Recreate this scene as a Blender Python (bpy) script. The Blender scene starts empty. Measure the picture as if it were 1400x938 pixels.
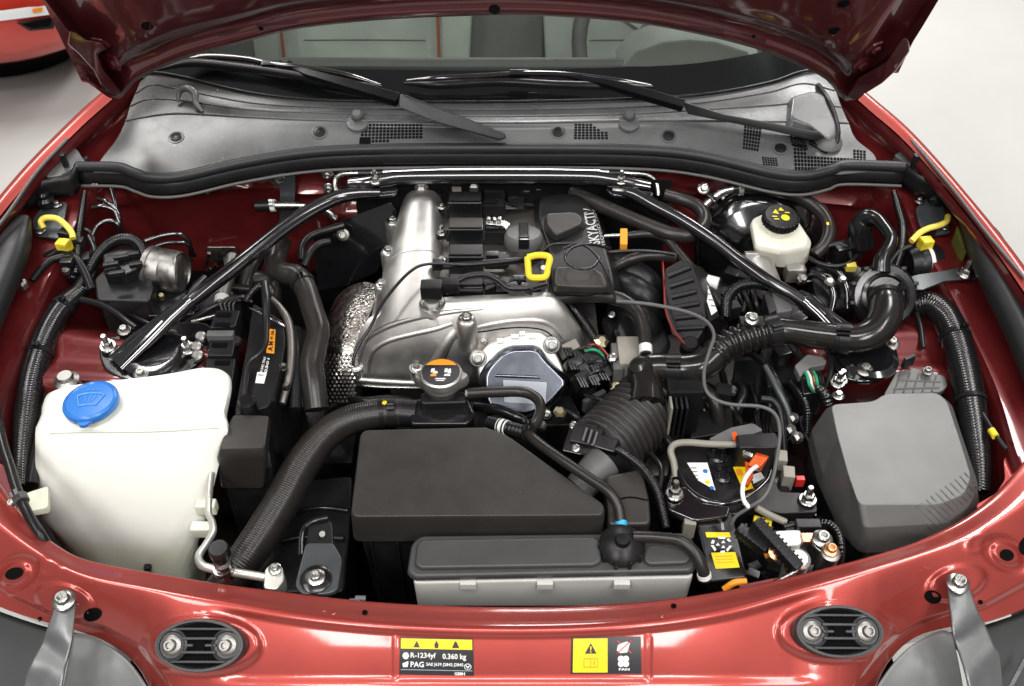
import bpy, bmesh, math, random
from mathutils import Vector, Matrix
from mathutils.bvhtree import BVHTree
random.seed(7)
SC = bpy.context.scene
COL = SC.collection

# ------------------------------------------------------------------ camera
CAM = Vector((0.0, -0.80, 1.05))
PITCH = math.radians(45.0)
FPX = 1361.0                       # 35 mm lens on a 36 mm wide sensor, measured on a 1400 px wide frame
FWD = Vector((0, math.cos(PITCH), -math.sin(PITCH)))
UPV = Vector((0, math.sin(PITCH), math.cos(PITCH)))
cam_d = bpy.data.cameras.new('camera')
cam_d.sensor_width = 36.0
cam_d.lens = 35.0
cam_d.clip_start = 0.02
cam_d.clip_end = 200.0
cam_d.dof.use_dof = True
cam_d.dof.focus_distance = 1.42
cam_d.dof.aperture_fstop = 11.0
cam = bpy.data.objects.new('camera', cam_d)
COL.objects.link(cam)
cam.location = CAM
cam.rotation_euler = (math.radians(90) - PITCH, 0, 0)
SC.camera = cam

# ------------------------------------------------------------------ world and showroom lamps
world = bpy.data.worlds.new('World')
SC.world = world
world.use_nodes = True
wb = world.node_tree.nodes['Background']
wb.inputs['Color'].default_value = (1.0, 0.99, 0.97, 1)
wb.inputs['Strength'].default_value = 0.24
FLOOR_Z = -0.72

def ceiling_lamp(x, y, sx, sy, power, z=2.75):
    ld = bpy.data.lights.new('ceiling_lamp', 'AREA')
    ld.shape = 'RECTANGLE'
    ld.size = sx
    ld.size_y = sy
    ld.energy = power
    ld.color = (1.0, 0.985, 0.96)
    o = bpy.data.objects.new('ceiling_lamp', ld)
    o.location = (x, y, z)
    COL.objects.link(o)
    return o
for (x, y) in ((-1.9, -0.6), (1.9, -0.6)):
    ceiling_lamp(x, y, 0.4, 1.8, 40)
for x in (-1.65, 1.65):
    ceiling_lamp(x, 2.1, 0.7, 1.6, 72)
for x in (0.2, 2.0):
    ceiling_lamp(x, 5.0, 0.6, 1.8, 120)
for x in (-1.25, 1.25):
    ceiling_lamp(x, -2.7, 0.6, 1.8, 80)
ceiling_lamp(0.0, -0.85, 1.6, 0.4, 42)

SC.view_settings.view_transform = 'Standard'
SC.view_settings.look = 'None'
SC.view_settings.exposure = 0.0
SC.view_settings.gamma = 1.0
SC.view_settings.use_curve_mapping = False
SC.render.engine = 'CYCLES'
SC.cycles.use_denoising = True
SC.cycles.max_bounces = 8
SC.cycles.caustics_reflective = False
SC.cycles.caustics_refractive = False
SC.cycles.sample_clamp_indirect = 6.0

# ------------------------------------------------------------------ measuring helpers
def ray(px, py):
    return FWD + Vector((1, 0, 0)) * ((px - 700.0) / FPX) + UPV * ((469.0 - py) / FPX)
def W(px, py, z):
    """point of the photograph at height z"""
    d = ray(px, py)
    return CAM + d * ((z - CAM.z) / d.z)
def Yp(px, py, y):
    d = ray(px, py)
    return CAM + d * ((y - CAM.y) / d.y)
def depth(p):
    return (Vector(p) - CAM).dot(FWD)
def S(p):
    """metres per pixel at p"""
    return depth(p) / FPX
def P3(p):
    if isinstance(p, Vector):
        return p.copy()
    return W(*p)
HOOD_O = Vector((0, 0.615, 0.20))
HOOD_A = math.radians(64)
HOOD_U = Vector((0, -math.cos(HOOD_A), math.sin(HOOD_A)))     # up the open hood
HOOD_N = Vector((0, -math.sin(HOOD_A), -math.cos(HOOD_A)))    # out of its underside
def Hd(px, py, off=0.0):
    d = ray(px, py)
    o = HOOD_O + HOOD_N * off
    return CAM + d * ((o - CAM).dot(HOOD_N) / d.dot(HOOD_N))

# ------------------------------------------------------------------ object helpers
WPOS = {}
BV = {}
def link(o, parent, world_loc):
    COL.objects.link(o)
    WPOS[o.name] = Vector(world_loc)
    if parent is not None:
        o.parent = parent
        o.location = Vector(world_loc) - WPOS[parent.name]
    else:
        o.location = world_loc
    return o
def tag(o, label, cat, group=None, kind=None):
    if label: o['label'] = label
    if cat: o['category'] = cat
    if group: o['group'] = group
    if kind: o['kind'] = kind
    return o
def thing(name, label, cat, loc, group=None):
    o = bpy.data.objects.new(name, None)
    o.empty_display_size = 0.02
    link(o, None, P3(loc))
    return tag(o, label, cat, group)
def finish(me, angle=42):
    me.shade_smooth()
    me.set_sharp_from_angle(angle=math.radians(angle))
def obj(name, verts, faces, mat, parent=None, bevel=0.0, seg=2, angle=42, bang=32, wn=None, recalc=True, sub=0, solid=0.0):
    vs = [Vector(v) for v in verts]
    lo = Vector((min(v.x for v in vs), min(v.y for v in vs), min(v.z for v in vs)))
    hi = Vector((max(v.x for v in vs), max(v.y for v in vs), max(v.z for v in vs)))
    c = (lo + hi) / 2
    c.z = lo.z
    bm = bmesh.new()
    bv = [bm.verts.new(v - c) for v in vs]
    for f in faces:
        try: bm.faces.new([bv[i] for i in f])
        except ValueError: pass
    bmesh.ops.remove_doubles(bm, verts=bm.verts, dist=1e-6)
    if recalc:
        bmesh.ops.recalc_face_normals(bm, faces=bm.faces)
    if bevel > 0:
        es = [e for e in bm.edges if len(e.link_faces) == 2 and e.calc_face_angle(0) > math.radians(bang)]
        bmesh.ops.bevel(bm, geom=es, offset=bevel, segments=seg, profile=0.6, affect='EDGES', clamp_overlap=True)
    me = bpy.data.meshes.new(name)
    bm.to_mesh(me)
    bm.free()
    finish(me, angle)
    if isinstance(mat, (list, tuple)):
        for m in mat: me.materials.append(M[m])
    else:
        me.materials.append(M[mat])
    o = bpy.data.objects.new(name, me)
    link(o, parent, c)
    BV[o.name] = ([v.copy() for v in vs], [list(f) for f in faces])
    if solid:
        m = o.modifiers.new('thickness', 'SOLIDIFY'); m.thickness = solid; m.offset = -1
    if sub:
        m = o.modifiers.new('smooth', 'SUBSURF'); m.levels = sub; m.render_levels = sub
    if (bevel > 0) if wn is None else wn:
        m = o.modifiers.new('normals', 'WEIGHTED_NORMAL'); m.keep_sharp = True
    return o
class MB:
    """collects pieces of one part"""
    def __init__(self): self.v = []; self.f = []
    def add(self, vs, fs):
        n = len(self.v)
        self.v += [Vector(v) for v in vs]
        self.f += [[i + n for i in f] for f in fs]
        return self
    def build(self, name, mat, parent=None, **k):
        return obj(name, self.v, self.f, mat, parent, **k)
def bvh(o):
    e = BV[o.name]
    if not isinstance(e, BVHTree):
        e = BVHTree.FromPolygons(e[0], e[1]); BV[o.name] = e
    return e
def on(o, px, py, off=0.0, alt=None):
    """where the sight line meets surface o"""
    os_ = o if isinstance(o, (list, tuple)) else [o]
    best = None
    d = ray(px, py).normalized()
    for s in os_:
        l, n, i, dist = bvh(s).ray_cast(CAM, d)
        if l is not None and (best is None or dist < best[2]):
            best = (l, n, dist)
    if best is None:
        p = W(px, py, alt if alt is not None else 0.0)
        return p, Vector((0, 0, 1))
    l, n, _ = best
    if n.dot(d) > 0: n = -n
    return l + n * off, n

def spline(pts, n):
    """centripetal-ish Catmull-Rom through pts of any dimension, n samples per span"""
    P = [Vector(p) for p in pts]
    if len(P) == 2:
        return [P[0].lerp(P[1], i / n) for i in range(n + 1)]
    out = []
    Q = [P[0] * 2 - P[1]] + P + [P[-1] * 2 - P[-2]]
    for i in range(1, len(Q) - 2):
        a, b, c, d = Q[i-1], Q[i], Q[i+1], Q[i+2]
        for k in range(n):
            t = k / n
            out.append(0.5 * ((2*b) + (c - a)*t + (2*a - 5*b + 4*c - d)*t*t + (3*b - a - 3*c + d)*t**3))
    out.append(P[-1].copy())
    return out
def resample(path, step):
    L = [0.0]
    for a, b in zip(path, path[1:]): L.append(L[-1] + (b - a).length)
    n = max(2, int(L[-1] / step) + 1)
    out = []; j = 0
    for i in range(n):
        s = L[-1] * i / (n - 1)
        while j < len(L) - 2 and L[j+1] < s: j += 1
        seg = L[j+1] - L[j]
        out.append(path[j].lerp(path[j+1], (s - L[j]) / seg if seg > 1e-9 else 0))
    return out
def frames(path):
    T = []
    for i in range(len(path)):
        a = path[max(0, i-1)]; b = path[min(len(path)-1, i+1)]
        d = b - a
        T.append(d.normalized() if d.length > 1e-9 else Vector((0, 1, 0)))
    n = T[0].orthogonal().normalized()
    out = []
    for t in T:
        n = (n - t * n.dot(t))
        n = n.normalized() if n.length > 1e-6 else t.orthogonal().normalized()
        out.append((t, n, t.cross(n)))
    return out
PATH = {}
def tube_geo(path, rad, n=12, cap=True, squash=None):
    fr = frames(path); vs = []; fs = []
    for i, p in enumerate(path):
        t, a, b = fr[i]
        r = rad[i]
        for k in range(n):
            w = 2 * math.pi * k / n
            vs.append(p + a * (r * math.cos(w)) + b * (r * math.sin(w)))
    for i in range(len(path) - 1):
        for k in range(n):
            k2 = (k + 1) % n
            fs.append([i*n + k, i*n + k2, (i+1)*n + k2, (i+1)*n + k])
    if cap:
        fs.append(list(range(n))[::-1]); fs.append([(len(path)-1)*n + k for k in range(n)])
    return vs, fs
def tpath(pts, smooth=8):
    return spline([P3(p) for p in pts], smooth)
def tube(name, pts, rpx, mat, parent=None, n=14, corr=None, smooth=8, step=None, metres=False, straight=False, add=None):
    """round pipe through photo points; rpx radius in photo pixels (one or one per point); corr=(pitch m, depth share)"""
    W3 = [P3(p) for p in pts]
    rr = rpx if isinstance(rpx, (list, tuple)) else [rpx] * len(pts)
    rm = [r if metres else r * S(p) for r, p in zip(rr, W3)]
    four = [Vector((p.x, p.y, p.z, r)) for p, r in zip(W3, rm)]
    if straight:
        sp = []
        for a, b in zip(four, four[1:]): sp += [a.lerp(b, i/4) for i in range(4)]
        sp.append(four[-1])
    else:
        sp = spline(four, smooth)
    if corr:
        pitch, amp = corr
        L = sum((Vector(b[:3]) - Vector(a[:3])).length for a, b in zip(sp, sp[1:]))
        m = max(2, round(L / pitch))
        sp = resample(sp, L / (m * 6))
        path = [Vector(q[:3]) for q in sp]
        rad = []
        for i, q in enumerate(sp):
            c = math.cos(2 * math.pi * i / 6)
            rad.append(q[3] * (1 - amp * (0.5 - 0.5 * max(-1, min(1, c * 1.6)))))
    else:
        if step: sp = resample(sp, step)
        path = [Vector(q[:3]) for q in sp]
        rad = [q[3] for q in sp]
    vs, fs = tube_geo(path, rad, n)
    if add is not None:
        add.add(vs, fs); return path
    o = obj(name, vs, fs, mat, parent, angle=50 if not corr else 75)
    PATH[o.name] = (path, rad)
    return o
def along(o, t):
    path, rad = PATH[o.name]
    x = t * (len(path) - 1); i = min(int(x), len(path) - 2); f = x - i
    return path[i].lerp(path[i+1], f), (path[i+1] - path[i]).normalized(), rad[i] * (1-f) + rad[i+1] * f
def basis(axis, hint=None):
    z = Vector(axis).normalized()
    h = Vector(hint) if hint is not None else Vector((1, 0, 0))
    x = h - z * h.dot(z)
    if x.length < 1e-4: x = z.orthogonal()
    x.normalize()
    return x, z.cross(x), z
def lathe_geo(profile, loc, axis=(0, 0, 1), n=24, sx=1.0, sy=1.0, cap=True, hint=None):
    x, y, z = basis(axis, hint); vs = []; fs = []
    for r, h in profile:
        for k in range(n):
            w = 2 * math.pi * k / n
            vs.append(loc + x * (r * sx * math.cos(w)) + y * (r * sy * math.sin(w)) + z * h)
    for i in range(len(profile) - 1):
        for k in range(n):
            k2 = (k + 1) % n
            fs.append([i*n + k, i*n + k2, (i+1)*n + k2, (i+1)*n + k])
    if cap:
        fs.append(list(range(n))[::-1]); fs.append([(len(profile)-1)*n + k for k in range(n)])
    return vs, fs
def lathe(name, profile, mat, parent, loc, axis=(0, 0, 1), n=24, sx=1.0, sy=1.0, angle=35, hint=None, **k):
    vs, fs = lathe_geo(profile, P3(loc), axis, n, sx, sy, hint=hint)
    return obj(name, vs, fs, mat, parent, angle=angle, **k)
def band(name, o, t, w, grow, mat, parent, n=20, tab=True):
    """hose clamp round pipe o"""
    p, d, r = along(o, t)
    g = r + grow
    vs, fs = lathe_geo([(r*0.97, -w/2), (g, -w/2), (g, w/2), (r*0.97, w/2)], p, d, n)
    mb = MB().add(vs, fs)
    if tab:
        x, y, z = basis(d, Vector((0.3, -0.5, 1)))
        mb.add(*box_geo(p + x * (g + 0.004), x * 0.005, y * 0.002, z * w * 0.45))
        mb.add(*box_geo(p + x * (g + 0.003) + y * 0.006, x * 0.004, y * 0.0015, z * w * 0.4))
    return mb.build(name, mat, parent, angle=35)
def box_geo(c, ax, ay, az):
    vs = []
    for i in (-1, 1):
        for j in (-1, 1):
            for k in (-1, 1):
                vs.append(c + ax*i + ay*j + az*k)
    fs = [[0,1,3,2],[4,6,7,5],[0,4,5,1],[2,3,7,6],[0,2,6,4],[1,5,7,3]]
    return vs, fs
def box(name, c, sx, sy, sz, mat, parent, axis=(0,0,1), hint=(1,0,0), bevel=0.0015, seg=2, **k):
    """box with half sizes, z along axis and x along hint"""
    x, y, z = basis(axis, hint)
    return obj(name, *box_geo(P3(c), x*sx, y*sy, z*sz), mat, parent, bevel=bevel, seg=seg, **k)
def loops_geo(loops, cap=True, closed=True):
    n = len(loops[0]); vs = [Vector(p) for l in loops for p in l]; fs = []
    for i in range(len(loops) - 1):
        for k in range(n if closed else n - 1):
            k2 = (k + 1) % n
            fs.append([i*n + k, i*n + k2, (i+1)*n + k2, (i+1)*n + k])
    if cap:
        fs.append(list(range(n))[::-1]); fs.append([(len(loops)-1)*n + k for k in range(n)])
    return vs, fs
def loft(name, loops, mat, parent=None, **k):
    return obj(name, *loops_geo(loops), mat, parent, **k)
def rpoly(pts, r, n=5):
    """round the corners of a closed 3D polygon"""
    P = [P3(p) for p in pts]; out = []
    for i, p in enumerate(P):
        a = P[i-1]; b = P[(i+1) % len(P)]
        rr = r[i] if isinstance(r, (list, tuple)) else r
        da = (a - p); db = (b - p)
        rr = min(rr, da.length * 0.45, db.length * 0.45)
        if rr < 1e-5: out.append(p); continue
        s = p + da.normalized() * rr; e = p + db.normalized() * rr
        for k in range(n + 1):
            t = k / n
            out.append((1-t)*(1-t)*s + 2*t*(1-t)*p + t*t*e)
    return out
def scaled(loop, k, dz=0.0):
    c = sum(loop, Vector()) / len(loop)
    return [Vector((c.x + (p.x - c.x)*k, c.y + (p.y - c.y)*k, p.z + dz)) for p in loop]
def prism(name, pts, mat, parent, h, r=0.01, bevel=0.004, taper=1.0, seg=3, n=5, **k):
    """solid under a photo polygon: rounded in plan, walls going down h"""
    top = rpoly(pts, r, n)
    bot = scaled(top, taper, -h)
    return loft(name, [top, bot], mat, parent, bevel=bevel, seg=seg, bang=45, **k)
def patch_pts(rows, nu=6, nv=6):
    """smooth grid through a net of control points"""
    R = [spline([P3(p) for p in r], nu) for r in rows]
    cols = list(zip(*R))
    C = [spline(list(c), nv) for c in cols]
    return [list(r) for r in zip(*C)]
def patch(name, rows, mat, parent=None, nu=6, nv=6, solid=0.0, angle=60, **k):
    G = patch_pts(rows, nu, nv)
    n = len(G[0]); vs = [p for r in G for p in r]
    fs = [[i*n + j, i*n + j + 1, (i+1)*n + j + 1, (i+1)*n + j] for i in range(len(G)-1) for j in range(n-1)]
    return obj(name, vs, fs, mat, parent, angle=angle, solid=solid, **k)
def plate(name, pts, mat, parent, t=0.002, r=0.004, bevel=0.0006, n=4):
    """flat bent-steel plate following the points as given (not necessarily level)"""
    top = rpoly(pts, r, n)
    nrm = Vector()
    for i in range(len(top)):
        nrm += (top[i] - top[0]).cross(top[(i+1) % len(top)] - top[0])
    nrm.normalize()
    if nrm.z < 0: nrm = -nrm
    return loft(name, [top, [p - nrm * t for p in top]], mat, parent, bevel=bevel, seg=1, bang=45)

# shared bolt meshes -------------------------------------------------------
def _bolt_mesh(name, mat, kind):
    bm = bmesh.new()
    mb = MB(); Z = Vector((0, 0, 1)); O = Vector()
    if kind == 'flange':
        mb.add(*lathe_geo([(1.0, 0), (1.0, .12), (.92, .2), (.6, .28)], O, Z, 20))
        mb.add(*lathe_geo([(.58, .2), (.58, .72), (.48, .82), (.3, .82), (.26, .72)], O, Z, 6))
    elif kind == 'socket':
        mb.add(*lathe_geo([(1.0, 0), (1.0, .15), (.85, .25), (.62, .3), (.6, .8), (.5, .88), (.36, .88), (.34, .5)], O, Z, 20))
    elif kind == 'stud':
        mb.add(*lathe_geo([(1.0, 0), (1.0, .15), (.9, .25)], O, Z, 20))
        mb.add(*lathe_geo([(.68, .2), (.68, .8), (.6, .9)], O, Z, 6))
        mb.add(*lathe_geo([(.36, .8), (.36, 1.9), (.28, 2.05)], O, Z, 10))
    elif kind == 'clip':
        mb.add(*lathe_geo([(1.0, 0), (.98, .16), (.8, .26), (.5, .26), (.46, .14), (.2, .14), (.18, .3)], O, Z, 20))
    vs = [bm.verts.new(v) for v in mb.v]
    for f in mb.f: bm.faces.new([vs[i] for i in f])
    bmesh.ops.recalc_face_normals(bm, faces=bm.faces)
    me = bpy.data.meshes.new(name); bm.to_mesh(me); bm.free(); finish(me, 35)
    me.materials.append(M[mat])
    return me
BOLTS = {}
def bolt(parent, loc, axis=(0, 0, 1), r=0.007, mat='steel', kind='flange', name='bolt'):
    key = (mat, kind)
    if key not in BOLTS: BOLTS[key] = _bolt_mesh('bolt_mesh', mat, kind)
    o = bpy.data.objects.new(name, BOLTS[key])
    p = P3(loc)
    link(o, parent, p)
    x, y, z = basis(axis, Vector((random.uniform(.3, 1), random.uniform(-1, 1), .1)))
    o.rotation_euler = Matrix((x, y, z)).transposed().to_euler()
    o.scale = (r, r, r)
    return o
def bolt_on(surf, px, py, rpx, parent, mat='steel', kind='flange', name='bolt', axis=None, off=0.0):
    p, n = on(surf, px, py, off)
    return bolt(parent, p, axis if axis is not None else n, rpx * S(p), mat, kind, name)

# things printed on a surface ---------------------------------------------
def quad_uv(c, u, v):
    """c: top-left, top-right, bottom-right, bottom-left in photo pixels"""
    a = [c[0][i]*(1-u) + c[1][i]*u for i in (0, 1)]
    b = [c[3][i]*(1-u) + c[2][i]*u for i in (0, 1)]
    return a[0]*(1-v) + b[0]*v, a[1]*(1-v) + b[1]*v
def sub_quad(c, u0, v0, u1, v1):
    return [quad_uv(c, u0, v0), quad_uv(c, u1, v0), quad_uv(c, u1, v1), quad_uv(c, u0, v1)]
def decal(name, surf, c, mat, parent, off=0.0006, nu=8, nv=4, rad=0.0, thick=0.0004):
    """thin label lying on a surface"""
    vs = []; fs = []
    for j in range(nv + 1):
        for i in range(nu + 1):
            vs.append(on(surf, *quad_uv(c, i/nu, j/nv), off)[0])
    for j in range(nv):
        for i in range(nu):
            fs.append([j*(nu+1)+i, j*(nu+1)+i+1, (j+1)*(nu+1)+i+1, (j+1)*(nu+1)+i])
    return obj(name, vs, fs, mat, parent, wn=False)
def flat_poly(name, surf, pts, mat, parent, off=0.001):
    vs = [on(surf, px, py, off)[0] for px, py in pts]
    return obj(name, vs, [list(range(len(vs)))], mat, parent, wn=False)
def text_tris(s, bold=0.0):
    cu = bpy.data.curves.new('tmp_text', 'FONT')
    cu.body = s; cu.size = 1.0; cu.resolution_u = 2; cu.offset = bold; cu.fill_mode = 'FRONT'
    o = bpy.data.objects.new('tmp_text', cu)
    COL.objects.link(o)
    dg = bpy.context.evaluated_depsgraph_get(); dg.update()
    me = bpy.data.meshes.new_from_object(o.evaluated_get(dg))
    vs = [v.co.copy() for v in me.vertices]; fs = [list(p.vertices) for p in me.polygons]
    bpy.data.objects.remove(o); bpy.data.curves.remove(cu); bpy.data.meshes.remove(me)
    return vs, fs
def lettering(name, s, surf, c, mat, parent, off=0.0013, bold=0.0, fit=True):
    """print the words s into the photo quad c, following the surface"""
    vs, fs = text_tris(s, bold)
    x0 = min(v.x for v in vs); x1 = max(v.x for v in vs); y0 = min(v.y for v in vs); y1 = max(v.y for v in vs)
    out = [on(surf, *quad_uv(c, (v.x - x0)/(x1 - x0), 1 - (v.y - y0)/(y1 - y0)), off)[0] for v in vs]
    return obj(name, out, fs, mat, parent, wn=False)

def hole_on(name, surf, px, py, a, b, parent, mat_='shadow_black', rot=0.0, off=.0008):
    """black disc for the dark inside a round opening, following a pressed surface"""
    c, s = math.cos(rot), math.sin(rot)
    vs = [on(surf, px, py, off)[0]]; fs = []
    N_ = 22
    for i in range(N_):
        w = 2*math.pi*i/N_
        u, v = a*math.cos(w), b*math.sin(w)
        vs.append(on(surf, px + u*c - v*s, py + u*s + v*c, off)[0])
    for i in range(N_): fs.append([0, 1 + i, 1 + (i + 1) % N_])
    return obj(name, vs, fs, mat_, parent, wn=False)
# ------------------------------------------------------------------ materials
M = {}
def mat(name, col, rough=0.5, metal=0.0, coat=0.0, coat_r=0.05, bump=0.0, bscale=400.0, var=0.0, vscale=30.0, rvar=0.0,
        spec=0.5, trans=0.0, sss=0.0, sheen=0.0, ior=1.45, dust=0.0, kind='noise', aniso=0.0, emit=0.0, stretch=None):
    m = bpy.data.materials.new(name); m.use_nodes = True
    nt = m.node_tree; N = nt.nodes; L = nt.links
    b = N['Principled BSDF']
    b.inputs['Base Color'].default_value = (*col, 1)
    b.inputs['Roughness'].default_value = rough
    b.inputs['Metallic'].default_value = metal
    b.inputs['Coat Weight'].default_value = coat
    b.inputs['Coat Roughness'].default_value = coat_r
    b.inputs['Specular IOR Level'].default_value = spec
    b.inputs['IOR'].default_value = ior
    b.inputs['Transmission Weight'].default_value = trans
    if sss:
        b.inputs['Subsurface Weight'].default_value = sss
        b.inputs['Subsurface Radius'].default_value = (1, .95, .85)
        b.inputs['Subsurface Scale'].default_value = 0.012
    if aniso: b.inputs['Anisotropic'].default_value = aniso
    tc = N.new('ShaderNodeTexCoord')
    src = tc.outputs['Object']
    if stretch:
        mp = N.new('ShaderNodeMapping'); mp.inputs['Scale'].default_value = stretch
        L.new(src, mp.inputs['Vector']); src = mp.outputs['Vector']
    if bump:
        if kind == 'voronoi':
            t = N.new('ShaderNodeTexVoronoi'); t.inputs['Scale'].default_value = bscale; out = t.outputs['Distance']
        elif kind == 'wave':
            t = N.new('ShaderNodeTexWave'); t.inputs['Scale'].default_value = bscale; t.inputs['Distortion'].default_value = 1.5; out = t.outputs['Fac']
        else:
            t = N.new('ShaderNodeTexNoise'); t.inputs['Scale'].default_value = bscale; t.inputs['Detail'].default_value = 3; out = t.outputs['Fac']
        L.new(src, t.inputs['Vector'])
        bp = N.new('ShaderNodeBump'); bp.inputs['Strength'].default_value = bump; bp.inputs['Distance'].default_value = 0.001
        L.new(out, bp.inputs['Height']); L.new(bp.outputs['Normal'], b.inputs['Normal'])
    if var or rvar or dust:
        t2 = N.new('ShaderNodeTexNoise'); t2.inputs['Scale'].default_value = vscale; t2.inputs['Detail'].default_value = 6; t2.inputs['Roughness'].default_value = .62
        L.new(src, t2.inputs['Vector'])
        colour = None
        if var:
            mr = N.new('ShaderNodeMapRange')
            mr.inputs['From Min'].default_value = .3; mr.inputs['From Max'].default_value = .7
            mr.inputs['To Min'].default_value = 1 - var; mr.inputs['To Max'].default_value = 1 + var
            L.new(t2.outputs['Fac'], mr.inputs['Value'])
            mx = N.new('ShaderNodeMix'); mx.data_type = 'RGBA'; mx.blend_type = 'MULTIPLY'; mx.inputs['Factor'].default_value = 1
            mx.inputs['A'].default_value = (*col, 1); L.new(mr.outputs['Result'], mx.inputs['B'])
            colour = mx.outputs['Result']
        if dust:
            t3 = N.new('ShaderNodeTexNoise'); t3.inputs['Scale'].default_value = 900; t3.inputs['Detail'].default_value = 2
            L.new(tc.outputs['Object'], t3.inputs['Vector'])
            m3 = N.new('ShaderNodeMapRange'); m3.inputs['From Min'].default_value = .62; m3.inputs['From Max'].default_value = .74; m3.inputs['To Max'].default_value = dust
            L.new(t3.outputs['Fac'], m3.inputs['Value'])
            m4 = N.new('ShaderNodeMath'); m4.operation = 'MULTIPLY'; L.new(m3.outputs['Result'], m4.inputs[0]); L.new(t2.outputs['Fac'], m4.inputs[1])
            mx2 = N.new('ShaderNodeMix'); mx2.data_type = 'RGBA'
            L.new(m4.outputs['Value'], mx2.inputs['Factor'])
            if colour: L.new(colour, mx2.inputs['A'])
            else: mx2.inputs['A'].default_value = (*col, 1)
            mx2.inputs['B'].default_value = (.45, .43, .4, 1)
            colour = mx2.outputs['Result']
        if colour: L.new(colour, b.inputs['Base Color'])
        if rvar:
            mr2 = N.new('ShaderNodeMapRange')
            mr2.inputs['From Min'].default_value = .3; mr2.inputs['From Max'].default_value = .7
            mr2.inputs['To Min'].default_value = max(.02, rough - rvar); mr2.inputs['To Max'].default_value = min(1, rough + rvar)
            L.new(t2.outputs['Fac'], mr2.inputs['Value']); L.new(mr2.outputs['Result'], b.inputs['Roughness'])
    M[name] = m
    return m
mat('paint', (.345, .047, .037), .42, .6, coat=.9, coat_r=.08, bump=.02, bscale=200, var=.09, vscale=9)
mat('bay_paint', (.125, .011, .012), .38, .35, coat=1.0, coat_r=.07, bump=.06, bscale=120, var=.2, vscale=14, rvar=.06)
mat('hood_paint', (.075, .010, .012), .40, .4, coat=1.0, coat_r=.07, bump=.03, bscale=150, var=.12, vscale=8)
mat('far_paint', (.50, .03, .015), .35, .3, coat=1.0, coat_r=.05)
mat('floor', (.46, .46, .44), .35, 0, var=.06, vscale=.9, rvar=.08)
mat('plastic', (.010, .010, .0105), .34, 0, bump=.10, bscale=1400, var=.12, vscale=30, rvar=.06, dust=.04, spec=.32)
mat('plastic_lid', (.032, .0295, .027), .38, 0, bump=.16, bscale=1300, var=.14, vscale=9, rvar=.09, dust=.12, spec=.45)
mat('fuse_lid', (.082, .083, .080), .38, 0, bump=.16, bscale=1300, var=.06, vscale=14, rvar=.04, dust=.10, spec=.9)  # charcoal plastic, colour lightened for the ceiling it reflects
mat('plastic_gloss', (.008, .008, .009), .20, 0, bump=.03, bscale=300, rvar=.06, spec=.6)
mat('plastic_grey', (.10, .10, .098), .45, 0, bump=.08, bscale=900, var=.08, dust=.1)
mat('cowl', (.092, .094, .095), .27, 0, bump=.07, bscale=1200, var=.16, vscale=9, rvar=.08, dust=.5, spec=.5)
mat('rubber', (.009, .009, .0095), .30, 0, bump=.05, bscale=500, var=.15, rvar=.06, dust=.03, spec=.35)
mat('hose', (.019, .0168, .0155), .30, 0, bump=.05, bscale=500, var=.15, rvar=.05, dust=.03, spec=.42)
mat('duct', (.013, .0115, .0105), .19, 0, bump=.03, bscale=300, rvar=.05, spec=.6)
mat('black_steel', (.006, .006, .007), .14, 0, coat=1.0, coat_r=.05, bump=.02, bscale=200, rvar=.05, spec=.8)
mat('bracket_light', (.16, .165, .165), .34, .55, bump=.06, bscale=500, var=.1, rvar=.06)
mat('hood_recess_shade', (.03, .004, .005), .5)
mat('bracket_grey', (.06, .066, .07), .32, .3, bump=.06, bscale=500, var=.1, rvar=.06)
mat('shaded_underbody', (.02, .006, .006), .6)  # red frame rails coloured near-black for the shade deep in the bay
mat('insulation', (.006, .006, .006), .7, bump=.3, bscale=160, var=.2, spec=.2)
mat('shadow_black', (.004, .004, .004), .9, spec=.05)  # shade inside holes and deep gaps put into the colour
mat('wire', (.010, .010, .011), .30)
mat('conduit', (.007, .007, .0075), .17, 0, rvar=.04, spec=.7)
mat('steel', (.40, .40, .385), .28, 1.0, bump=.05, bscale=900, var=.2, vscale=200, rvar=.08)
mat('steel_dull', (.30, .29, .275), .42, 1.0, bump=.1, bscale=700, var=.2, vscale=90, rvar=.1)
mat('zinc_yellow', (.62, .55, .36), .35, 1.0, var=.2, vscale=200)
mat('cast', (.60, .585, .565), .50, 1.0, bump=.22, bscale=900, var=.10, vscale=18, rvar=.06)
mat('cast_smooth', (.62, .605, .58), .46, 1.0, bump=.20, bscale=800, var=.14, vscale=16, rvar=.08)
mat('cast_dark', (.25, .23, .215), .42, .9, bump=.2, bscale=800, var=.1)
mat('blue_steel', (.19, .205, .24), .24, 1.0, bump=.04, bscale=200, var=.10, vscale=8, rvar=.06)
mat('chrome', (.72, .72, .73), .10, 1.0, rvar=.03)
mat('foil', (.36, .34, .315), .30, 1.0, bump=.9, bscale=210, kind='voronoi', var=.3, vscale=60, rvar=.1)
mat('tank', (.80, .80, .74), .36, 0, sss=.35, bump=.03, bscale=90, var=.03, vscale=8)
mat('tank_grey', (.55, .54, .51), .4, 0, sss=.2, var=.05, vscale=20)
mat('fluid', (.84, .82, .70), .35, 0, sss=.3, var=.04, vscale=20)
mat('blue_cap', (.03, .17, .52), .24, 0, sss=.15, bump=.02, bscale=100)
mat('blue_mark', (.12, .33, .78), .3)
mat('white', (.78, .78, .76), .42, var=.04)
mat('label_white', (.72, .72, .70), .45)
mat('label_black', (.018, .017, .02), .32)
mat('label_grey', (.34, .36, .40), .35, .3)
mat('yellow', (.80, .62, .0), .4)
mat('label_yellow', (.85, .60, .005), .42)
mat('yellow_plastic', (.80, .62, .04), .38, 0, sss=.05, var=.05)
mat('yellow_cable', (.78, .64, .10), .42)
mat('orange', (.82, .30, .02), .42)
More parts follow.
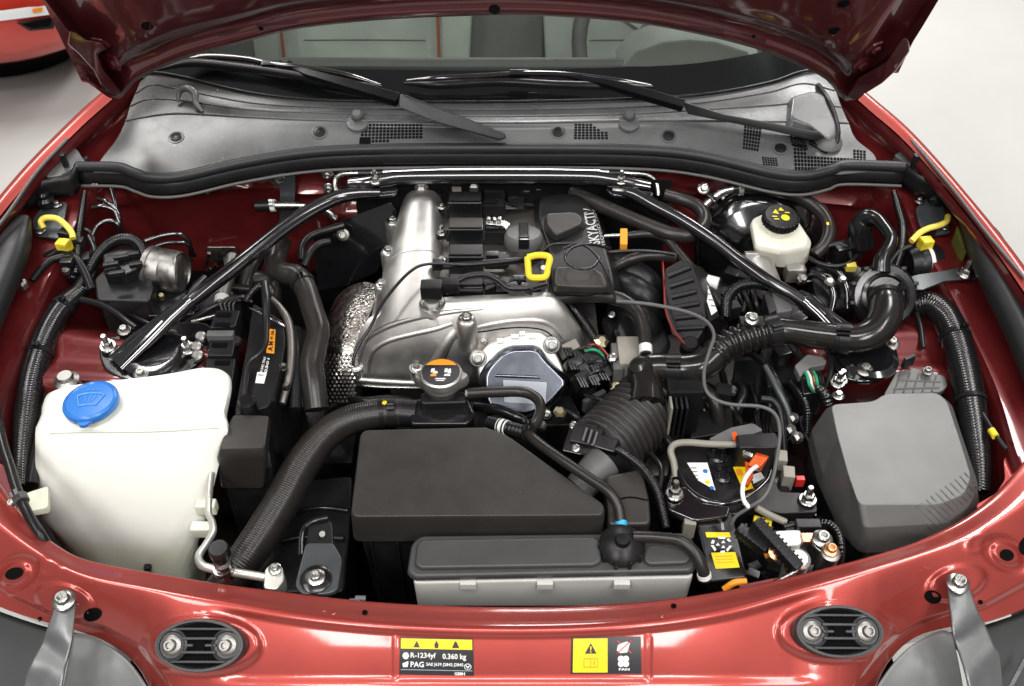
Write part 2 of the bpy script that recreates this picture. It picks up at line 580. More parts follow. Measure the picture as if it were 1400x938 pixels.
mat('orange_plastic', (.78, .10, .015), .36, 0, sss=.05)
mat('red_plastic', (.50, .02, .015), .35)
mat('copper', (.66, .34, .19), .35, 1.0, var=.2, vscale=150)
mat('green_wire', (.02, .30, .14), .4)
mat('red_wire', (.22, .018, .014), .4)
mat('cyan', (.03, .42, .70), .4)
mat('ac_pipe', (.60, .60, .55), .34, .75, var=.08, vscale=40)
mat('tan_plastic', (.24, .225, .19), .45, var=.08, dust=.1)
mat('leather', (.46, .47, .44), .5, 0, bump=.1, bscale=300, var=.10, vscale=12)
mat('leather_dark', (.17, .165, .155), .5, bump=.1, bscale=300, var=.1)
mat('piping', (.38, .10, .07), .5)
mat('dash', (.022, .024, .024), .5)
mat('screen', (.10, .10, .10), .18)
mat('lamp_lens', (.75, .76, .78), .08, .0, coat=1)
mat('amber', (.8, .25, .02), .2)
mat('frit', (.008, .008, .009), .25)
mat('wrap_silver', (.42, .405, .385), .32, .95)
mat('hood_seal', (.018, .018, .019), .42, 0, bump=.05, bscale=600, rvar=.06, spec=.4)
mat('headlamp_cover', (.17, .175, .172), .38, 0, bump=.1, bscale=900, var=.08, rvar=.05)
mat('carpet', (.02, .02, .02), .9)
mat('olive_reflection', (.09, .095, .012), .7)

g = bpy.data.materials.new('glass'); g.use_nodes = True
nt = g.node_tree; nt.nodes.clear()
o_ = nt.nodes.new('ShaderNodeOutputMaterial'); mx = nt.nodes.new('ShaderNodeMixShader')
tr = nt.nodes.new('ShaderNodeBsdfTransparent'); gl = nt.nodes.new('ShaderNodeBsdfGlossy'); fr = nt.nodes.new('ShaderNodeFresnel')
tr.inputs['Color'].default_value = (.86, .93, .89, 1); gl.inputs['Roughness'].default_value = .02; fr.inputs['IOR'].default_value = 1.5
nt.links.new(fr.outputs[0], mx.inputs[0]); nt.links.new(tr.outputs[0], mx.inputs[1]); nt.links.new(gl.outputs[0], mx.inputs[2]); nt.links.new(mx.outputs[0], o_.inputs[0])
M['glass'] = g

def cowl_mat():
    m = M['cowl']; nt = m.node_tree; N = nt.nodes; L = nt.links; bs = N['Principled BSDF']
    src = bs.inputs['Base Color'].links[0].from_socket
    tc = N.new('ShaderNodeTexCoord'); sx = N.new('ShaderNodeSeparateXYZ'); L.new(tc.outputs['Object'], sx.inputs[0])
    big = N.new('ShaderNodeTexNoise'); big.inputs['Scale'].default_value = 7; big.inputs['Detail'].default_value = 5; L.new(tc.outputs['Object'], big.inputs['Vector'])
    # a dried, darker water stain over the left end and splashes of dust
    ad = N.new('ShaderNodeMath'); ad.operation = 'MULTIPLY_ADD'; ad.inputs[1].default_value = .35; L.new(big.outputs['Fac'], ad.inputs[0]); L.new(sx.outputs['X'], ad.inputs[2])
    mr = N.new('ShaderNodeMapRange'); mr.inputs['From Min'].default_value = -.28; mr.inputs['From Max'].default_value = -.18; mr.inputs['To Min'].default_value = .85; mr.inputs['To Max'].default_value = 0
    L.new(ad.outputs[0], mr.inputs['Value'])
    mx = N.new('ShaderNodeMix'); mx.data_type = 'RGBA'; L.new(mr.outputs['Result'], mx.inputs['Factor']); L.new(src, mx.inputs['A']); mx.inputs['B'].default_value = (.030, .027, .025, 1)
    sp = N.new('ShaderNodeTexVoronoi'); sp.inputs['Scale'].default_value = 85; sp.inputs['Randomness'].default_value = 1; L.new(tc.outputs['Object'], sp.inputs['Vector'])
    m2 = N.new('ShaderNodeMapRange'); m2.inputs['From Min'].default_value = .26; m2.inputs['From Max'].default_value = .12; m2.inputs['To Min'].default_value = 0; m2.inputs['To Max'].default_value = .55; L.new(sp.outputs['Distance'], m2.inputs['Value'])
    n3 = N.new('ShaderNodeTexNoise'); n3.inputs['Scale'].default_value = 26; L.new(tc.outputs['Object'], n3.inputs['Vector'])
    m3 = N.new('ShaderNodeMapRange'); m3.inputs['From Min'].default_value = .55; m3.inputs['From Max'].default_value = .68; L.new(n3.outputs['Fac'], m3.inputs['Value'])
    mu = N.new('ShaderNodeMath'); mu.operation = 'MULTIPLY'; L.new(m2.outputs['Result'], mu.inputs[0]); L.new(m3.outputs['Result'], mu.inputs[1])
    mu2 = N.new('ShaderNodeMath'); mu2.operation = 'MULTIPLY'; L.new(mu.outputs[0], mu2.inputs[0]); L.new(mr.outputs['Result'], mu2.inputs[1])
    mx2 = N.new('ShaderNodeMix'); mx2.data_type = 'RGBA'; L.new(mu2.outputs[0], mx2.inputs['Factor']); L.new(mx.outputs['Result'], mx2.inputs['A']); mx2.inputs['B'].default_value = (.34, .32, .30, 1)
    L.new(mx2.outputs['Result'], bs.inputs['Base Color'])
cowl_mat()
mat('wiper_black', (.005, .005, .006), .30, 0, bump=.05, bscale=600, rvar=.05, spec=.14)
mat('mount_plastic', (.030, .030, .031), .34, 0, bump=.06, bscale=900, rvar=.05)
mat('letter_grey', (.42, .42, .41), .45)
mat('bellows', (.026, .024, .0225), .36, 0, bump=.05, bscale=400, var=.1, rvar=.06, spec=.5)
mat('tank_cover', (.052, .052, .051), .40, 0, bump=.14, bscale=1300, var=.08, vscale=14, rvar=.05, dust=.10)
def fluid_level():
    """washer fluid seen through the tank wall: a faint yellow-green tint below the level"""
    nt = M['tank'].node_tree; N = nt.nodes; L = nt.links; bs = N['Principled BSDF']
    src = bs.inputs['Base Color'].links[0].from_socket
    tc = N.new('ShaderNodeTexCoord'); sx = N.new('ShaderNodeSeparateXYZ'); L.new(tc.outputs['Object'], sx.inputs[0])
    mr = N.new('ShaderNodeMapRange'); mr.inputs['From Min'].default_value = .115; mr.inputs['From Max'].default_value = .135; mr.inputs['To Min'].default_value = 1; mr.inputs['To Max'].default_value = 0
    L.new(sx.outputs['Z'], mr.inputs['Value'])
    mx = N.new('ShaderNodeMix'); mx.data_type = 'RGBA'; L.new(mr.outputs['Result'], mx.inputs['Factor']); L.new(src, mx.inputs['A']); mx.inputs['B'].default_value = (.72, .73, .60, 1)
    L.new(mx.outputs['Result'], bs.inputs['Base Color'])
fluid_level()
# ------------------------------------------------------------------ small maths
def tab(t, x):
    if x <= t[0][0]: return t[0][1]
    for (a, p), (b, q) in zip(t, t[1:]):
        if x <= b:
            u = (x - a) / (b - a); return p + (q - p) * u
    return t[-1][1]
def smtab(t):
    """smoothed lookup"""
    v = spline([Vector((a, b)) for a, b in t], 8)
    T = [(p[0], p[1]) for p in v]
    return lambda x: tab(T, x)
def sstep(a, b, x):
    t = max(0.0, min(1.0, (x - a) / (b - a))); return t * t * (3 - 2 * t)
def proj(p):
    d = Vector(p) - CAM
    w = d.dot(FWD)
    return 700 + FPX * d.x / w, 469 - FPX * d.dot(UPV) / w

# ------------------------------------------------------------------ floor
fl = obj('floor', [(-30, -30, FLOOR_Z), (30, -30, FLOOR_Z), (30, 30, FLOOR_Z), (-30, 30, FLOOR_Z)], [[0, 1, 2, 3]], 'floor')
tag(fl, 'pale grey showroom floor', 'floor', kind='structure')

# ------------------------------------------------------------------ car body shell
body = thing('car_body', 'dark red painted body shell around the open engine bay', 'car', (700, 700, -.3))
Bt = smtab([(-90, 545), (-40, 610), (0, 668), (40, 716), (80, 748), (120, 766), (200, 782), (300, 798), (400, 811), (500, 822), (600, 828), (700, 830), (800, 828), (900, 821),
            (1000, 806), (1100, 784), (1200, 758), (1260, 738), (1320, 708), (1370, 668), (1410, 620), (1450, 570), (1490, 520)])
Ct = smtab([(-90, 640), (-40, 690), (0, 722), (60, 762), (120, 790), (200, 806), (300, 824), (400, 841), (500, 852), (600, 858), (700, 860), (800, 858), (900, 850),
            (1000, 834), (1100, 806), (1200, 778), (1260, 760), (1320, 738), (1380, 705), (1440, 660), (1490, 610)])
Et = smtab([(-90, 790), (0, 830), (60, 850), (105, 862), (150, 880), (185, 908), (212, 950), (262, 1010), (400, 1030), (700, 1040), (1000, 1030), (1140, 1010),
            (1190, 950), (1215, 905), (1250, 872), (1300, 857), (1350, 850), (1400, 832), (1490, 790)])
def emb(px, py):
    """pressed shapes of the slam panel, metres up"""
    z = 0.0
    def ell(cx, cy, a, b, rot=0.0):
        c, s = math.cos(rot), math.sin(rot)
        x, y = px - cx, py - cy
        return math.hypot((x*c + y*s) / a, (-x*s + y*c) / b)
    for cx, cy in ((277, 882), (1143, 864)):
        e = ell(cx, cy, 84, 42); z += .006 * (1 - sstep(.86, 1.02, e))
    for cx, cy, r in ((20, 785, -.5), (1376, 758, .5)):
        e = ell(cx, cy, 40, 26, r); z += -.004 * (1 - sstep(.75, 1.0, e)); z += .005 * (1 - sstep(.42, .64, e))
    for cx, cy in ((68, 775), (1338, 742)):
        e = ell(cx, cy, 20, 13, -.5); z += .0012 * math.exp(-((e - .8) / .25) ** 2)
    for cx, cy, r in ((88, 822, .3), (1308, 797, -.3)):
        e = ell(cx, cy, 46, 26, r); z += .005 * (1 - sstep(.75, 1.0, e))
    # pressed recess carrying the stickers
    u = sstep(280, 340, px) * (1 - sstep(1080, 1140, px)); c = Ct(px)
    z -= .0045 * u * sstep(c + 4, c + 14, py) * (1 - sstep(924, 938, py))
    for cx in (541, 887):
        if abs(px - cx) < 6 and 868 < py < 928: z += .0016 * math.exp(-((px - cx) / 2.2) ** 2)
    # crease running round to the outer corners
    for sgn, pts in ((1, [(-60, 800), (0, 808), (60, 836), (100, 850), (140, 858), (190, 885), (240, 950)]),):
        yy = tab(pts, px)
        if px < 240: z -= .006 * sstep(yy - 6, yy + 4, py)
    yy = tab([(1160, 950), (1210, 882), (1262, 850), (1300, 838), (1345, 830), (1400, 800), (1480, 760)], px)
    if px > 1160: z -= .006 * sstep(yy - 6, yy + 4, py)
    return z
T_ROWS = [0, .15, .3, .5, .7, .85, 1.0]
vs = []; nrow = None
xs = list(range(-90, 1491, 3))
for x in xs:
    b, c, e = Bt(x), Ct(x), Et(x)
    colp = []
    edge = W(x, b, -.006)
    colp.append(edge + Vector((0, .012, -.075)))
    colp.append(edge + Vector((0, .004, -.008)))
    for t in (0, .12, .3, .6, .85, 1.0):
        py = b + (c - b) * t
        colp.append(W(x, py, -.006 + .014 * sstep(0, 1, t)))
    ze = -.05 - .05 * sstep(60, 300, x) * (1 - sstep(1100, 1340, x))
    for k in range(1, 57):
        t = k / 56
        py = c + (e - c) * t
        zz = .008 + (ze - .008) * (t ** 1.15)
        colp.append(W(x, py, zz + emb(x, py)))
    colp.append(colp[-1] + Vector((0, .01, -.012)))
    colp.append(colp[-1] + Vector((0, .03, -.10)))
    nrow = len(colp); vs += colp
fs = [[i*nrow + j, i*nrow + j + 1, (i+1)*nrow + j + 1, (i+1)*nrow + j] for i in range(len(xs)-1) for j in range(nrow-1)]
slam = obj('slam_panel', vs, fs, 'paint', body, angle=70)
for (px, py, a, b_) in ((20, 784, 13, 8), (127, 840, 13, 9), (1275, 816, 12, 9), (1376, 759, 10, 8), (499, 838, 4, 3.5), (921, 829, 4, 3.5), (1340, 823, 3.5, 3), (55, 846, 3, 3), (1402, 746, 9, 13)):
    hole_on('panel_hole', slam, px, py, a, b_, body, rot=(-.3 if px < 300 else (.3 if px > 1200 else 0)))
for (px, py) in ((105, 828), (905, 842), (443, 834), (456, 838)):
    p, n = on(slam, px, py, 0)
    lathe('weld_dimple', [(.0035, 0), (.003, .0008), (.0012, .0011)], 'paint', body, p, n, 12)

# wings: crest, lip, gutter, rail outer, rail inner
RW = [[(1150, 100, .13), (1146, 112, .125), (1150, 150, .09), (1160, 190, .075), (1150, 225, .06)],
      [(1195, 137, .13), (1188, 150, .125), (1195, 190, .07), (1205, 215, .06), (1185, 240, .05)],
      [(1247, 183, .125), (1238, 194, .12), (1260, 235, .05), (1262, 255, .05), (1228, 262, .045)],
      [(1322, 268, .11), (1308, 274, .105), (1320, 305, .04), (1318, 320, .03), (1256, 322, .03)],
      [(1402, 370, .10), (1386, 378, .095), (1375, 402, .02), (1345, 402, .015), (1300, 396, .015)],
      [(1482, 500, .08), (1465, 507, .075), (1440, 520, .0), (1408, 520, 0), (1361, 520, 0)],
      [(1545, 650, .05), (1525, 657, .045), (1490, 640, -.01), (1450, 636, -.01), (1394, 622, -.01)],
      [(1575, 790, .01), (1555, 795, .005), (1500, 740, -.02), (1470, 715, -.016), (1420, 680, -.016)]]
LW = [[(196, 84, .13), (200, 96, .125), (192, 140, .09), (182, 185, .075), (196, 225, .06)],
      [(146, 122, .13), (153, 136, .125), (142, 180, .07), (130, 212, .06), (152, 242, .05)],
      [(96, 167, .125), (104, 180, .12), (85, 225, .05), (78, 255, .05), (120, 262, .045)],
      [(22, 244, .11), (36, 252, .105), (28, 295, .04), (40, 318, .03), (90, 330, .03)],
      [(-55, 345, .10), (-40, 352, .095), (-30, 395, .02), (5, 402, .015), (57, 392, .015)],
      [(-130, 490, .08), (-112, 500, .075), (-90, 520, .0), (-50, 525, 0), (-2, 525, 0)],
      [(-170, 640, .05), (-150, 650, .045), (-110, 640, -.01), (-70, 640, -.01), (-25, 630, -.01)],
      [(-190, 790, .01), (-170, 795, .005), (-120, 740, -.02), (-90, 715, -.016), (-45, 690, -.016)]]
def wing(rows, sgn, nm):
    R = []
    for r in rows:
        q = [P3(p) for p in r]
        o1 = q[0] + Vector((sgn * .012, 0, -.022)); o2 = q[0] + Vector((sgn * .040, -.01, -.16)); o3 = q[0] + Vector((sgn * .050, -.02, -.50))
        R.append([o3, o2, o1, q[0], q[1]])
    fen = patch('fender', R, 'paint', body, nu=5, nv=8, angle=80)
    R = []
    for r in rows:
        q = [P3(p) for p in r]
        lip = q[1] + Vector((-sgn * .002, 0, -.002))
        d1 = q[4] + Vector((-sgn * .004, 0, -.006))
        d2 = q[4] + Vector((-sgn * .010, .0, -.05)); d3 = q[4] + Vector((-sgn * .015, 0, -.36))
        R.append([lip, lip + Vector((0, 0, -.02)), q[2], q[3], q[3].lerp(q[4], .5), q[4], d1, d2, d3])
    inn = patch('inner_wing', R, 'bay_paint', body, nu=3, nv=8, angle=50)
    return fen, inn
rf, rin = wing(RW, 1, 'r')
lf, lin = wing(LW, -1, 'l')

# strut towers
def tower(cx, cy, z, nm, rows):
    p = W(cx, cy, z)
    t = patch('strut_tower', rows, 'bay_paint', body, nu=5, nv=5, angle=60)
    return t
ltow = tower(210, 480, -.03, 'l', [[(30, 420, -.16), (70, 424, -.20), (140, 436, -.22), (230, 440, -.25), (330, 440, -.25), (380, 450, -.26)],
                                   [(18, 440, -.06), (58, 440, -.04), (120, 454, -.030), (220, 464, -.030), (320, 474, -.05), (370, 490, -.20)],
                                   [(-10, 500, -.10), (40, 490, -.045), (110, 490, -.032), (210, 500, -.030), (310, 510, -.06), (360, 540, -.22)],
                                   [(-30, 560, -.12), (25, 545, -.06), (95, 540, -.05), (200, 545, -.05), (300, 560, -.10), (350, 590, -.25)],
                                   [(-40, 640, -.35), (20, 640, -.32), (90, 640, -.32), (200, 650, -.32), (300, 650, -.34), (345, 650, -.36)]])
rtow = tower(1200, 470, -.03, 'r', [[(1040, 450, -.26), (1080, 440, -.26), (1160, 424, -.25), (1240, 416, -.22), (1310, 410, -.20), (1350, 415, -.16)],
                                    [(1050, 480, -.20), (1085, 460, -.05), (1165, 445, -.030), (1250, 440, -.030), (1325, 440, -.04), (1370, 450, -.10)],
                                    [(1060, 530, -.22), (1095, 505, -.06), (1175, 490, -.030), (1260, 488, -.032), (1340, 490, -.045), (1390, 500, -.10)],
                                    [(1070, 580, -.25), (1110, 545, -.10), (1185, 528, -.050), (1270, 530, -.05), (1355, 545, -.06), (1400, 560, -.12)],
                                    [(1080, 640, -.36), (1110, 640, -.34), (1190, 650, -.32), (1280, 650, -.32), (1370, 650, -.32), (1420, 650, -.35)]])

# firewall with pressed ribs
vs = []; NX, NZ = 110, 44
x0, x1, z0, z1 = -.70, .70, -.45, .085
for j in range(NZ + 1):
    for i in range(NX + 1):
        x = x0 + (x1 - x0) * i / NX; z = z0 + (z1 - z0) * j / NZ
        y = .615 + .03 * sstep(.45, .7, abs(x)) * -1
        y -= .012 * math.exp(-((z - (.012 + .012 * math.sin(x * 9))) / .006) ** 2)
        k = sstep(-.36, -.33, x) * (1 - sstep(-.1, -.05, x)) + sstep(.28, .33, x) * (1 - sstep(.52, .58, x))
        y -= .02 * k * sstep(-.01, -.03, z)
        y -= .01 * sstep(-.10, -.13, z)
        vs.append(Vector((x, y, z)))
fs = [[j*(NX+1)+i, j*(NX+1)+i+1, (j+1)*(NX+1)+i+1, (j+1)*(NX+1)+i] for j in range(NZ) for i in range(NX)]
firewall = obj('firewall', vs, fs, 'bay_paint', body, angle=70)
ins = patch('insulation_mat', [[Vector((x, .588 - .02*(k % 2) * .2, z)) for k, x in enumerate([-.27 + .06*i for i in range(10)])] for z in (.055, .0, -.1, -.2, -.4)], 'insulation', body, nu=4, nv=4)
patch('insulation_mat', [[Vector((x, .565, z)) for x in (-.60, -.3, 0, .3, .60)] for z in (-.13, -.2, -.3, -.42)], 'insulation', body, nu=4, nv=4)
# dark undertray, frame rails and front wall below the slam panel
box('undertray', Vector((0, .30, -.47)), .62, .40, .01, 'shadow_black', body)
box('frame_rail', Vector((-.47, .2, -.36)), .035, .40, .05, 'shaded_underbody', body, bevel=.006)
box('frame_rail', Vector((.47, .2, -.36)), .035, .40, .05, 'shaded_underbody', body, bevel=.006)
box('crossmember', Vector((0, .30, -.42)), .5, .05, .03, 'plastic', body, bevel=.006)
box('radiator_core', Vector((0, -.14, -.33)), .34, .02, .13, 'shadow_black', body)
obj('front_wall', [(-.42, -.165, -.04), (.42, -.165, -.04), (.62, -.10, -.47), (-.62, -.10, -.47)], [[0, 1, 2, 3]], 'shadow_black', body)

R = []
for x in range(-240, 1641, 120):
    top = W(x, max(Et(min(1490, max(-90, x))) + 40, 1004), -.14)
    bow = .10 * ((x - 700) / 900.0) ** 2
    R.append([top + Vector((0, .03, .0)), top + Vector((0, .0, -.01)), top + Vector((0, -.05 + bow, -.06)), top + Vector((0, -.08 + bow, -.20)), top + Vector((0, -.05 + bow, -.36)), top + Vector((0, .04 + bow, -.46))])
patch('front_bumper', R, 'paint', body, nu=4, nv=4, angle=70)
# right front corner: pale bright flange under the rail, headlamp covers below the slam panel
plate('wing_flange', [(1386, 610, -.03), (1396, 640, -.03), (1382, 680, -.03), (1340, 705, -.03), (1334, 690, -.03), (1362, 674, -.03), (1374, 655, -.03), (1372, 628, -.03)], 'paint', body, t=.002, r=.006)
plate('wing_flange', [(-4, 630, -.03), (28, 652, -.03), (30, 690, -.03), (60, 722, -.03), (40, 728, -.03), (-10, 700, -.03)], 'bay_paint', body, t=.002, r=.006)
def cover(nm, pts, label, m, z=-.09):
    t = thing(nm, label, 'headlamp', (pts[0][0], pts[0][1], z))
    return t
hl = thing('headlamp', 'black headlamp housing at the bottom left corner, under the slim bracket', 'headlamp', (60, 920, -.15), 'headlamps below the slam panel')
patch('lens', [[(-60, 812, -.10), (0, 836, -.10), (60, 856, -.10), (108, 866, -.10)], [(-60, 880, -.11), (0, 890, -.11), (40, 900, -.11), (80, 905, -.11)], [(-60, 960, -.13), (0, 965, -.13), (40, 970, -.13), (60, 975, -.13)]], 'dash', hl, solid=.003)
patch('cover', [[(100, 866, -.062), (122, 868, -.062), (150, 884, -.062), (176, 906, -.062), (200, 942, -.062)], [(92, 910, -.075), (120, 915, -.072), (150, 920, -.072), (175, 935, -.075), (195, 955, -.08)], [(80, 970, -.12), (110, 975, -.11), (145, 975, -.11), (175, 980, -.11), (195, 985, -.12)]], 'headlamp_cover', hl, solid=.003)
hr = thing('headlamp', 'black headlamp housing at the bottom right corner, under the slim bracket', 'headlamp', (1340, 920, -.15), 'headlamps below the slam panel')
patch('lens', [[(1290, 866, -.10), (1340, 856, -.10), (1400, 836, -.10), (1460, 812, -.10)], [(1320, 905, -.11), (1350, 900, -.11), (1400, 890, -.11), (1460, 880, -.11)], [(1340, 975, -.13), (1370, 970, -.13), (1400, 965, -.13), (1460, 960, -.13)]], 'dash', hr, solid=.003)
patch('cover', [[(1200, 942, -.062), (1222, 908, -.062), (1250, 880, -.062), (1285, 862, -.062), (1302, 866, -.062)], [(1205, 955, -.08), (1228, 938, -.075), (1255, 920, -.072), (1290, 915, -.072), (1312, 912, -.075)], [(1205, 985, -.12), (1228, 980, -.11), (1260, 975, -.11), (1295, 975, -.11), (1322, 972, -.12)]], 'headlamp_cover', hr, solid=.003)
plate('trim_line', [(1378, 938, -.088), (1404, 890, -.088), (1410, 894, -.088), (1384, 942, -.088)], 'chrome', hr)

# slim steel brackets bolted to the slam panel
def slim_bracket(label, rows, bx, by):
    t = thing('bracket', label, 'bracket', rows[0][0], 'slim brackets on the slam panel')
    b_ = patch('arm', rows, 'bracket_light', t, nu=6, nv=4, solid=.003, angle=30)
    p = W(bx, by, rows[0][0][2] + .004)
    bolt(t, p + Vector((0, 0, -.002)), (0, -.1, 1), .0135, 'steel', 'socket')
    return t
slim_bracket('slim grey steel bracket bolted at the left of the slam panel',
             [[(76, 814, .006), (82, 808, .007), (92, 808, .007), (101, 814, .006)], [(74, 832, .002), (82, 832, .003), (93, 832, .003), (103, 832, .002)], [(64, 860, -.004), (74, 864, -.003), (88, 870, -.003), (98, 874, -.004)],
              [(58, 878, -.014), (68, 884, -.014), (80, 893, -.014), (91, 902, -.014)], [(42, 908, -.017), (56, 912, -.017), (72, 920, -.017), (86, 926, -.017)], [(33, 935, -.03), (48, 942, -.03), (64, 952, -.03), (80, 962, -.03)], [(28, 1000, -.05), (44, 1002, -.05), (60, 1004, -.05), (76, 1006, -.05)]], 87, 820)
slim_bracket('slim grey steel bracket bolted at the right of the slam panel',
             [[(1295, 790, .006), (1303, 784, .007), (1313, 784, .007), (1321, 790, .006)], [(1296, 806, .002), (1306, 806, .003), (1318, 806, .003), (1326, 806, .002)], [(1303, 862, -.006), (1314, 855, -.006), (1326, 846, -.006), (1338, 838, -.006)],
              [(1308, 880, -.016), (1320, 873, -.016), (1334, 862, -.016), (1346, 852, -.016)], [(1322, 925, -.02), (1335, 910, -.02), (1348, 897, -.02), (1360, 884, -.02)], [(1328, 950, -.03), (1342, 935, -.03), (1356, 918, -.03), (1367, 900, -.03)], [(1340, 1010, -.06), (1352, 1000, -.06), (1364, 990, -.06), (1374, 980, -.06)]], 1310, 797)

# oval rubber mounts
def oval_mount(cx, cy, label, ang):
    p, n = on(slam, cx, cy, .0)
    t = thing('grille_mount', label, 'mount', p, 'oval mounts on the slam panel')
    n = (n + Vector((0, 0, .35))).normalized()
    s = S(p); x, y, z = basis(n, Vector((math.cos(ang), 0, 0)))
    a, b = 62*s, 30*s*1.15
    def ring(k, h, ka=1.0): return [p + x*(a*k*ka*math.cos(w)) + y*(b*k*math.sin(w)) + z*h for w in [2*math.pi*i/40 for i in range(40)]]
    p = p + z*.0035
    base_ = obj('base_plate', *loops_geo([ring(1.02, -.004), ring(1.02, .005), ring(.99, .0085), ring(.90, .0085), ring(.88, .006), ring(.87, .0015)]), 'mount_plastic', t, angle=35)
    obj('recess', ring(.86, .0022), [list(range(40))], 'shadow_black', t)  # black disc paints the shade in the hollow of the mount
    for q in (-.26, .26):
        obj('rib', *box_geo(p + y*(b*q) + z*.006, x*a*.40, y*b*.055, z*.0035), 'mount_plastic', t, bevel=.0008, seg=1)
    for q in (-.62, .62):
        obj('rib', *box_geo(p + y*(b*q) + z*.005, x*a*.62, y*b*.05, z*.003), 'mount_plastic', t, bevel=.0008, seg=1)
    for sgn in (-1, 1):
        obj('rib', *box_geo(p + x*(a*sgn*.26) + z*.005, x*a*.13, y*b*.06, z*.003), 'mount_plastic', t, bevel=.0008, seg=1)
        c = p + x*(a*sgn*.62) + z*.004
        lathe('boss', [(.0185, -.004), (.0185, .0035), (.0165, .0048), (.0145, .0025), (.0, .002)], 'mount_plastic', t, c, n, 28)
        bolt(t, c + z*.002, n, .0115, 'steel_dull', 'socket')
    obj('centre_hole', *box_geo(p + z*.0034, x*a*.12, y*b*.2, z*.0016), 'shadow_black', t)
    obj('slot', *box_geo(p + z*.0022, x*a*.34, y*b*.18, z*.0012), 'shadow_black', t)
    return t
oval_mount(277, 882, 'black oval mount with two bolts, left on the slam panel', .05)
oval_mount(1143, 864, 'black oval mount with two bolts, right on the slam panel', -.05)

# stickers on the slam panel
def info_label():
    c = [(547, 871), (647, 873), (648, 924), (546, 922)]
    t = thing('refrigerant_label', 'black and yellow refrigerant label with white lettering on the slam panel', 'label', on(slam, 597, 897, 0)[0])
    decal('backing', slam, c, 'label_black', t, .0006, 10, 6)
    q = lambda a, b, d, e: sub_quad(c, a, b, d, e)
    decal('yellow_header', slam, q(.015, .03, .985, .30), 'label_yellow', t, .0011, 10, 2)
    for cx, nm in ((.23, 't'), (.5, 'f'), (.76, 'p')):
        if nm == 't':
            flat_poly('warning_triangle', slam, [quad_uv(c, cx, .08), quad_uv(c, cx+.045, .26), quad_uv(c, cx-.045, .26)], 'label_black', t, .0016)
        elif nm == 'f':
            flat_poly('flame_symbol', slam, [quad_uv(c, cx, .07), quad_uv(c, cx+.03, .18), quad_uv(c, cx+.02, .27), quad_uv(c, cx-.025, .27), quad_uv(c, cx-.03, .17)], 'label_black', t, .0016)
        else:
            flat_poly('technician_symbol', slam, [quad_uv(c, cx, .07), quad_uv(c, cx+.02, .12), quad_uv(c, cx+.05, .26), quad_uv(c, cx-.05, .26), quad_uv(c, cx-.02, .12)], 'label_black', t, .0016)
    lettering('lettering', 'R-1234yf', slam, q(.15, .40, .49, .58), 'label_white', t, bold=.02)
    lettering('lettering', '0.360 kg', slam, q(.58, .41, .90, .60), 'label_white', t, bold=.02)
    lettering('lettering', 'PAG', slam, q(.15, .64, .33, .79), 'label_white', t, bold=.02)
    lettering('lettering', 'SAE J639 J2842 J2845', slam, q(.36, .66, .86, .77), 'label_white', t, bold=.02)
    lettering('lettering', 'GB8H', slam, q(.74, .90, .88, .985), 'label_white', t, bold=.03)
    decal('rule', slam, q(.02, .85, .98, .87), 'label_grey', t, .0013, 10, 1)
    for k in range(6):
        a = k * math.pi / 3
        pts = [(-.035, -.02), (.035, -.02), (.035, .02), (-.035, .02)]
        flat_poly('snowflake_symbol', slam, [quad_uv(c, .085 + (math.cos(a)*.02 + x*math.cos(a) - y*math.sin(a)) * .8, .49 + (math.sin(a)*.02 + x*math.sin(a) + y*math.cos(a)) * 1.7) for x, y in pts], 'label_white', t, .0014)
    flat_poly('oil_can_symbol', slam, [quad_uv(c, u, v) for u, v in ((.04, .70), (.08, .66), (.12, .63), (.12, .70), (.11, .79), (.05, .79))], 'label_white', t, .0014)
    flat_poly('round_mark', slam, [quad_uv(c, .92 + .05*math.cos(w), .75 + .085*math.sin(w)) for w in [2*math.pi*i/16 for i in range(16)]], 'label_white', t, .0014)
    flat_poly('round_mark', slam, [quad_uv(c, .92 + .04*math.cos(w), .75 + .068*math.sin(w)) for w in [2*math.pi*i/16 for i in range(16)]], 'label_black', t, .0018)
    lettering('round_mark', 'v', slam, q(.885, .71, .955, .79), 'label_white', t, off=.0021, bold=.01)
info_label()
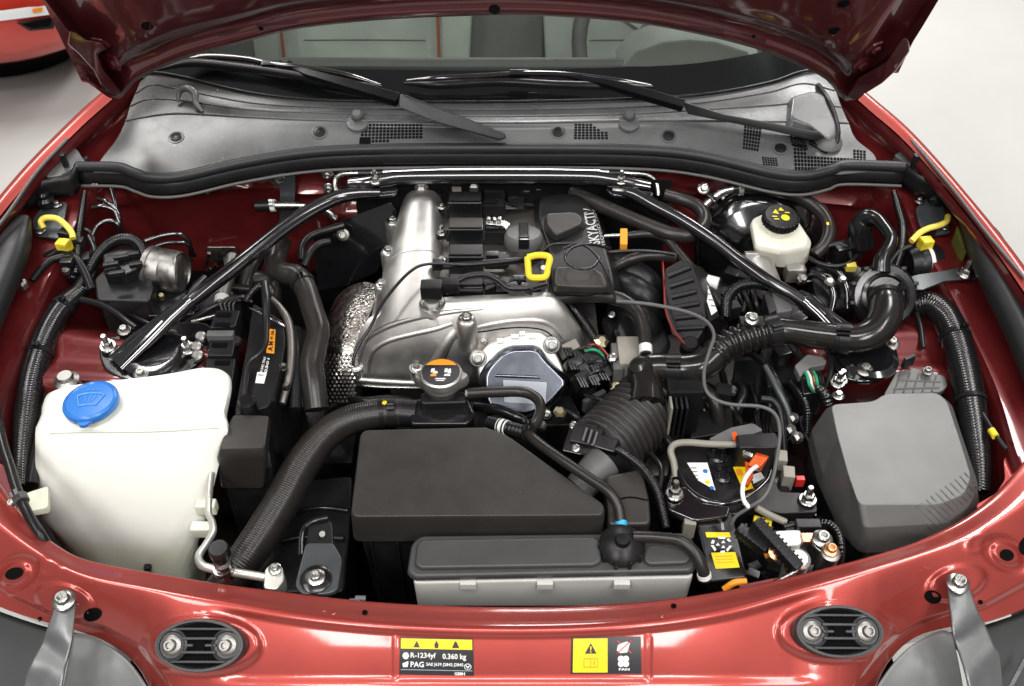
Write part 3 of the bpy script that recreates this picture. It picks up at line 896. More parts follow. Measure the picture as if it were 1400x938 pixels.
def fan_label():
    c = [(781, 871), (876, 870), (877, 921), (780, 921)]
    t = thing('fan_warning_label', 'yellow and black fan warning label on the slam panel', 'label', on(slam, 829, 896, 0)[0])
    q = lambda a, b, d, e: sub_quad(c, a, b, d, e)
    decal('backing', slam, c, 'label_black', t, .0006, 10, 6)
    decal('yellow_field', slam, q(.03, .04, .52, .96), 'label_yellow', t, .0011, 5, 6)
    flat_poly('warning_triangle', slam, [quad_uv(c, .28, .16), quad_uv(c, .365, .45), quad_uv(c, .195, .45)], 'label_black', t, .0016)
    lettering('warning_triangle', '!', slam, q(.27, .24, .29, .42), 'label_yellow', t, off=.0021, bold=.02)
    for a, b_, d, e in ((.18, .58, .19, .82), (.275, .60, .285, .84), (.37, .58, .38, .82), (.18, .57, .28, .60), (.28, .57, .38, .60), (.18, .80, .28, .83), (.28, .80, .38, .83), (.32, .64, .34, .76)):
        decal('book_symbol', slam, q(a, b_, d, e), 'orange', t, .0016, 2, 1)
    for k in range(4):
        w = math.pi/4 + k*math.pi/2
        flat_poly('fan_blade', slam, [quad_uv(c, .745 + .05*math.cos(w) + .045*math.cos(a), .66 + .095*math.sin(w) + .085*math.sin(a)) for a in [2*math.pi*i/12 for i in range(12)]], 'label_white', t, .0014)
    flat_poly('hand_symbol', slam, [quad_uv(c, u, v) for u, v in ((.65, .36), (.67, .22), (.73, .17), (.80, .13), (.84, .18), (.82, .30), (.80, .42), (.70, .44))], 'label_white', t, .0014)
    for a in ((.66, .10, .86, .44), (.86, .10, .66, .44)):
        (u0, v0, u1, v1) = a
        flat_poly('red_cross', slam, [quad_uv(c, u0-.012, v0), quad_uv(c, u0+.012, v0), quad_uv(c, u1+.012, v1), quad_uv(c, u1-.012, v1)], 'red_plastic', t, .0012 if u0 < .7 else .0018)
    lettering('lettering', 'FAN', slam, q(.68, .84, .83, .91), 'label_white', t, bold=.03)
fan_label()

# ------------------------------------------------------------------ second red car behind on the left
def far_car():
    p = W(-60, 40, -.45)
    cx, cy = p.x, p.y
    t = thing('parked_car', 'bright red car parked behind on the left, only its front corner in view', 'car', Vector((cx, cy + .8, FLOOR_Z)))
    ex = W(118, 66, -.42).x
    ey = W(100, 60, -.42).y
    def sec(z, inset, rnd):
        # plan outline of the nose at height z: right side runs back, front faces the camera
        pts = []
        r = rnd
        X = ex - inset; Y0 = ey + inset * 1.2
        pts.append(Vector((X - 1.7, Y0 - .02, z)))
        for k in range(9):
            a = -math.pi/2 + (math.pi/2) * k / 8
            pts.append(Vector((X - r + r*math.cos(a), Y0 + r*.9 + r*.9*math.sin(a), z)))
        pts.append(Vector((X, Y0 + 3.5, z))); pts.append(Vector((X - 1.7, Y0 + 3.5, z)))
        return pts
    secs = [sec(-.60, .16, .30), sec(-.52, .05, .36), sec(-.44, .0, .40), sec(-.34, .0, .42), sec(-.24, .02, .42), sec(-.14, .05, .42), sec(-.06, .10, .45), sec(-.01, .18, .5), sec(.02, .32, .6)]
    loft('body', secs, 'far_paint', t, angle=70)
    loft('under_car_shade', [sec(-.70, .24, .28), sec(-.585, .17, .30)], 'shadow_black', t)  # black skirt added for the shade under the car
    b_ = t.children[0]
    def wrapd(nm, c, m, off, par=t):
        return decal(nm, b_, c, m, par, off, 10, 4)
    wrapd('headlight', [(-60, 22), (62, 6), (70, 18), (-60, 34)], 'lamp_lens', .012)
    wrapd('indicator', [(42, 10), (56, 8), (56, 14), (43, 16)], 'amber', .016)
    wrapd('air_intake', [(22, 30), (78, 20), (72, 38), (40, 41)], 'plastic_gloss', .008)
    wrapd('intake_bezel', [(30, 32), (70, 24), (66, 34), (44, 37)], 'shadow_black', .012)
    p2 = Vector((ex - .20, ey + .85, FLOOR_Z + .31))
    lathe('wheel', [(.31, -.1), (.32, -.06), (.32, .06), (.31, .1), (.2, .1)], 'rubber', t, p2, (1, 0, 0), 32)
    box('shaded_underbody', Vector((ex - 1.1, ey + 2.0, FLOOR_Z + .16)), .85, 1.75, .04, 'shadow_black', t)
far_car()
# ------------------------------------------------------------------ open hood (underside towards the camera)
hood = thing('hood', 'open dark red hood seen from its underside at the top', 'hood', Hd(680, 60))
EDGE = smtab([(118, 112), (150, 134), (166, 134), (185, 112), (215, 96), (260, 78), (330, 59), (400, 41), (480, 31), (560, 25), (640, 22), (700, 21), (780, 24), (870, 32),
              (950, 46), (1030, 66), (1090, 88), (1130, 110), (1150, 134), (1168, 136), (1215, 100)])
# underside as a net in photo columns: rows run from the rear edge up the hood
cols = []
for x in range(112, 1237, 9):
    e = EDGE(x)
    c = (x - 675) / 560.0
    spread = 1.0
    out = []
    for k, (dy, off) in enumerate(((0, 0.0), (3, .004), (7, .004), (13, .0), (22, -.006), (30, -.006), (36, .002), (41, .004), (60, .002), (90, .0), (140, -.004), (200, -.006))):
        # upper rows fan outwards as the hood widens
        s = dy / 134.0
        xx = 675 + (x - 675) * (1 + .115 * s)
        yy = e - dy * (1 - .25 * (1 - abs(c)) * 0)
        rib = 0.0
        for rx in (225, 1120):
            rib += .012 * math.exp(-(((x - rx) - (rx - 675) * .10 * s) / 16) ** 2) * sstep(20, 44, dy)
        out.append(Hd(xx, yy, off + rib - .02 * sstep(.75, 1.0, abs(c)) * sstep(20, 60, dy)))
    # carry the panel on, well above the frame
    base = out[-1]
    for d in (.12, .3, .55, .8):
        q = base + HOOD_U * d
        q.x *= 1 - .10 * d
        q += HOOD_N * (-.01) + Vector((0, .03 * d, 0))
        out.append(q)
    cols.append(out)
n = len(cols[0])
vs = [p for c in cols for p in c]
fs = [[i*n + j, i*n + j + 1, (i+1)*n + j + 1, (i+1)*n + j] for i in range(len(cols)-1) for j in range(n-1)]
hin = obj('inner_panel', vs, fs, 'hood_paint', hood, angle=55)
# outer skin behind it
G = [[p - HOOD_N * (.004 if j == 0 else .022) for j, p in enumerate(c)] for c in cols]
obj('outer_skin', [p for c in G for p in c], fs, 'paint', hood, angle=60)
# folded side flanges with the hinge arms
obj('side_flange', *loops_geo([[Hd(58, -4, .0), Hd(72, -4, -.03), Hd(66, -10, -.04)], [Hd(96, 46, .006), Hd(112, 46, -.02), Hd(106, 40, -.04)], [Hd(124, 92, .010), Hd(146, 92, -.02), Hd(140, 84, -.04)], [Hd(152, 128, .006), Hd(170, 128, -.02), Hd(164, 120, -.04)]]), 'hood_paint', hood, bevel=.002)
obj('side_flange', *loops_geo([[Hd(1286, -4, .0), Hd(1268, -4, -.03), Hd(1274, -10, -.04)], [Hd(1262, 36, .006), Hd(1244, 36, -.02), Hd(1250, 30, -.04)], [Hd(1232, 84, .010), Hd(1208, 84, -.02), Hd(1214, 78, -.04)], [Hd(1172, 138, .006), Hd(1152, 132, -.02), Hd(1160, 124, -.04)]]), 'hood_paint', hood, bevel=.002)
def hinge(pts, t):
    m = obj('hinge', *loops_geo([[Hd(a, b, .016) for a, b in pts], [Hd(a, b, .0) for a, b in pts]]), 'hood_paint', hood, bevel=.003)
    return m
hinge([(95, 42), (104, 44), (118, 54), (140, 58), (146, 66), (134, 74), (142, 96), (160, 118), (168, 128), (158, 132), (138, 116), (128, 96), (108, 74), (92, 60)], 1)
hinge([(1237, 50), (1243, 56), (1244, 70), (1226, 96), (1206, 114), (1186, 126), (1166, 138), (1158, 132), (1174, 106), (1196, 94), (1212, 84), (1226, 62)], 1)
for hx, hy, ax in ((202, 35, 9), (357, 39, 4), (1141, 42, 9), (1153, 5, 9), (676, 13, 8), (1030, 50, 3), (1197, 30, 2.5)):
    p, nn = on(hin, hx, hy, .0003)
    lathe('hole', [(ax*S(p), 0), (ax*S(p)*.95, .0006)], 'shadow_black', hood, p, nn, 20, 1, .8)
for hx, hy in ((137, 60), (155, 85), (1196, 66), (1178, 88)):
    p, nn = on(hin, hx, hy, .0)
    lathe('hinge_bolt', [(.016, 0), (.015, .003), (.008, .004), (.007, .008)], 'hood_paint', hood, p, nn, 6)
for c in ([(298, 46), (330, 39), (326, 44), (300, 50)], [(350, 34), (410, 26), (408, 31), (352, 38)], [(1012, 44), (1048, 54), (1046, 60), (1014, 48)], [(940, 34), (990, 42), (988, 46), (942, 38)]):
    decal('recess_shade_decal', hin, c, 'hood_recess_shade', hood, .0006, 6, 1)  # flat decals, shade of shallow recesses put into a darker red

# ------------------------------------------------------------------ cowl panel
cowl_rows = [
    [(128, 236, .085), (180, 238, .085), (250, 238, .085), (340, 221, .088), (430, 208, .09), (560, 203, .092), (700, 203, .092), (860, 204, .092), (960, 214, .09), (1050, 236, .086), (1120, 240, .085), (1200, 234, .085)],
    [(140, 216, .094), (184, 214, .096), (250, 208, .098), (340, 197, .10), (430, 190, .102), (560, 190, .10), (700, 193, .098), (860, 190, .10), (960, 192, .104), (1050, 206, .104), (1120, 216, .100), (1195, 212, .095)],
    [(160, 190, .102), (190, 188, .105), (250, 180, .108), (340, 176, .11), (430, 176, .11), (560, 176, .106), (700, 178, .106), (860, 176, .108), (960, 178, .112), (1050, 186, .112), (1110, 194, .108), (1170, 190, .103)],
    [(172, 165, .112), (196, 160, .115), (245, 155, .117), (340, 160, .116), (430, 164, .116), (560, 166, .115), (700, 168, .115), (860, 165, .116), (960, 165, .118), (1050, 166, .118), (1105, 166, .116), (1160, 168, .112)],
    [(178, 145, .118), (202, 136, .120), (245, 137, .122), (340, 150, .114), (430, 154, .113), (560, 158, .112), (700, 159, .112), (860, 156, .112), (960, 150, .114), (1050, 144, .120), (1100, 140, .122), (1150, 146, .118)],
    [(185, 128, .122), (208, 116, .124), (245, 122, .125), (340, 140, .119), (430, 146, .117), (560, 149, .116), (700, 150, .116), (860, 146, .117), (960, 140, .119), (1050, 126, .124), (1098, 114, .125), (1142, 124, .122)],
    [(192, 112, .126), (212, 99, .128), (250, 106, .128), (340, 127, .124), (430, 137, .121), (560, 140, .120), (700, 140, .120), (860, 136, .121), (960, 130, .124), (1050, 114, .128), (1096, 98, .128), (1130, 106, .126)]]
cowl_t = thing('windshield_cowl', 'grey plastic cowl panel with vent grilles below the windshield', 'cowl', (670, 190, .08))
cowl = patch('panel', cowl_rows, 'cowl', cowl_t, nu=8, nv=6, angle=60)
# shelf that runs along under the glass
for row, r in ((3, 1.5), (4, 1.2), (5, 1.0)):
    tube('ridge', [(q[0], q[1], q[2] + .0005) for q in cowl_rows[row]], r, 'cowl', cowl_t, n=8)
# side cups at the hinges
def cup(pts_outer, pts_inner, nm='drain_cup'):
    a = rpoly(pts_outer, .01); b = rpoly(pts_inner, .008)
    return obj(nm, *loops_geo([a, [q + Vector((0, 0, .004)) for q in a], [q + Vector((0, 0, .004)) for q in b], [q + Vector((0, 0, -.03)) for q in b]]), 'cowl', cowl_t, bevel=.0015)
tube('drain_fin', [(243, 140, .125), (246, 125, .138), (256, 121, .143), (266, 128, .138), (268, 142, .128), (277, 153, .121)], [2, 4, 5, 5, 4, 2], 'cowl', cowl_t, n=10)
loft('hinge_shroud', [rpoly([(1072, 180, .112), (1076, 136, .122), (1112, 124, .126), (1134, 132, .124), (1150, 176, .116), (1148, 196, .110), (1136, 206, .106), (1112, 186, .108)], .012),
                      rpoly([(1080, 160, .132), (1084, 132, .136), (1112, 125, .138), (1128, 132, .136), (1144, 172, .130), (1142, 186, .126), (1130, 190, .124), (1108, 172, .128)], .01)], 'cowl', cowl_t, bevel=.004, seg=3)
lathe('wiper_pivot_cap', [(.024, 0), (.024, .006), (.018, .014), (.008, .018)], 'plastic_grey', cowl_t, on(cowl, 1131, 197, 0)[0], (0, -.2, 1), 20)
loft('pivot_well', [rpoly([(1102, 180, .112), (1128, 186, .111), (1142, 200, .108), (1130, 210, .106), (1108, 196, .109)], .01), scaled(rpoly([(1102, 180, .112), (1128, 186, .111), (1142, 200, .108), (1130, 210, .106), (1108, 196, .109)], .01), .9, -.01)], 'frit', cowl_t)
tube('seal_groove', [on([cowl, bpy.data.objects['hinge_shroud']], a_, b_, .002)[0] for a_, b_ in ((1118, 118), (1130, 136), (1140, 160), (1144, 184), (1138, 202), (1122, 204), (1108, 196))], 3.5, 'rubber', cowl_t, n=10)
# push-in clips
for (px, py, r) in ((241, 188, 11), (437, 181, 11), (763, 181, 11), (914, 186, 11), (1067, 203, 11)):
    p, nn = on(cowl, px, py, 0)
    s = S(p)
    lathe('clip_recess', [(r*s, 0), (r*s, .0012), (r*s*.86, .0014), (r*s*.8, .0004)], 'cowl', cowl_t, p, nn, 24)
    lathe('clip', [(r*s*.72, .0), (r*s*.7, .0022), (r*s*.4, .003), (r*s*.34, .0018), (r*s*.15, .0022)], 'plastic', cowl_t, p, nn, 18)
# vent grilles: rows of flat black squares for the dark of the holes
def grille(cells):
    mb = MB()
    for c in cells:
        vs = [on(cowl, *q, .0005)[0] for q in c]
        mb.add(vs, [[0, 1, 2, 3]])
    o = mb.build('vent_grille', 'shadow_black', cowl_t, wn=False)
    o['kind'] = 'stuff'
def holes(c, nu, nv, keep=lambda u, v: True, fill=.76):
    out = []
    for j in range(nv):
        for i in range(nu):
            u, v = (i + .5) / nu, (j + .5) / nv
            if keep(u, v):
                a, b = fill / 2 / nu, fill / 2 / nv
                out.append(sub_quad(c, u - a, v - b, u + a, v + b))
    return out
grille(holes([(494, 169), (578, 169), (578, 194), (492, 196)], 17, 6, lambda u, v: v < .8 or u < .48))
decal('vent_opening', cowl, [(492, 188), (507, 188), (507, 197), (491, 197)], 'shadow_black', cowl_t, .0008, 2, 2)
grille(holes([(785, 169), (830, 169), (832, 191), (784, 191)], 9, 6, lambda u, v: u < .45 or v > (u - .45) * 1.1))
grille(holes([(1017, 171), (1042, 174), (1037, 208), (1015, 204)], 6, 7))
grille(holes([(1041, 214), (1062, 216), (1064, 228), (1043, 226)], 6, 4))
grille(holes([(1082, 186), (1106, 198), (1184, 212), (1190, 232), (1086, 234)] and [(1084, 196), (1184, 206), (1184, 233), (1086, 233)], 22, 7, lambda u, v: (v > .45 or u < .22 or (u > .8 and v > .05)) and not (.2 < u < .75 and v < .42)))
grille(holes([(1079, 184), (1100, 192), (1106, 206), (1082, 200)], 5, 4))
# rubber stops in the shelf edge
for px in (489, 860):
    p = on(cowl, px, 163, .002)[0]
    lathe('rubber_stop', [(.010, -.004), (.010, .010), (.007, .014)], 'plastic_grey', cowl_t, p, (0, -.3, 1), 14)
    lathe('stop_collar', [(.019, -.003), (.018, .0015), (.013, .002)], 'cowl', cowl_t, on(cowl, px, 168, 0)[0], (0, -.3, 1), 16)

# ------------------------------------------------------------------ weather seal with end brackets
seal_pts = [(106, 228, .088), (160, 229, .09), (182, 236, .089), (206, 243, .088), (250, 241, .09), (330, 223, .094), (420, 209, .098), (520, 204, .10), (700, 203, .10), (870, 205, .10), (960, 214, .098), (1055, 236, .092), (1100, 240, .09), (1135, 233, .092), (1158, 226, .094), (1236, 228, .092)]
sl = thing('weather_seal', 'black rubber weather seal curving across the front of the cowl', 'seal', (670, 215, .08))
tube('bulb', seal_pts, 7.5, 'hood_seal', sl, n=14)
R = []
for k, (dz, dy) in enumerate(((-.004, -.002), (-.012, -.008), (-.024, -.010), (-.030, -.006))):
    R.append([P3(p) + Vector((0, dy, dz)) for p in seal_pts])
patch('carrier', R, 'plastic', sl, nu=6, nv=2, solid=.003, angle=50)
tube('lower_lip', [P3(p) + Vector((0, -.012, -.030)) for p in seal_pts], 2.2, 'plastic_grey', sl, n=8)

def end_cap(pts_top, label, wall, post):
    t = thing('cowl_end_bracket', label, 'bracket', pts_top[0], 'brackets at the cowl ends')
    prism('base', pts_top, 'cowl', t, .012, .006, .002)
    loft('front_wall', [[P3(p) for p in wall], [P3(p) + Vector((0, 0, -.03)) for p in wall], [P3(p) + Vector((0, .008, -.03)) for p in wall], [P3(p) + Vector((0, .008, 0)) for p in wall]], 'plastic', t, bevel=.001) if False else patch('front_wall', [[P3(p) for p in wall], [P3(p) + Vector((0, -.004, -.035)) for p in wall]], 'plastic', t, nu=4, nv=3, solid=.004)
    box('post', P3(post), .004, .005, .012, 'plastic', t)
    return t
end_cap([(88, 206, .098), (104, 202, .098), (116, 220, .096), (82, 240, .094), (62, 242, .094)], 'grey end bracket beside the left fender, next to the weather seal', [(28, 262, .088), (62, 246, .092), (96, 240, .094), (106, 222, .096), (120, 214, .096)], (88, 219, .108))
end_cap([(1222, 212, .098), (1238, 202, .098), (1250, 204, .098), (1288, 240, .094), (1262, 236, .094)], 'grey end bracket beside the right fender, next to the weather seal', [(1222, 216, .096), (1238, 224, .096), (1262, 240, .094), (1295, 250, .092), (1320, 278, .086)], (1251, 220, .108))
# fat rubber edge strips along the wings
def strip(label, pts, r, lip):
    t = thing('fender_seal', label, 'seal', pts[0], 'padded seals along the fenders')
    ps = [P3(p) for p in pts]
    path = spline(ps, 6); fr = frames(path)
    rr = spline([Vector((a, 0)) for a in r], 6)
    loops = []
    for i, p in enumerate(path):
        s = rr[i][0] * S(p)
        L = []
        for k in range(16):
            w = 2*math.pi*k/16
            cx, cz = math.cos(w), math.sin(w)
            sx = abs(cx) ** .7 * (1 if cx > 0 else -1); sz = abs(cz) ** .7 * (1 if cz > 0 else -1)
            side = Vector((fr[i][0].y, -fr[i][0].x, 0)).normalized()
            L.append(p + side * (s * sx) + Vector((0, 0, 1)) * (s * .75 * sz))
        loops.append(L)
    loft('pad', loops, 'hood_seal', t, angle=60)
    tube('lip', lip, 2.5, 'cowl', t, n=8)
    return t
strip('thick black padded seal along the left fender', [(32, 300, .07), (20, 332, .068), (4, 372, .062), (-24, 440, .05), (-60, 540, .03)], [10, 21, 24, 25, 25], [(92, 190, .118), (50, 236, .112), (5, 300, .105), (-40, 352, .10)])
strip('thick black padded seal along the right fender', [(1322, 296, .07), (1344, 330, .068), (1372, 390, .06), (1402, 450, .048), (1440, 540, .03)], [11, 24, 27, 28, 28], [(1246, 192, .122), (1300, 256, .112), (1350, 320, .105), (1400, 380, .10)])
olive_refl = loft('olive_reflection_block', [rpoly([(1306, 316, .05), (1309, 308, .052), (1316, 326, .05), (1324, 342, .046), (1316, 338, .046)], .003), scaled(rpoly([(1306, 316, .05), (1309, 308, .052), (1316, 326, .05), (1324, 342, .046), (1316, 338, .046)], .003), .95, -.03)], 'olive_reflection', bpy.data.objects['fender_seal.001'], bevel=.002)  # olive block added for a reflection on the end of the rubber

# ------------------------------------------------------------------ windshield
gb = [(186, 100, .128), (212, 98, .130), (250, 104, .130), (340, 125, .126), (430, 135, .123), (560, 138, .122), (700, 138, .122), (860, 134, .123), (960, 128, .126), (1050, 112, .130), (1096, 97, .130), (1140, 92, .130)]
base = [P3(p) for p in gb]
def up(p, s, k): return Vector((p.x * (1 - .08 * s), p.y + .95 * s * k, p.z + .52 * s))
ws = thing('windshield', 'windshield glass behind the wipers, with a black band at its foot', 'windshield', (670, 120, .12))
glassrows = [[up(p, s, 1) for p in base] for s in (0, .15, .35, .6, .85)]
glass = patch('glass', glassrows, 'glass', ws, nu=4, nv=4, angle=80)
R = [[up(p, s, 1) + Vector((0, .004, -.004)) for p in base] for s in (-.01, .03, .058)]
patch('black_band', R, 'frit', ws, nu=4, nv=2)
tube('bottom_moulding', [p + Vector((0, -.004, .001)) for p in base], 2.0, 'rubber', ws, n=8)

# ------------------------------------------------------------------ cabin behind the glass
dash_t = thing('dashboard', 'dark dashboard top seen through the windshield', 'dashboard', Vector((0, .9, .0)))
R = [[Vector((x, .80 + .05*abs(x), .070)), Vector((x, .84 + .03*abs(x), .085)), Vector((x, .885, .088)), Vector((x, .90, .084)), Vector((x, .905, .0)), Vector((x, .90, -.25))] for x in [-.60 + .10*i for i in range(13)]]
patch('top', R, 'dash', dash_t, nu=4, nv=3, angle=60)
tube('rolled_edge', [Vector((x, .915 + .0*abs(x), .082)) for x in [-.60 + .10*i for i in range(13)]], .016, 'leather_dark', dash_t, n=12, metres=True)
mb = MB()
for i in range(34):
    c = W(783 + i * 3.3, 100 - i * .03, .092)
    mb.add(*box_geo(c + Vector((0, 0, .002)), Vector((.0012, 0, 0)), Vector((0, .004, 0)), Vector((0, 0, .001))))
vent_strip = mb.build('defroster_slot', 'plastic_grey', dash_t)
vent_strip['kind'] = 'stuff'
loft('instrument_hood', [[Vector((x, y, z)) for x, z in ((.20, .08), (.23, .12), (.28, .14), (.33, .145), (.38, .14), (.44, .12), (.48, .08))] for y in (.90, .93, .98)], 'leather', dash_t, bevel=.006)
sw = thing('steering_wheel', 'grey steering wheel seen through the windshield on the right', 'steering wheel', Vector((.36, 1.03, .08)))
cw = Vector((.31, 1.05, .06)); ax = Vector((0, -.86, .5)).normalized()
bx_, by_, bz_ = basis(ax)
ring = [cw + bx_*(.175*math.cos(w)) + by_*(.175*math.sin(w)) for w in [2*math.pi*i/36 for i in range(37)]]
obj('rim', *tube_geo(ring, [.016]*37, 10, cap=False), 'leather_dark', sw)
lathe('hub', [(.06, -.02), (.06, .015), (.04, .025)], 'leather_dark', sw, cw, ax, 24)
for k in (0, 1, 2):
    w = -math.pi/2 + k * 2*math.pi/3
    d = bx_*math.cos(w) + by_*math.sin(w)
    obj('spoke', *tube_geo([cw + d*.05, cw + d*.165], [.014, .011], 8), 'leather', sw)
def seat(cx, label):
    t = thing('seat', label, 'seat', Vector((cx, 1.35, -.35)), 'seats behind the windshield')
    def cs(z, y, w, th, bol):
        return [Vector((cx - w, y - bol, z)), Vector((cx - w*.72, y - bol*.9, z)), Vector((cx - w*.62, y, z)), Vector((cx, y + .005, z)), Vector((cx + w*.62, y, z)), Vector((cx + w*.72, y - bol*.9, z)), Vector((cx + w, y - bol, z)), Vector((cx + w*1.02, y + th, z)), Vector((cx - w*1.02, y + th, z))]
    loft('backrest', [cs(-.30, 1.26, .22, .13, .05), cs(-.15, 1.30, .24, .13, .07), cs(.0, 1.34, .25, .13, .07), cs(.15, 1.39, .24, .12, .06), cs(.28, 1.43, .18, .10, .03), cs(.42, 1.47, .13, .09, .01), cs(.48, 1.48, .10, .06, .0)], 'leather', t, bevel=.012, seg=3, bang=20)
    loft('cushion', [cs(-.36, .98, .24, .34, .03), cs(-.24, .96, .25, .36, .03), cs(-.22, .98, .23, .32, .02)], 'leather', t, bevel=.015, seg=3, bang=20)
    for sx in (-.70, .70):
        tube('piping', [Vector((cx + .25*sx, y - .055, z)) for y, z in ((1.26, -.30), (1.285, -.15), (1.325, .0), (1.375, .15), (1.42, .28))], .004, 'piping', t, n=6, metres=True)
    for z, y in ((-.2, 1.283), (-.08, 1.318), (.04, 1.352), (.16, 1.394)):
        tube('seam', [Vector((cx - .14, y, z)), Vector((cx, y + .003, z)), Vector((cx + .14, y, z))], .0014, 'leather_dark', t, n=6, metres=True)
seat(-.34, 'grey leather seat with red piping, left behind the windshield')
seat(.32, 'grey leather seat with red piping, right behind the steering wheel')
ct = thing('centre_panel', 'upholstered grey panel between the two seats behind the windshield', 'panel', Vector((-.03, 1.30, -.3)))
prismp = [Vector((-.155, 1.24, -.28)), Vector((.075, 1.24, -.28)), Vector((.075, 1.33, .02)), Vector((-.155, 1.33, .02))]
plate('pad', prismp, 'leather_dark', ct, t=.03, r=.02, bevel=.006)
plate('frame', [Vector((-.19, 1.25, -.30)), Vector((.11, 1.25, -.30)), Vector((.11, 1.36, .06)), Vector((-.19, 1.36, .06))], 'leather', ct, t=.03, r=.03, bevel=.008)
cab = thing('cabin_shell', 'dark cabin floor and rear wall behind the seats', 'cabin', Vector((0, 1.4, -.5)))
box('rear_wall', Vector((0, 1.72, -.12)), .58, .02, .38, 'leather', cab)
box('floor_pan', Vector((0, 1.3, -.52)), .60, .45, .02, 'carpet', cab)
for sx in (-1, 1):
    box('door_panel', Vector((sx*.60, 1.3, -.16)), .02, .40, .30, 'leather_dark', cab)

# ------------------------------------------------------------------ wipers
def wiper(label, arm, head, blade, frame, pivot):
    t = thing('wiper', label, 'wiper', pivot, 'windshield wipers')
    # arm: flat tapering bar, folded edge
    ps = [P3(p[:3]) for p in arm]; L = []
    for i, p in enumerate(ps):
        a = ps[max(0, i-1)]; b = ps[min(len(ps)-1, i+1)]
        d = (b - a).normalized(); side = d.cross(Vector((0, -.35, 1))).normalized(); w = arm[i][3] * S(p); upn = side.cross(d).normalized()
        L.append([p + side*w, p + side*w*.8 + upn*w*.55, p - side*w*.7 + upn*w*.55, p - side*w, p - side*w - upn*w*.5, p + side*w - upn*w*.5])
    loft('arm', L, 'wiper_black', t, bevel=.0012, seg=2)
    loft('arm_head', [[P3((a, b, z + .004)) for a, b, z in head], [P3((a, b, z - .012)) for a, b, z in head]], 'wiper_black', t, bevel=.003, seg=2)
    b_ = tube('blade', blade, [2] + [6]*(len(blade)-2) + [2], 'rubber', t, n=10)
    tube('blade_frame', frame, [1.5] + [4.2]*(len(frame)-2) + [1.5], 'black_steel', t, n=10)
    x = P3(frame[len(frame)//2])
    box('blade_joint', x, .018, .006, .005, 'plastic_gloss', t, axis=(0, -.3, 1), bevel=.002)
    return t
wl = wiper('long black wiper arm on the left, its pivot at the middle of the cowl',
      [(395, 84, .165, 3), (402, 93, .166, 5), (420, 100, .166, 7), (480, 117, .160, 9), (545, 136, .150, 10)], [(545, 128, .152), (556, 130, .152), (690, 182, .125), (693, 189, .122), (682, 192, .12), (600, 168, .14), (544, 146, .15)],
      [(214, 96, .150), (260, 86, .158), (330, 92, .160), (400, 102, .160), (460, 112, .156), (522, 119, .150)],
      [(230, 92, .154), (270, 78, .164), (330, 80, .168), (372, 88, .168), (410, 92, .168), (470, 102, .162), (520, 116, .152)], (690, 188, .12))
wr = wiper('black wiper arm on the right, its pivot under the right cowl corner',
      [(772, 104, .165, 3), (790, 106, .166, 5), (830, 114, .166, 7), (880, 128, .160, 9), (935, 144, .152, 9)], [(932, 138, .154), (946, 142, .154), (990, 156, .148), (1120, 180, .130), (1128, 188, .128), (1110, 192, .126), (1050, 178, .134), (940, 156, .148)],
      [(553, 114, .150), (600, 116, .156), (680, 112, .158), (760, 116, .160), (830, 118, .158), (892, 119, .152)],
      [(556, 110, .154), (600, 107, .162), (660, 104, .166), (710, 101, .168), (770, 102, .168), (840, 110, .162), (890, 117, .154)], (1120, 185, .12))
# the wiper base pad in the middle of the cowl
# ------------------------------------------------------------------ engine
def PL(px, py, o, n):
    d = ray(px, py); return CAM + d * ((o - CAM).dot(n) / d.dot(n))
eng = thing('engine', 'engine with silver cam cover and black plastic cover in the middle of the bay', 'engine', (650, 450, -.2))
# block below, so that no gap opens under the covers
loft('engine_block', [[Vector((-.20, .28, -.06)), Vector((.14, .28, -.06)), Vector((.13, .60, -.02)), Vector((-.18, .60, -.02))], [Vector((-.19, .27, -.42)), Vector((.13, .27, -.42)), Vector((.13, .60, -.42)), Vector((-.18, .60, -.42))]], 'cast_dark', eng, bevel=.01)
# cam cover ridge over the exhaust camshaft
def ridge(t):
    A = [(500, 464, -.07), (503, 450, -.03), (510, 436, .0), (526, 424, .018), (550, 416, .027), (580, 413, .028), (596, 418, .018), (602, 428, .000)]
    B = [(544, 304, -.07), (547, 289, -.015), (552, 273, .018), (560, 263, .036), (575, 260, .043), (592, 262, .038), (601, 269, .02), (606, 278, .000)]
    return [P3(a).lerp(P3(b), t) for a, b in zip(A, B)]
rows = [ridge(t) for t in (-.12, .0, .3, .6, 1.0)]
back = [p + Vector((0, .03, -.05)) for p in rows[-1]]
camc = patch('cam_cover', rows + [back], 'cast_smooth', eng, nu=5, nv=5)
sb = tube('ridge_step', [ridge(.44)[i] + Vector((0, 0, .0004)) for i in range(1, 7)], 1.2, 'cast', eng, n=6)
# valley plate between the cam ridges
valley = patch('valley_plate', [[(598, 430, .002), (680, 424, .004), (770, 415, .004)], [(602, 350, .004), (680, 346, .006), (770, 340, .006)], [(604, 268, .004), (680, 262, .006), (760, 260, .006)]], 'cast_dark', eng, nu=4, nv=4)
# bolt pillars along the left edge
for (px, py) in ((537, 303), (531, 344), (522, 390)):
    p = W(px, py, .004)
    lathe('bolt_boss', [(.013, -.05), (.013, -.004), (.012, .0)], 'cast', eng, p, (0, 0, 1), 18)
    bolt(eng, p, (0, 0, 1), .0115, 'steel')
    box('gusset', P3((px + 9, py + 8, -.006)), .011, .010, .012, 'cast', eng, bevel=.003)
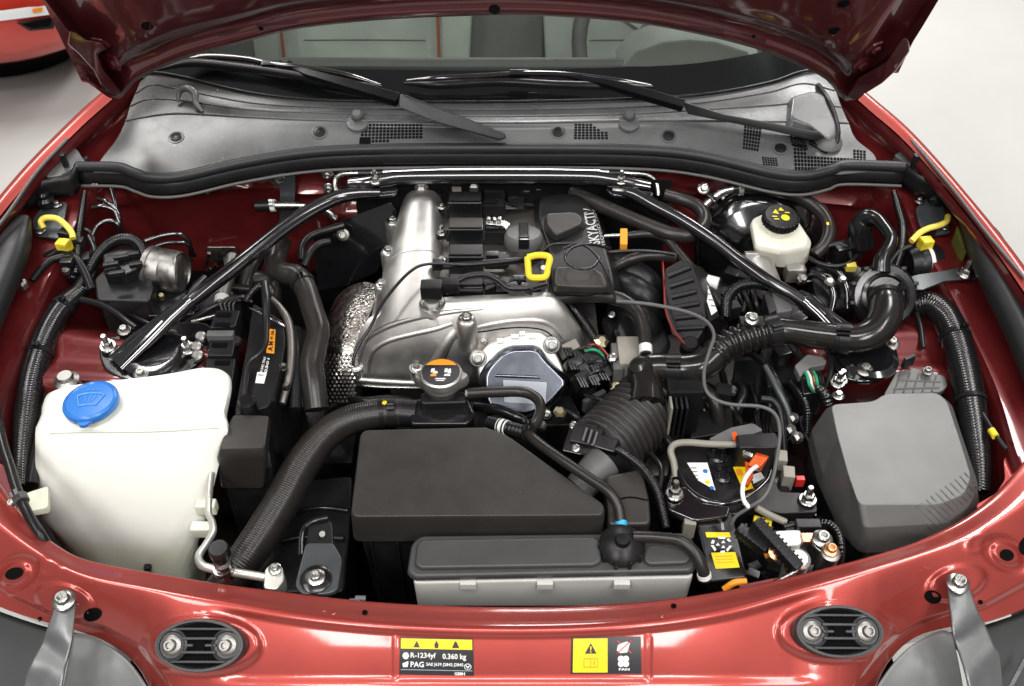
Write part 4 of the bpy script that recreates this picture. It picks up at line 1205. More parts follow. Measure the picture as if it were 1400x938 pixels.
# coil packs with their connectors
coil_px = [(636, 270, 46, .82), (637, 306, 48, 1.0), (637, 343, 48, 1.0), (637, 384, 48, 1.0)]
for i, (cx, cy, w, k) in enumerate(coil_px):
    p = W(cx, cy, .045)
    s = S(p)
    c = box('coil_pack', p + Vector((0, 0, -.020)), w/2*s, .0155, .020, 'plastic_gloss', eng, bevel=.003, seg=3)
    box('lid', p + Vector((0, 0, .0016)), w/2*s*.94, .0125, .0016, 'plastic_lid' if i in (1,) else 'plastic', c, bevel=.0012)
    tab = box('ear', p + Vector((-w/2*s - .008, -.002, -.022)), .011, .008, .004, 'plastic_gloss', c, bevel=.0015)
    bolt(eng, p + Vector((-w/2*s - .0115, -.002, -.018)), (0, 0, 1), .0078, 'steel', 'stud' if i == 1 else 'flange')
    for q in (-.3, .3):
        box('rib', p + Vector((-w/2*s*.98 + .0, -.0135, -.02 + q*.01)), .004, .0015, .002, 'plastic', c, bevel=.0005)
    cn = box('connector', p + Vector((w/2*s + .019, .0, -.020)), .018, .0105, .010, 'plastic', eng, bevel=.0018)
    box('latch', p + Vector((w/2*s + .014, .0, -.008)), .010, .006, .003, 'plastic_gloss', cn, bevel=.001)
    box('collar', p + Vector((w/2*s + .036, .0, -.020)), .004, .008, .008, 'plastic', cn, bevel=.001)
    for q in (-1, 0, 1):
        tube('lead', [p + Vector((w/2*s + .038, q*.004, -.02)), p + Vector((w/2*s + .058, q*.005 + .004, -.022)), p + Vector((w/2*s + .076, .012 + q*.003, -.03)), p + Vector((w/2*s + .088, .024, -.04))], .0018, 'wire', cn, n=6, metres=True)
# chrome clip and plug by the second coil
mbp = MB()
for (px, py) in ((668, 300), (676, 301), (683, 300)):
    mbp.add(*box_geo(W(px, py, .046), Vector((.003, 0, 0)), Vector((0, .004, 0)), Vector((0, 0, .003))))
mbp.build('spring_clip', 'steel', eng, bevel=.0006)
plate('spring_clip', [(664, 302, .043), (690, 301, .043), (698, 306, .043), (692, 313, .043), (686, 308, .043), (664, 306, .043)], 'steel', eng, t=.0015, r=.002)
# harness running across between coil three and four
tube('harness', [(592, 364, .03), (612, 364, .034), (650, 361, .036), (700, 357, .036), (735, 353, .034), (752, 350, .03)], [3.5, 5, 5, 5, 4.5, 4], 'wire', eng, n=10)
box('harness_clip', (598, 362, .036), .008, .008, .006, 'plastic', eng)
# cam sensor in front with its flexible lead
p = W(590, 400, .052)
lathe('cam_sensor_neck', [(.017, -.03), (.017, -.012), (.0125, -.008), (.0125, .0)], 'cast', eng, p + Vector((0, 0, -.012)), (0, 0, 1), 22)
lathe('sensor_ring', [(.019, -.004), (.020, .0), (.018, .003), (.013, .003)], 'steel', eng, p + Vector((0, 0, -.02)), (0, 0, 1), 24)
box('cam_sensor', W(590, 396, .058), .016, .011, .012, 'plastic', eng, bevel=.003)
box('cam_sensor_plug', W(612, 390, .060), .018, .010, .009, 'plastic_gloss', eng, bevel=.002)
tube('sensor_lead', [(618, 388, .06), (640, 378, .068), (664, 376, .068), (682, 384, .06), (696, 394, .05), (720, 394, .045), (745, 388, .04)], 5.5, 'conduit', eng, n=12, corr=(.0035, .16))
for k in range(9):
    px = 668 + random.uniform(0, 62); py = 374 + random.uniform(0, 22)
    box('harness_plug', W(px, py, .040 + .004*random.random()), .007 + .005*random.random(), .006, .006, 'plastic' if k % 2 else 'plastic_gloss', eng, hint=(1, random.uniform(-.4, .4), 0), bevel=.0012)
# oil filler cap
oc = W(716, 322, .040)
lathe('oil_filler_neck', [(.026, -.05), (.026, -.022), (.024, -.016)], 'cast_dark', eng, oc, (0, .22, 1), 28)
cap = lathe('oil_filler_cap', [(.030, -.016), (.0315, -.008), (.031, .0), (.027, .005), (.012, .0075), (.0, .008)], 'plastic_grey', eng, oc, (0, .22, 1), 36)
box('grip', oc + Vector((0, -.001, .009)), .0075, .026, .004, 'plastic_gloss', cap, axis=(0, .22, 1), bevel=.002, seg=3)
gp = box('grip_end', oc + Vector((0, -.027, .007)), .0085, .006, .009, 'plastic_gloss', cap, axis=(0, .1, 1), bevel=.002)
lettering('oil_mark', '%', gp, [(712, 313), (719, 313), (719, 323), (712, 323)], 'yellow', cap, off=.0008, bold=.02)
# black plastic cover over the intake side
cov = loft('engine_cover', [
    rpoly([(738, 268, .040), (770, 264, .044), (796, 268, .040), (813, 292, .034), (826, 330, .032), (838, 372, .030), (842, 398, .026), (800, 404, .036), (754, 400, .034), (750, 340, .034), (736, 300, .036)], .012),
    rpoly([(728, 272, .005), (770, 266, -.02), (802, 268, -.02), (822, 294, -.02), (836, 334, -.02), (850, 376, -.02), (852, 402, -.02), (800, 410, -.01), (752, 408, .005), (744, 342, .005), (730, 304, .005)], .012)], 'plastic', eng, bevel=.005, seg=3)
loft('cover_pad', [rpoly([(746, 291, .058), (786, 289, .058), (796, 296, .054), (796, 306, .052), (760, 322, .053), (748, 306, .056)], .008), rpoly([(743, 300, .038), (790, 298, .038), (802, 302, .034), (802, 314, .034), (760, 332, .036), (745, 320, .036)], .008)], 'plastic_lid', cov, bevel=.004, seg=3)
loft('cover_pad', [rpoly([(758, 364, .054), (808, 364, .054), (826, 374, .050), (832, 392, .046), (794, 392, .050), (758, 390, .052)], .008), rpoly([(756, 372, .034), (812, 372, .034), (834, 380, .030), (840, 402, .028), (796, 402, .034), (755, 400, .034)], .008)], 'plastic_lid', cov, bevel=.004, seg=3)
lettering('lettering', 'SKYACTIV', cov, [(806, 336), (797, 286), (810, 284), (821, 334)], 'letter_grey', cov, off=.0012, bold=.015)
lettering('lettering', 'TECHNOLOGY', cov, [(824, 338), (810, 288), (813, 287), (828, 337)], 'letter_grey', cov, off=.0012)
# dipstick
dp = [(721, 352, .064), (736, 349, .066), (751, 352, .064), (749, 366, .056), (746, 378, .050), (735, 380, .049), (724, 378, .050), (722, 365, .057)]
ds = thing('dipstick', 'yellow loop handle of the oil dipstick beside the engine cover', 'dipstick', (736, 380, .045))
pr = spline([P3(q) for q in dp + dp[:1]], 5)
obj('handle', *tube_geo(pr, [.0052]*len(pr), 8, cap=False), 'yellow_plastic', ds)
obj('tube', *tube_geo([W(737, 378, .050), W(741, 383, .02), W(744, 392, -.03)], [.004, .0045, .0045], 10), 'plastic', ds)
lathe('eyelet', [(.004, -.001), (.004, .001)], 'steel', ds, W(743, 366, .056), (0, -.6, 1), 12)

# front timing cover, silver casting
tc_rows = [
    [(516, 426, .012), (555, 413, .026), (600, 407, .031), (650, 404, .033), (700, 402, .033), (748, 400, .029), (760, 403, .020), (766, 408, .004)],
    [(503, 437, .006), (548, 423, .022), (600, 417, .028), (650, 415, .030), (700, 412, .030), (752, 409, .026), (768, 414, .014), (778, 424, -.004)],
    [(492, 456, -.014), (536, 445, .002), (598, 439, .010), (650, 436, .012), (702, 433, .012), (758, 429, .008), (780, 436, -.006), (792, 446, -.022)],
    [(485, 478, -.042), (530, 474, -.030), (598, 468, -.020), (650, 464, -.018), (705, 460, -.018), (764, 455, -.022), (788, 460, -.034), (800, 468, -.050)],
    [(481, 500, -.072), (526, 501, -.066), (598, 499, -.060), (650, 497, -.058), (706, 492, -.056), (768, 486, -.058), (796, 488, -.066), (808, 494, -.080)],
    [(480, 516, -.094), (525, 519, -.092), (598, 521, -.092), (650, 521, -.092), (708, 518, -.092), (776, 512, -.094), (802, 510, -.096), (812, 514, -.105)],
    [(480, 528, -.130), (525, 532, -.130), (598, 534, -.130), (650, 534, -.130), (710, 532, -.130), (780, 528, -.130), (806, 526, -.130), (816, 528, -.135)]]
tcov = patch('timing_cover', tc_rows, 'cast_smooth', eng, nu=6, nv=6, angle=60)
def rib_on(surf, pts, r, name, m, off=-.5, n=10):
    q = [on(surf, a, b, 0)[0] for a, b in pts]
    rr = r if isinstance(r, list) else [r]*len(q)
    return tube(name, [p + Vector((0, -.7, .7)) * (off * rr[i] * S(p)) for i, p in enumerate(q)], rr, m, eng, n=n)
rib_on(tcov, [(489, 505), (493, 480), (500, 462), (518, 450), (545, 440), (580, 432), (620, 426), (660, 422)], [3, 6, 7, 7, 6, 5, 4, 2], 'cast_rib', 'cast_smooth', -.55)
rib_on(tcov, [(504, 508), (506, 488), (514, 475), (534, 464), (565, 456), (596, 449), (618, 442)], [3, 5, 5, 5, 5, 5, 4], 'cast_rib', 'cast_smooth', -.5)
rib_on(tcov, [(648, 448), (676, 442), (704, 438), (736, 438), (756, 446), (770, 462)], [4, 5, 5, 5, 4, 3], 'cast_rib', 'cast_smooth', -.5)
rib_on(tcov, [(592, 502), (602, 482), (612, 464), (624, 450)], [10, 10, 10, 9], 'cast_rib', 'cast_smooth', -.62)
# dark parting groove and flange
rib_on(tcov, [(606, 498), (614, 478), (624, 462), (640, 456), (664, 453), (690, 449), (720, 448), (744, 452), (760, 464)], 1.0, 'parting_line', 'shadow_black', .1, n=6)
rib_on(tcov, [(484, 518), (520, 521), (560, 523), (598, 524)], [4, 4.5, 4.5, 4], 'flange', 'cast', -.1)
rib_on(tcov, [(484, 526), (520, 529), (562, 530), (600, 531)], [2, 2.5, 2.5, 2], 'flange', 'steel', .4)
bp_ = W(638, 437, .034)
lathe('bolt_pillar', [(.0155, -.06), (.0155, -.004), (.013, .0)], 'cast_smooth', eng, bp_, (0, -.12, 1), 24)
bolt(eng, bp_, (0, -.12, 1), .0125, 'steel', 'socket')
for (px, py) in ((487, 502), (570, 504)):
    p, nn = on(tcov, px, py, 0)
    lathe('bolt_boss', [(.013, -.02), (.012, .003), (.011, .005)], 'cast_smooth', eng, p, (0, -.3, 1), 20)
    bolt(eng, p + Vector((0, -.0012, .0045)), (0, -.3, 1), .0095, 'steel')
# variable valve timing cover
vo = W(716, 515, -.052); vn = Vector((0, -.70, .71)).normalized()
def vpl(pts, off=0.0): return [PL(a, b, vo, vn) + vn * off for a, b in pts]
rim = [(656, 530), (652, 502), (655, 484), (665, 470), (690, 459), (716, 452), (740, 453), (754, 464), (759, 480), (772, 506), (768, 530), (750, 548), (720, 560), (670, 560)]
out1 = [(656, 545), (655, 512), (664, 498), (684, 478), (698, 472), (728, 471), (738, 474), (748, 488), (780, 520), (781, 527), (764, 546), (748, 562), (720, 572), (668, 572)]
loft('vvt_housing', [rpoly(vpl(rim, -.05), .006), rpoly(vpl(rim, -.002), .006), rpoly(vpl([(a + (716-a)*.03, b + (515-b)*.03) for a, b in rim], .002), .006)], 'cast', eng, bevel=.003)
def shrink(pts, k): return [(716 + (a - 716)*k, 520 + (b - 520)*k) for a, b in pts]
vv = loft('vvt_cover', [rpoly(vpl(out1, -.004), .008), rpoly(vpl(out1, .004), .008), rpoly(vpl(shrink(out1, .92), .012), .008), rpoly(vpl(shrink(out1, .86), .0165), .01), rpoly(vpl(shrink(out1, .80), .018), .01)], 'blue_steel', eng, angle=30, bevel=.0015)
tube('pressed_rib', [PL(a, b, vo, vn) + vn*.018 for a, b in ((677, 513), (690, 513.5), (715, 514.5), (738, 515.5))], [2.2, 2.6, 2.6, 2.2], 'blue_steel', vv, n=8)
obj('sticker', [PL(a, b, vo, vn) + vn*.0192 for a, b in ((688, 519), (747, 522), (745, 552), (690, 549))], [[0, 1, 2, 3]], 'label_grey', vv)
for (px, py, r) in ((654, 490, 10), (754, 472, 10), (661, 466, 4), (747, 566, 6)):
    p = PL(px, py, vo, vn)
    lathe('bolt_boss', [(r*1.25*S(p), -.02), (r*1.2*S(p), .006), (r*1.0*S(p), .008)], 'cast', eng, p, vn, 20)
    bolt(eng, p + vn*.008, vn, r*.95*S(p), 'steel', 'socket')
for (a, b, w) in ((684, 466, 10), (704, 460, 12), (714, 456, 8), (728, 460, 10)):
    p = PL(a, b, vo, vn) + vn*.003
    box('casting_web', p, w*S(p)*.5, .004, .004, 'cast', eng, axis=vn, hint=(1, .1*random.random(), 0), bevel=.0018)
# wiring plugs beside the timing cover (right)
plug = thing('cam_actuator_plugs', 'cluster of black wiring plugs on the right of the blue steel cover', 'connector', (790, 490, -.06))
for (px, py, w, h, ang, m) in ((778, 478, .022, .012, .5, 'tan_plastic'), (792, 486, .020, .012, .5, 'plastic'), (784, 498, .020, .010, .5, 'plastic_gloss'), (806, 492, .022, .013, .4, 'plastic'), (800, 506, .022, .012, .5, 'plastic_gloss'), (815, 502, .018, .012, .4, 'plastic'), (796, 520, .020, .014, .5, 'plastic'), (812, 518, .022, .012, .5, 'plastic_gloss'), (826, 512, .012, .010, .3, 'plastic')):
    b_ = box('plug', W(px, py, -.035), w*.62, h*.8, .012, m, plug, axis=(.3, -.4, 1), hint=(1, .55 + ang*.2, 0), bevel=.002)
    for k in range(3):
        box('rib', W(px + k*4 - 4, py + 3, -.024), .0016, h*.6, .002, 'plastic_gloss', b_, axis=(.3, -.4, 1), hint=(1, .6, 0), bevel=.0004)
for (pts, m) in (([(792, 478, -.02), (806, 474, -.012), (818, 478, -.02), (828, 494, -.03)], 'wire'), ([(800, 480, -.02), (812, 478, -.014), (824, 486, -.025), (830, 505, -.04)], 'green_wire'), ([(798, 478, -.018), (810, 471, -.012), (822, 476, -.02), (834, 490, -.03)], 'red_wire'), ([(805, 496, -.02), (820, 494, -.014), (832, 502, -.025), (842, 520, -.05)], 'wire'), ([(806, 512, -.02), (820, 506, -.016), (830, 514, -.03), (836, 530, -.05)], 'wire')):
    tube('lead', pts, 2.0, m, plug, n=6)
tube('lead_conduit', [(778, 416, -.02), (790, 430, -.02), (802, 446, -.025), (812, 462, -.03), (820, 478, -.035)], 7, 'conduit', plug, n=12, corr=(.004, .2))
lathe('nut', [(.012, 0), (.012, .01), (.006, .014)], 'zinc_yellow', plug, W(820, 470, -.03), (.2, -.3, 1), 6)
for (a, b) in ((765, 572), (747, 570)):
    bolt(eng, W(a, b, -.12), (0, -.6, .8), .010, 'zinc_yellow', 'stud')

# ------------------------------------------------------------------ radiator cap on its filler neck
# black thermostat neck with moulded box
tn = thing('filler_neck', 'black coolant filler neck topped by a silver radiator cap with warning sticker', 'filler neck', (600, 560, -.1))
co = W(603, 513, -.004); K_ = 1.22; cn_ = Vector((0, .06, 1)).normalized(); cx_, cy_, cz_ = basis(cn_)
sc_ = S(co)
def capring(k, h):
    out = []
    for i in range(48):
        w = 2*math.pi*i/48
        r = 27 + 11 * math.exp(-(math.sin(w) / .30) ** 2)
        out.append(co + cx_*(r*sc_*k*math.cos(w)) + cy_*(r*sc_*k*math.sin(w)*1.02) + cz_*h)
    return out
rc = loft('radiator_cap', [capring(.98, -.016), capring(1.0, -.012), capring(1.0, -.004), capring(.93, .000)], 'cast_smooth', tn, angle=40)
lathe('cap_crown', [(.026*K_, -.004), (.0255*K_, .004), (.0235*K_, .0065), (.0, .0068)], 'cast_smooth', rc, co, cn_, 40)
st = lathe('sticker', [(.0228*K_, .0066), (.0226*K_, .0073), (.0, .0073)], 'label_black', rc, co, cn_, 40)
arc = [co + cx_*(.0215*K_*math.cos(w)) + cy_*(.0215*K_*math.sin(w)) + cz_*.0077 for w in [math.radians(32 + 116*i/16) for i in range(17)]]
arc += [co + cx_*(.0215*K_*math.cos(math.radians(150))) + cy_*(.0135) + cz_*.0077, co + cx_*(.0215*K_*math.cos(math.radians(30))) + cy_*(.0135) + cz_*.0077]
obj('orange_segment', arc, [list(range(len(arc)))], 'orange', rc)
for (u, v, w, h, m) in ((-.0095, .002, .0026, .0035, 'label_white'), (-.0065, -.0015, .003, .0022, 'label_white'), (-.0085, -.0062, .0038, .0022, 'orange'), (.0062, .002, .0022, .0036, 'label_white'), (.0102, .0008, .002, .0042, 'label_white'), (.0078, -.0060, .0040, .0020, 'label_white'), (0, -.0125, .007, .0011, 'label_white'), (0, -.0155, .0055, .0009, 'label_white')):
    c = co + (cx_*u + cy_*v)*K_ + cz_*.0078
    w *= K_; h *= K_
    obj('pictogram', [c - cx_*w - cy_*h, c + cx_*w - cy_*h, c + cx_*w*.8 + cy_*h, c - cx_*w*.7 + cy_*h*.8], [[0, 1, 2, 3]], m, rc)
lathe('neck', [(.024, -.06), (.024, -.014)], 'cast_dark', tn, co, cn_, 28)
prism('housing', [(563, 545, -.045), (640, 543, -.045), (650, 566, -.045), (640, 580, -.045), (560, 580, -.045)], 'plastic_gloss', tn, .10, .008, .005)
prism('moulded_cup', [(576, 536, -.03), (636, 534, -.03), (640, 550, -.03), (574, 552, -.03)], 'plastic', tn, .05, .008, .004)
tube('spigot', [(570, 566, -.06), (545, 564, -.06)], 19, 'plastic', tn, n=20)
tube('overflow_spigot', [(636, 538, -.025), (660, 537, -.025)], 5, 'tan_plastic', tn, n=12)

# big upper radiator hose
hose = tube('radiator_hose', [(552, 564, -.06), (520, 566, -.06), (480, 574, -.062), (446, 594, -.07), (414, 634, -.085), (388, 682, -.10), (360, 728, -.115), (330, 772, -.13), (300, 812, -.16)], [19, 19.5, 20.5, 22, 24, 25, 25, 25, 25], 'hose', None, n=28, corr=(.0032, .013), smooth=10)
tag(hose, 'thick black radiator hose curving down left from the filler neck', 'hose')
band('hose_clamp', hose, .045, .012, .0018, 'plastic', hose)
band('hose_clamp', hose, .085, .006, .0018, 'plastic', hose, tab=False)
pdot = along(hose, .15)
p, nn = on(hose, 526, 551, .0008)
lathe('paint_dot', [(.004, 0), (.003, .0006)], 'yellow', hose, p, nn, 8)

# overflow hose from the cap to the coolant tank
oh = tube('overflow_hose', [(640, 538, -.025), (680, 536, -.022), (715, 536, -.02), (734, 545, -.018), (739, 560, -.018), (733, 578, -.018), (722, 590, -.014), (734, 604, -.006), (770, 630, .0), (806, 654, .0), (832, 672, -.002), (845, 692, -.01), (849, 715, -.02), (850, 728, -.024)], 7.5, 'hose', None, n=14, smooth=8)
tag(oh, 'thin black overflow hose looping from radiator cap to coolant tank', 'hose')
band('blue_band', oh, .955, .016, .0006, 'cyan', oh, tab=False)
band('hose_clip', oh, .47, .012, .003, 'plastic', oh)
stub = thing('vent_stub', 'short black stub pipe with a white printed sleeve behind the airbox', 'pipe', (700, 590, -.02))
sp_ = tube('pipe', [(668, 577, -.03), (690, 584, -.02), (712, 590, -.018), (730, 596, -.02)], [8, 10, 10, 10], 'rubber', stub, n=16, corr=(.005, .06))
band('printed_sleeve', sp_, .38, .014, .0012, 'label_white', stub, tab=False)
for k in (.33, .42):
    band('printed_mark', sp_, k, .0025, .0016, 'label_black', stub, tab=False)
# breather hose across to the intake
bh = tube('breather_hose', [(752, 410, .01), (790, 404, .014), (820, 404, .014), (850, 410, .012), (872, 428, .008), (880, 450, .004), (882, 470, .0), (883, 486, -.004)], [9, 10, 10, 10, 10, 9.5, 9, 8], 'hose', None, n=16)
tag(bh, 'black breather hose arching from the timing cover to the intake elbow', 'hose')
band('white_band', bh, .93, .014, .0008, 'label_white', bh, tab=False)
lathe('paint_dot', [(.003, 0), (.002, .0006)], 'yellow', bh, on(bh, 767, 397, .0006)[0], (0, -.5, 1), 8)

# ------------------------------------------------------------------ airbox
ab = thing('airbox', 'large black airbox lid with a slanted right corner in front of the engine', 'airbox', (650, 700, -.2))
lid_pts = [(494, 588, -.006), (664, 584, -.006), (692, 594, -.006), (826, 690, -.006), (824, 704, -.006), (480, 706, -.006)]
lid = loft('lid', [rpoly(lid_pts, [.012, .01, .02, .014, .008, .012]), [q + Vector((0, 0, -.006)) for q in scaled(rpoly(lid_pts, [.012, .01, .02, .014, .008, .012]), 1.012)], scaled(rpoly(lid_pts, [.012, .01, .02, .014, .008, .012]), 1.025, -.055)], 'plastic_lid', ab, bevel=.007, seg=4, bang=20)
loft('lower_box', [scaled(rpoly(lid_pts, .012), .97, -.055), scaled(rpoly(lid_pts, .012), .93, -.24)], 'plastic', ab, bevel=.004)
for k in range(8):
    q = W(500 + k*38, 709, -.006) + Vector((0, .006, -.15))
    box('stiffening_rib', q, .0012, .004, .09, 'plastic', ab, bevel=.0006)
prism('outlet_cover', [(828, 650, -.02), (878, 640, -.02), (888, 684, -.02), (890, 716, -.02), (832, 718, -.02)], 'plastic_lid', ab, .10, .008, .005)
tube('groove', [(834, 686, -.0198), (860, 680, -.0198), (886, 684, -.0198)], 1.2, 'shadow_black', ab, n=6)

# ------------------------------------------------------------------ coolant tank in front of the airbox
ctk = thing('coolant_tank', 'coolant expansion tank with dark grey cover and pale translucent body at the front', 'tank', (760, 800, -.1))
cpts = [(564, 742, -.026), (576, 732, -.026), (936, 728, -.026), (948, 738, -.026), (952, 770, -.026), (944, 780, -.026), (568, 788, -.026), (558, 780, -.026)]
loft('cover', [rpoly(cpts, .006), scaled(rpoly(cpts, .006), 1.010, -.006), scaled(rpoly(cpts, .006), 1.014, -.012)], 'tank_cover', ctk, bevel=.004, seg=3, bang=20)
for q in ([(572, 738, -.018), (812, 734, -.018), (820, 740, -.019), (822, 766, -.019), (812, 772, -.019), (576, 776, -.019), (568, 770, -.019)], [(884, 746, -.019), (926, 744, -.019), (940, 750, -.019), (945, 763, -.019), (938, 769, -.019), (888, 771, -.019), (880, 764, -.019)]):
    loft('raised_panel', [rpoly(q, .009), scaled(rpoly(q, .009), 1.02, -.009)], 'tank_cover', ctk, bevel=.003, seg=3)
bpts = [(572, 750, -.039), (940, 742, -.039), (949, 790, -.039), (564, 798, -.039)]
loft('tank_body', [rpoly(bpts, .008), scaled(rpoly(bpts, .008), .985, -.09)], 'tank_grey', ctk, bevel=.004)
for px in (640, 745, 850):
    box('lip_clip', W(px, 799, -.044), .010, .004, .006, 'tank_grey', ctk, bevel=.001)
tcp = W(850, 744, -.012)
cap2 = lathe('tank_cap', [(.024, -.016), (.027, -.010), (.0285, -.002), (.024, .004), (.010, .009), (.008, .016), (.0, .017)], 'plastic', ctk, tcp, (0, -.15, 1), 30)
for k in range(10):
    w = 2*math.pi*k/10
    box('grip_rib', tcp + Vector((.0275*math.cos(w), .0275*math.sin(w), -.008)), .0022, .0022, .007, 'plastic', cap2, bevel=.0006)
rh = tube('outlet_hose', [(866, 734, -.008), (896, 735, -.006), (930, 740, -.006), (950, 756, -.012), (960, 776, -.024), (964, 792, -.04)], 8.5, 'hose', None, n=16)
tag(rh, 'short black hose bending right from the coolant tank cap', 'hose')
band('white_end', rh, .93, .006, .001, 'label_white', rh, tab=False)

# ------------------------------------------------------------------ intake bellows and ducts
ib = thing('intake_bellows', 'black ribbed intake bellows between airbox and throttle', 'bellows', (860, 590, -.12))
tube('bellows', [(818, 622, -.075), (888, 552, -.070)], [53, 50], 'bellows', ib, n=40, corr=(.0118, .13))
tube('maf_housing', [(800, 640, -.078), (812, 628, -.0755), (822, 618, -.075)], [44, 50, 54], 'plastic', ib, n=32)
tube('maf_tube', [(792, 668, -.055), (808, 650, -.045), (826, 632, -.040)], [22, 24, 26], 'plastic_grey', ib, n=28)
col = tube('collector', [(888, 556, -.070), (905, 540, -.066), (918, 526, -.066), (930, 516, -.07)], [46, 40, 36, 30], 'plastic', ib, n=28)
tube('throttle_spout', [(884, 552, -.03), (884, 530, -.022), (880, 512, -.018)], [26, 22, 20], 'duct', ib, n=24)
ms = box('maf_sensor', W(803, 598, -.018), .022, .014, .010, 'plastic', ib, axis=(-.3, -.3, 1), hint=(1, -.35, 0), bevel=.003)
box('sensor_flange', W(794, 600, -.028), .020, .024, .004, 'plastic_gloss', ib, axis=(-.3, -.3, 1), hint=(1, -.35, 0), bevel=.002)
for k in range(3):
    box('sensor_rib', W(800 + k*7, 594 + k*3, -.005), .0014, .010, .002, 'plastic_grey', ms, axis=(-.3, -.3, 1), hint=(1, -.35, 0), bevel=.0004)
box('sensor_plug', W(828, 608, -.014), .018, .010, .010, 'plastic_gloss', ib, axis=(-.3, -.3, 1), hint=(1, -.45, 0), bevel=.002)
for (a, b) in ((784, 582), (787, 613)):
    bolt(ib, W(a, b, -.012), (-.3, -.3, 1), .006, 'steel')
tube('sensor_harness', [(838, 612, -.012), (856, 622, -.01), (880, 642, -.012), (897, 668, -.02), (905, 695, -.03), (911, 722, -.04)], [5, 6.5, 7, 7, 6, 6], 'conduit', ib, n=12, corr=(.0035, .16))
# throttle body behind
tb = thing('throttle_body', 'grey cast throttle body behind the intake elbow', 'throttle', (900, 500, -.08))
box('casting', W(862, 500, -.05), .022, .03, .035, 'tan_plastic', tb, bevel=.004)
box('flange', W(842, 505, -.05), .008, .028, .03, 'plastic_grey', tb, bevel=.003)
box('motor_housing', W(930, 550, -.06), .026, .026, .05, 'plastic', tb, bevel=.005)
for k in range(4):
    box('fin', W(914 + k*7, 572, -.05), .0018, .012, .035, 'tan_plastic' if k == 0 else 'plastic', tb, bevel=.0008)
lathe('nut', [(.008, 0), (.008, .008), (.004, .01)], 'steel', tb, W(838, 492, -.02), (-.3, -.2, 1), 6)
lathe('yellow_mark', [(.010, 0), (.008, .003)], 'zinc_yellow', tb, W(842, 530, -.05), (-.3, -.4, 1), 10)
# elbow and cross duct to the air pump
xd = thing('air_duct', 'black plastic air duct with a ribbed bend crossing to the right', 'duct', (1000, 470, -.05))
elb = tube('elbow', [(884, 540, -.05), (878, 520, -.028), (882, 506, -.018), (900, 503, -.014), (922, 504, -.012)], [22, 21, 20.5, 20.5, 20.5], 'duct', xd, n=24)
lathe('elbow_bulb', [(.0, .022), (.012, .019), (.020, .008), (.022, -.004), (.018, -.016)], 'duct', xd, W(878, 505, -.012), (-.5, -.3, .8), 24)
d1 = tube('bend', [(916, 504, -.012), (940, 504, -.008), (960, 500, -.004), (978, 486, .002)], [19, 20, 20.5, 20.5], 'duct', xd, n=24)
d2 = tube('ribbed_bend', [(974, 490, .0), (990, 474, .004), (1014, 464, .008), (1042, 456, .010), (1058, 452, .012)], 22, 'duct', xd, n=28, corr=(.0125, .24))
d3 = tube('straight_pipe', [(1054, 452, .012), (1080, 453, .014), (1116, 458, .016), (1150, 462, .018)], [20, 18.5, 18.5, 19], 'duct', xd, n=24)
d4 = tube('upper_bend', [(1146, 462, .018), (1172, 463, .022), (1196, 454, .028), (1208, 438, .034), (1212, 420, .038), (1211, 408, .034)], [20, 20, 21.5, 22.5, 22.5, 22], 'duct', xd, n=28)
for o_, t_, w_ in ((d1, .05, .016), (d1, .18, .006), (d2, .98, .018), (d3, .97, .014), (d4, .07, .014), (d4, .93, .012)):
    band('clamp', o_, t_, w_, .0022, 'plastic', xd)
bolt(xd, W(1028, 436, .036), (.1, -.3, 1), .011, 'steel', 'socket')
box('clamp_block', W(1028, 442, .028), .018, .010, .006, 'plastic', xd, bevel=.002)
# ------------------------------------------------------------------ washer tank
wt = thing('washer_tank', 'white translucent washer fluid tank in the left front corner', 'tank', (180, 700, -.2))
L0 = [(84, 530, .002), (130, 524, .002), (190, 518, .002), (240, 511, .002), (285, 503, .002), (308, 509, .0), (313, 526, -.002), (306, 562, -.004), (300, 584, -.004), (180, 588, -.004), (64, 589, -.004), (64, 560, -.002), (70, 538, .0)]
L1 = [(82, 532, -.006), (130, 526, -.006), (190, 520, -.006), (240, 513, -.006), (285, 505, -.006), (311, 511, -.008), (317, 530, -.010), (310, 566, -.014), (302, 594, -.014), (180, 600, -.014), (57, 600, -.014), (57, 566, -.010), (64, 540, -.008)]
L2 = [(84, 560, -.05), (130, 556, -.05), (190, 550, -.05), (240, 545, -.05), (285, 538, -.05), (308, 546, -.05), (310, 568, -.05), (300, 610, -.05), (290, 640, -.05), (180, 646, -.05), (57, 640, -.05), (57, 600, -.05), (64, 570, -.05)]
L3 = [(100, 640, -.13), (130, 636, -.13), (190, 632, -.13), (230, 630, -.13), (262, 630, -.13), (282, 640, -.13), (286, 670, -.13), (280, 700, -.13), (272, 720, -.13), (180, 726, -.13), (70, 716, -.13), (58, 690, -.13), (70, 650, -.13)]
L4 = [(110, 720, -.21), (140, 716, -.21), (180, 714, -.21), (210, 714, -.21), (232, 716, -.21), (258, 722, -.21), (268, 738, -.21), (266, 760, -.21), (246, 782, -.21), (180, 776, -.21), (110, 756, -.21), (76, 735, -.21), (80, 724, -.21)]
L5 = scaled([P3(p) for p in L4], .96, -.08)
def dens(l): return spline([P3(p) for p in l] + [P3(l[0])], 4)[:-1]
LL = [dens(l) for l in (L0, L1, L2, L3, L4)] + [dens(L5)]
top_in = scaled(LL[0], .93, .004)
loft('tank_body', [top_in] + LL, 'tank', wt, angle=50)
bodyo = wt.children[0]
tube('moulding_line', [on(bodyo, a, b, -.0006)[0] for a, b in ((68, 592), (120, 590), (180, 590), (240, 588), (298, 584))], 2.2, 'tank', wt, n=8)
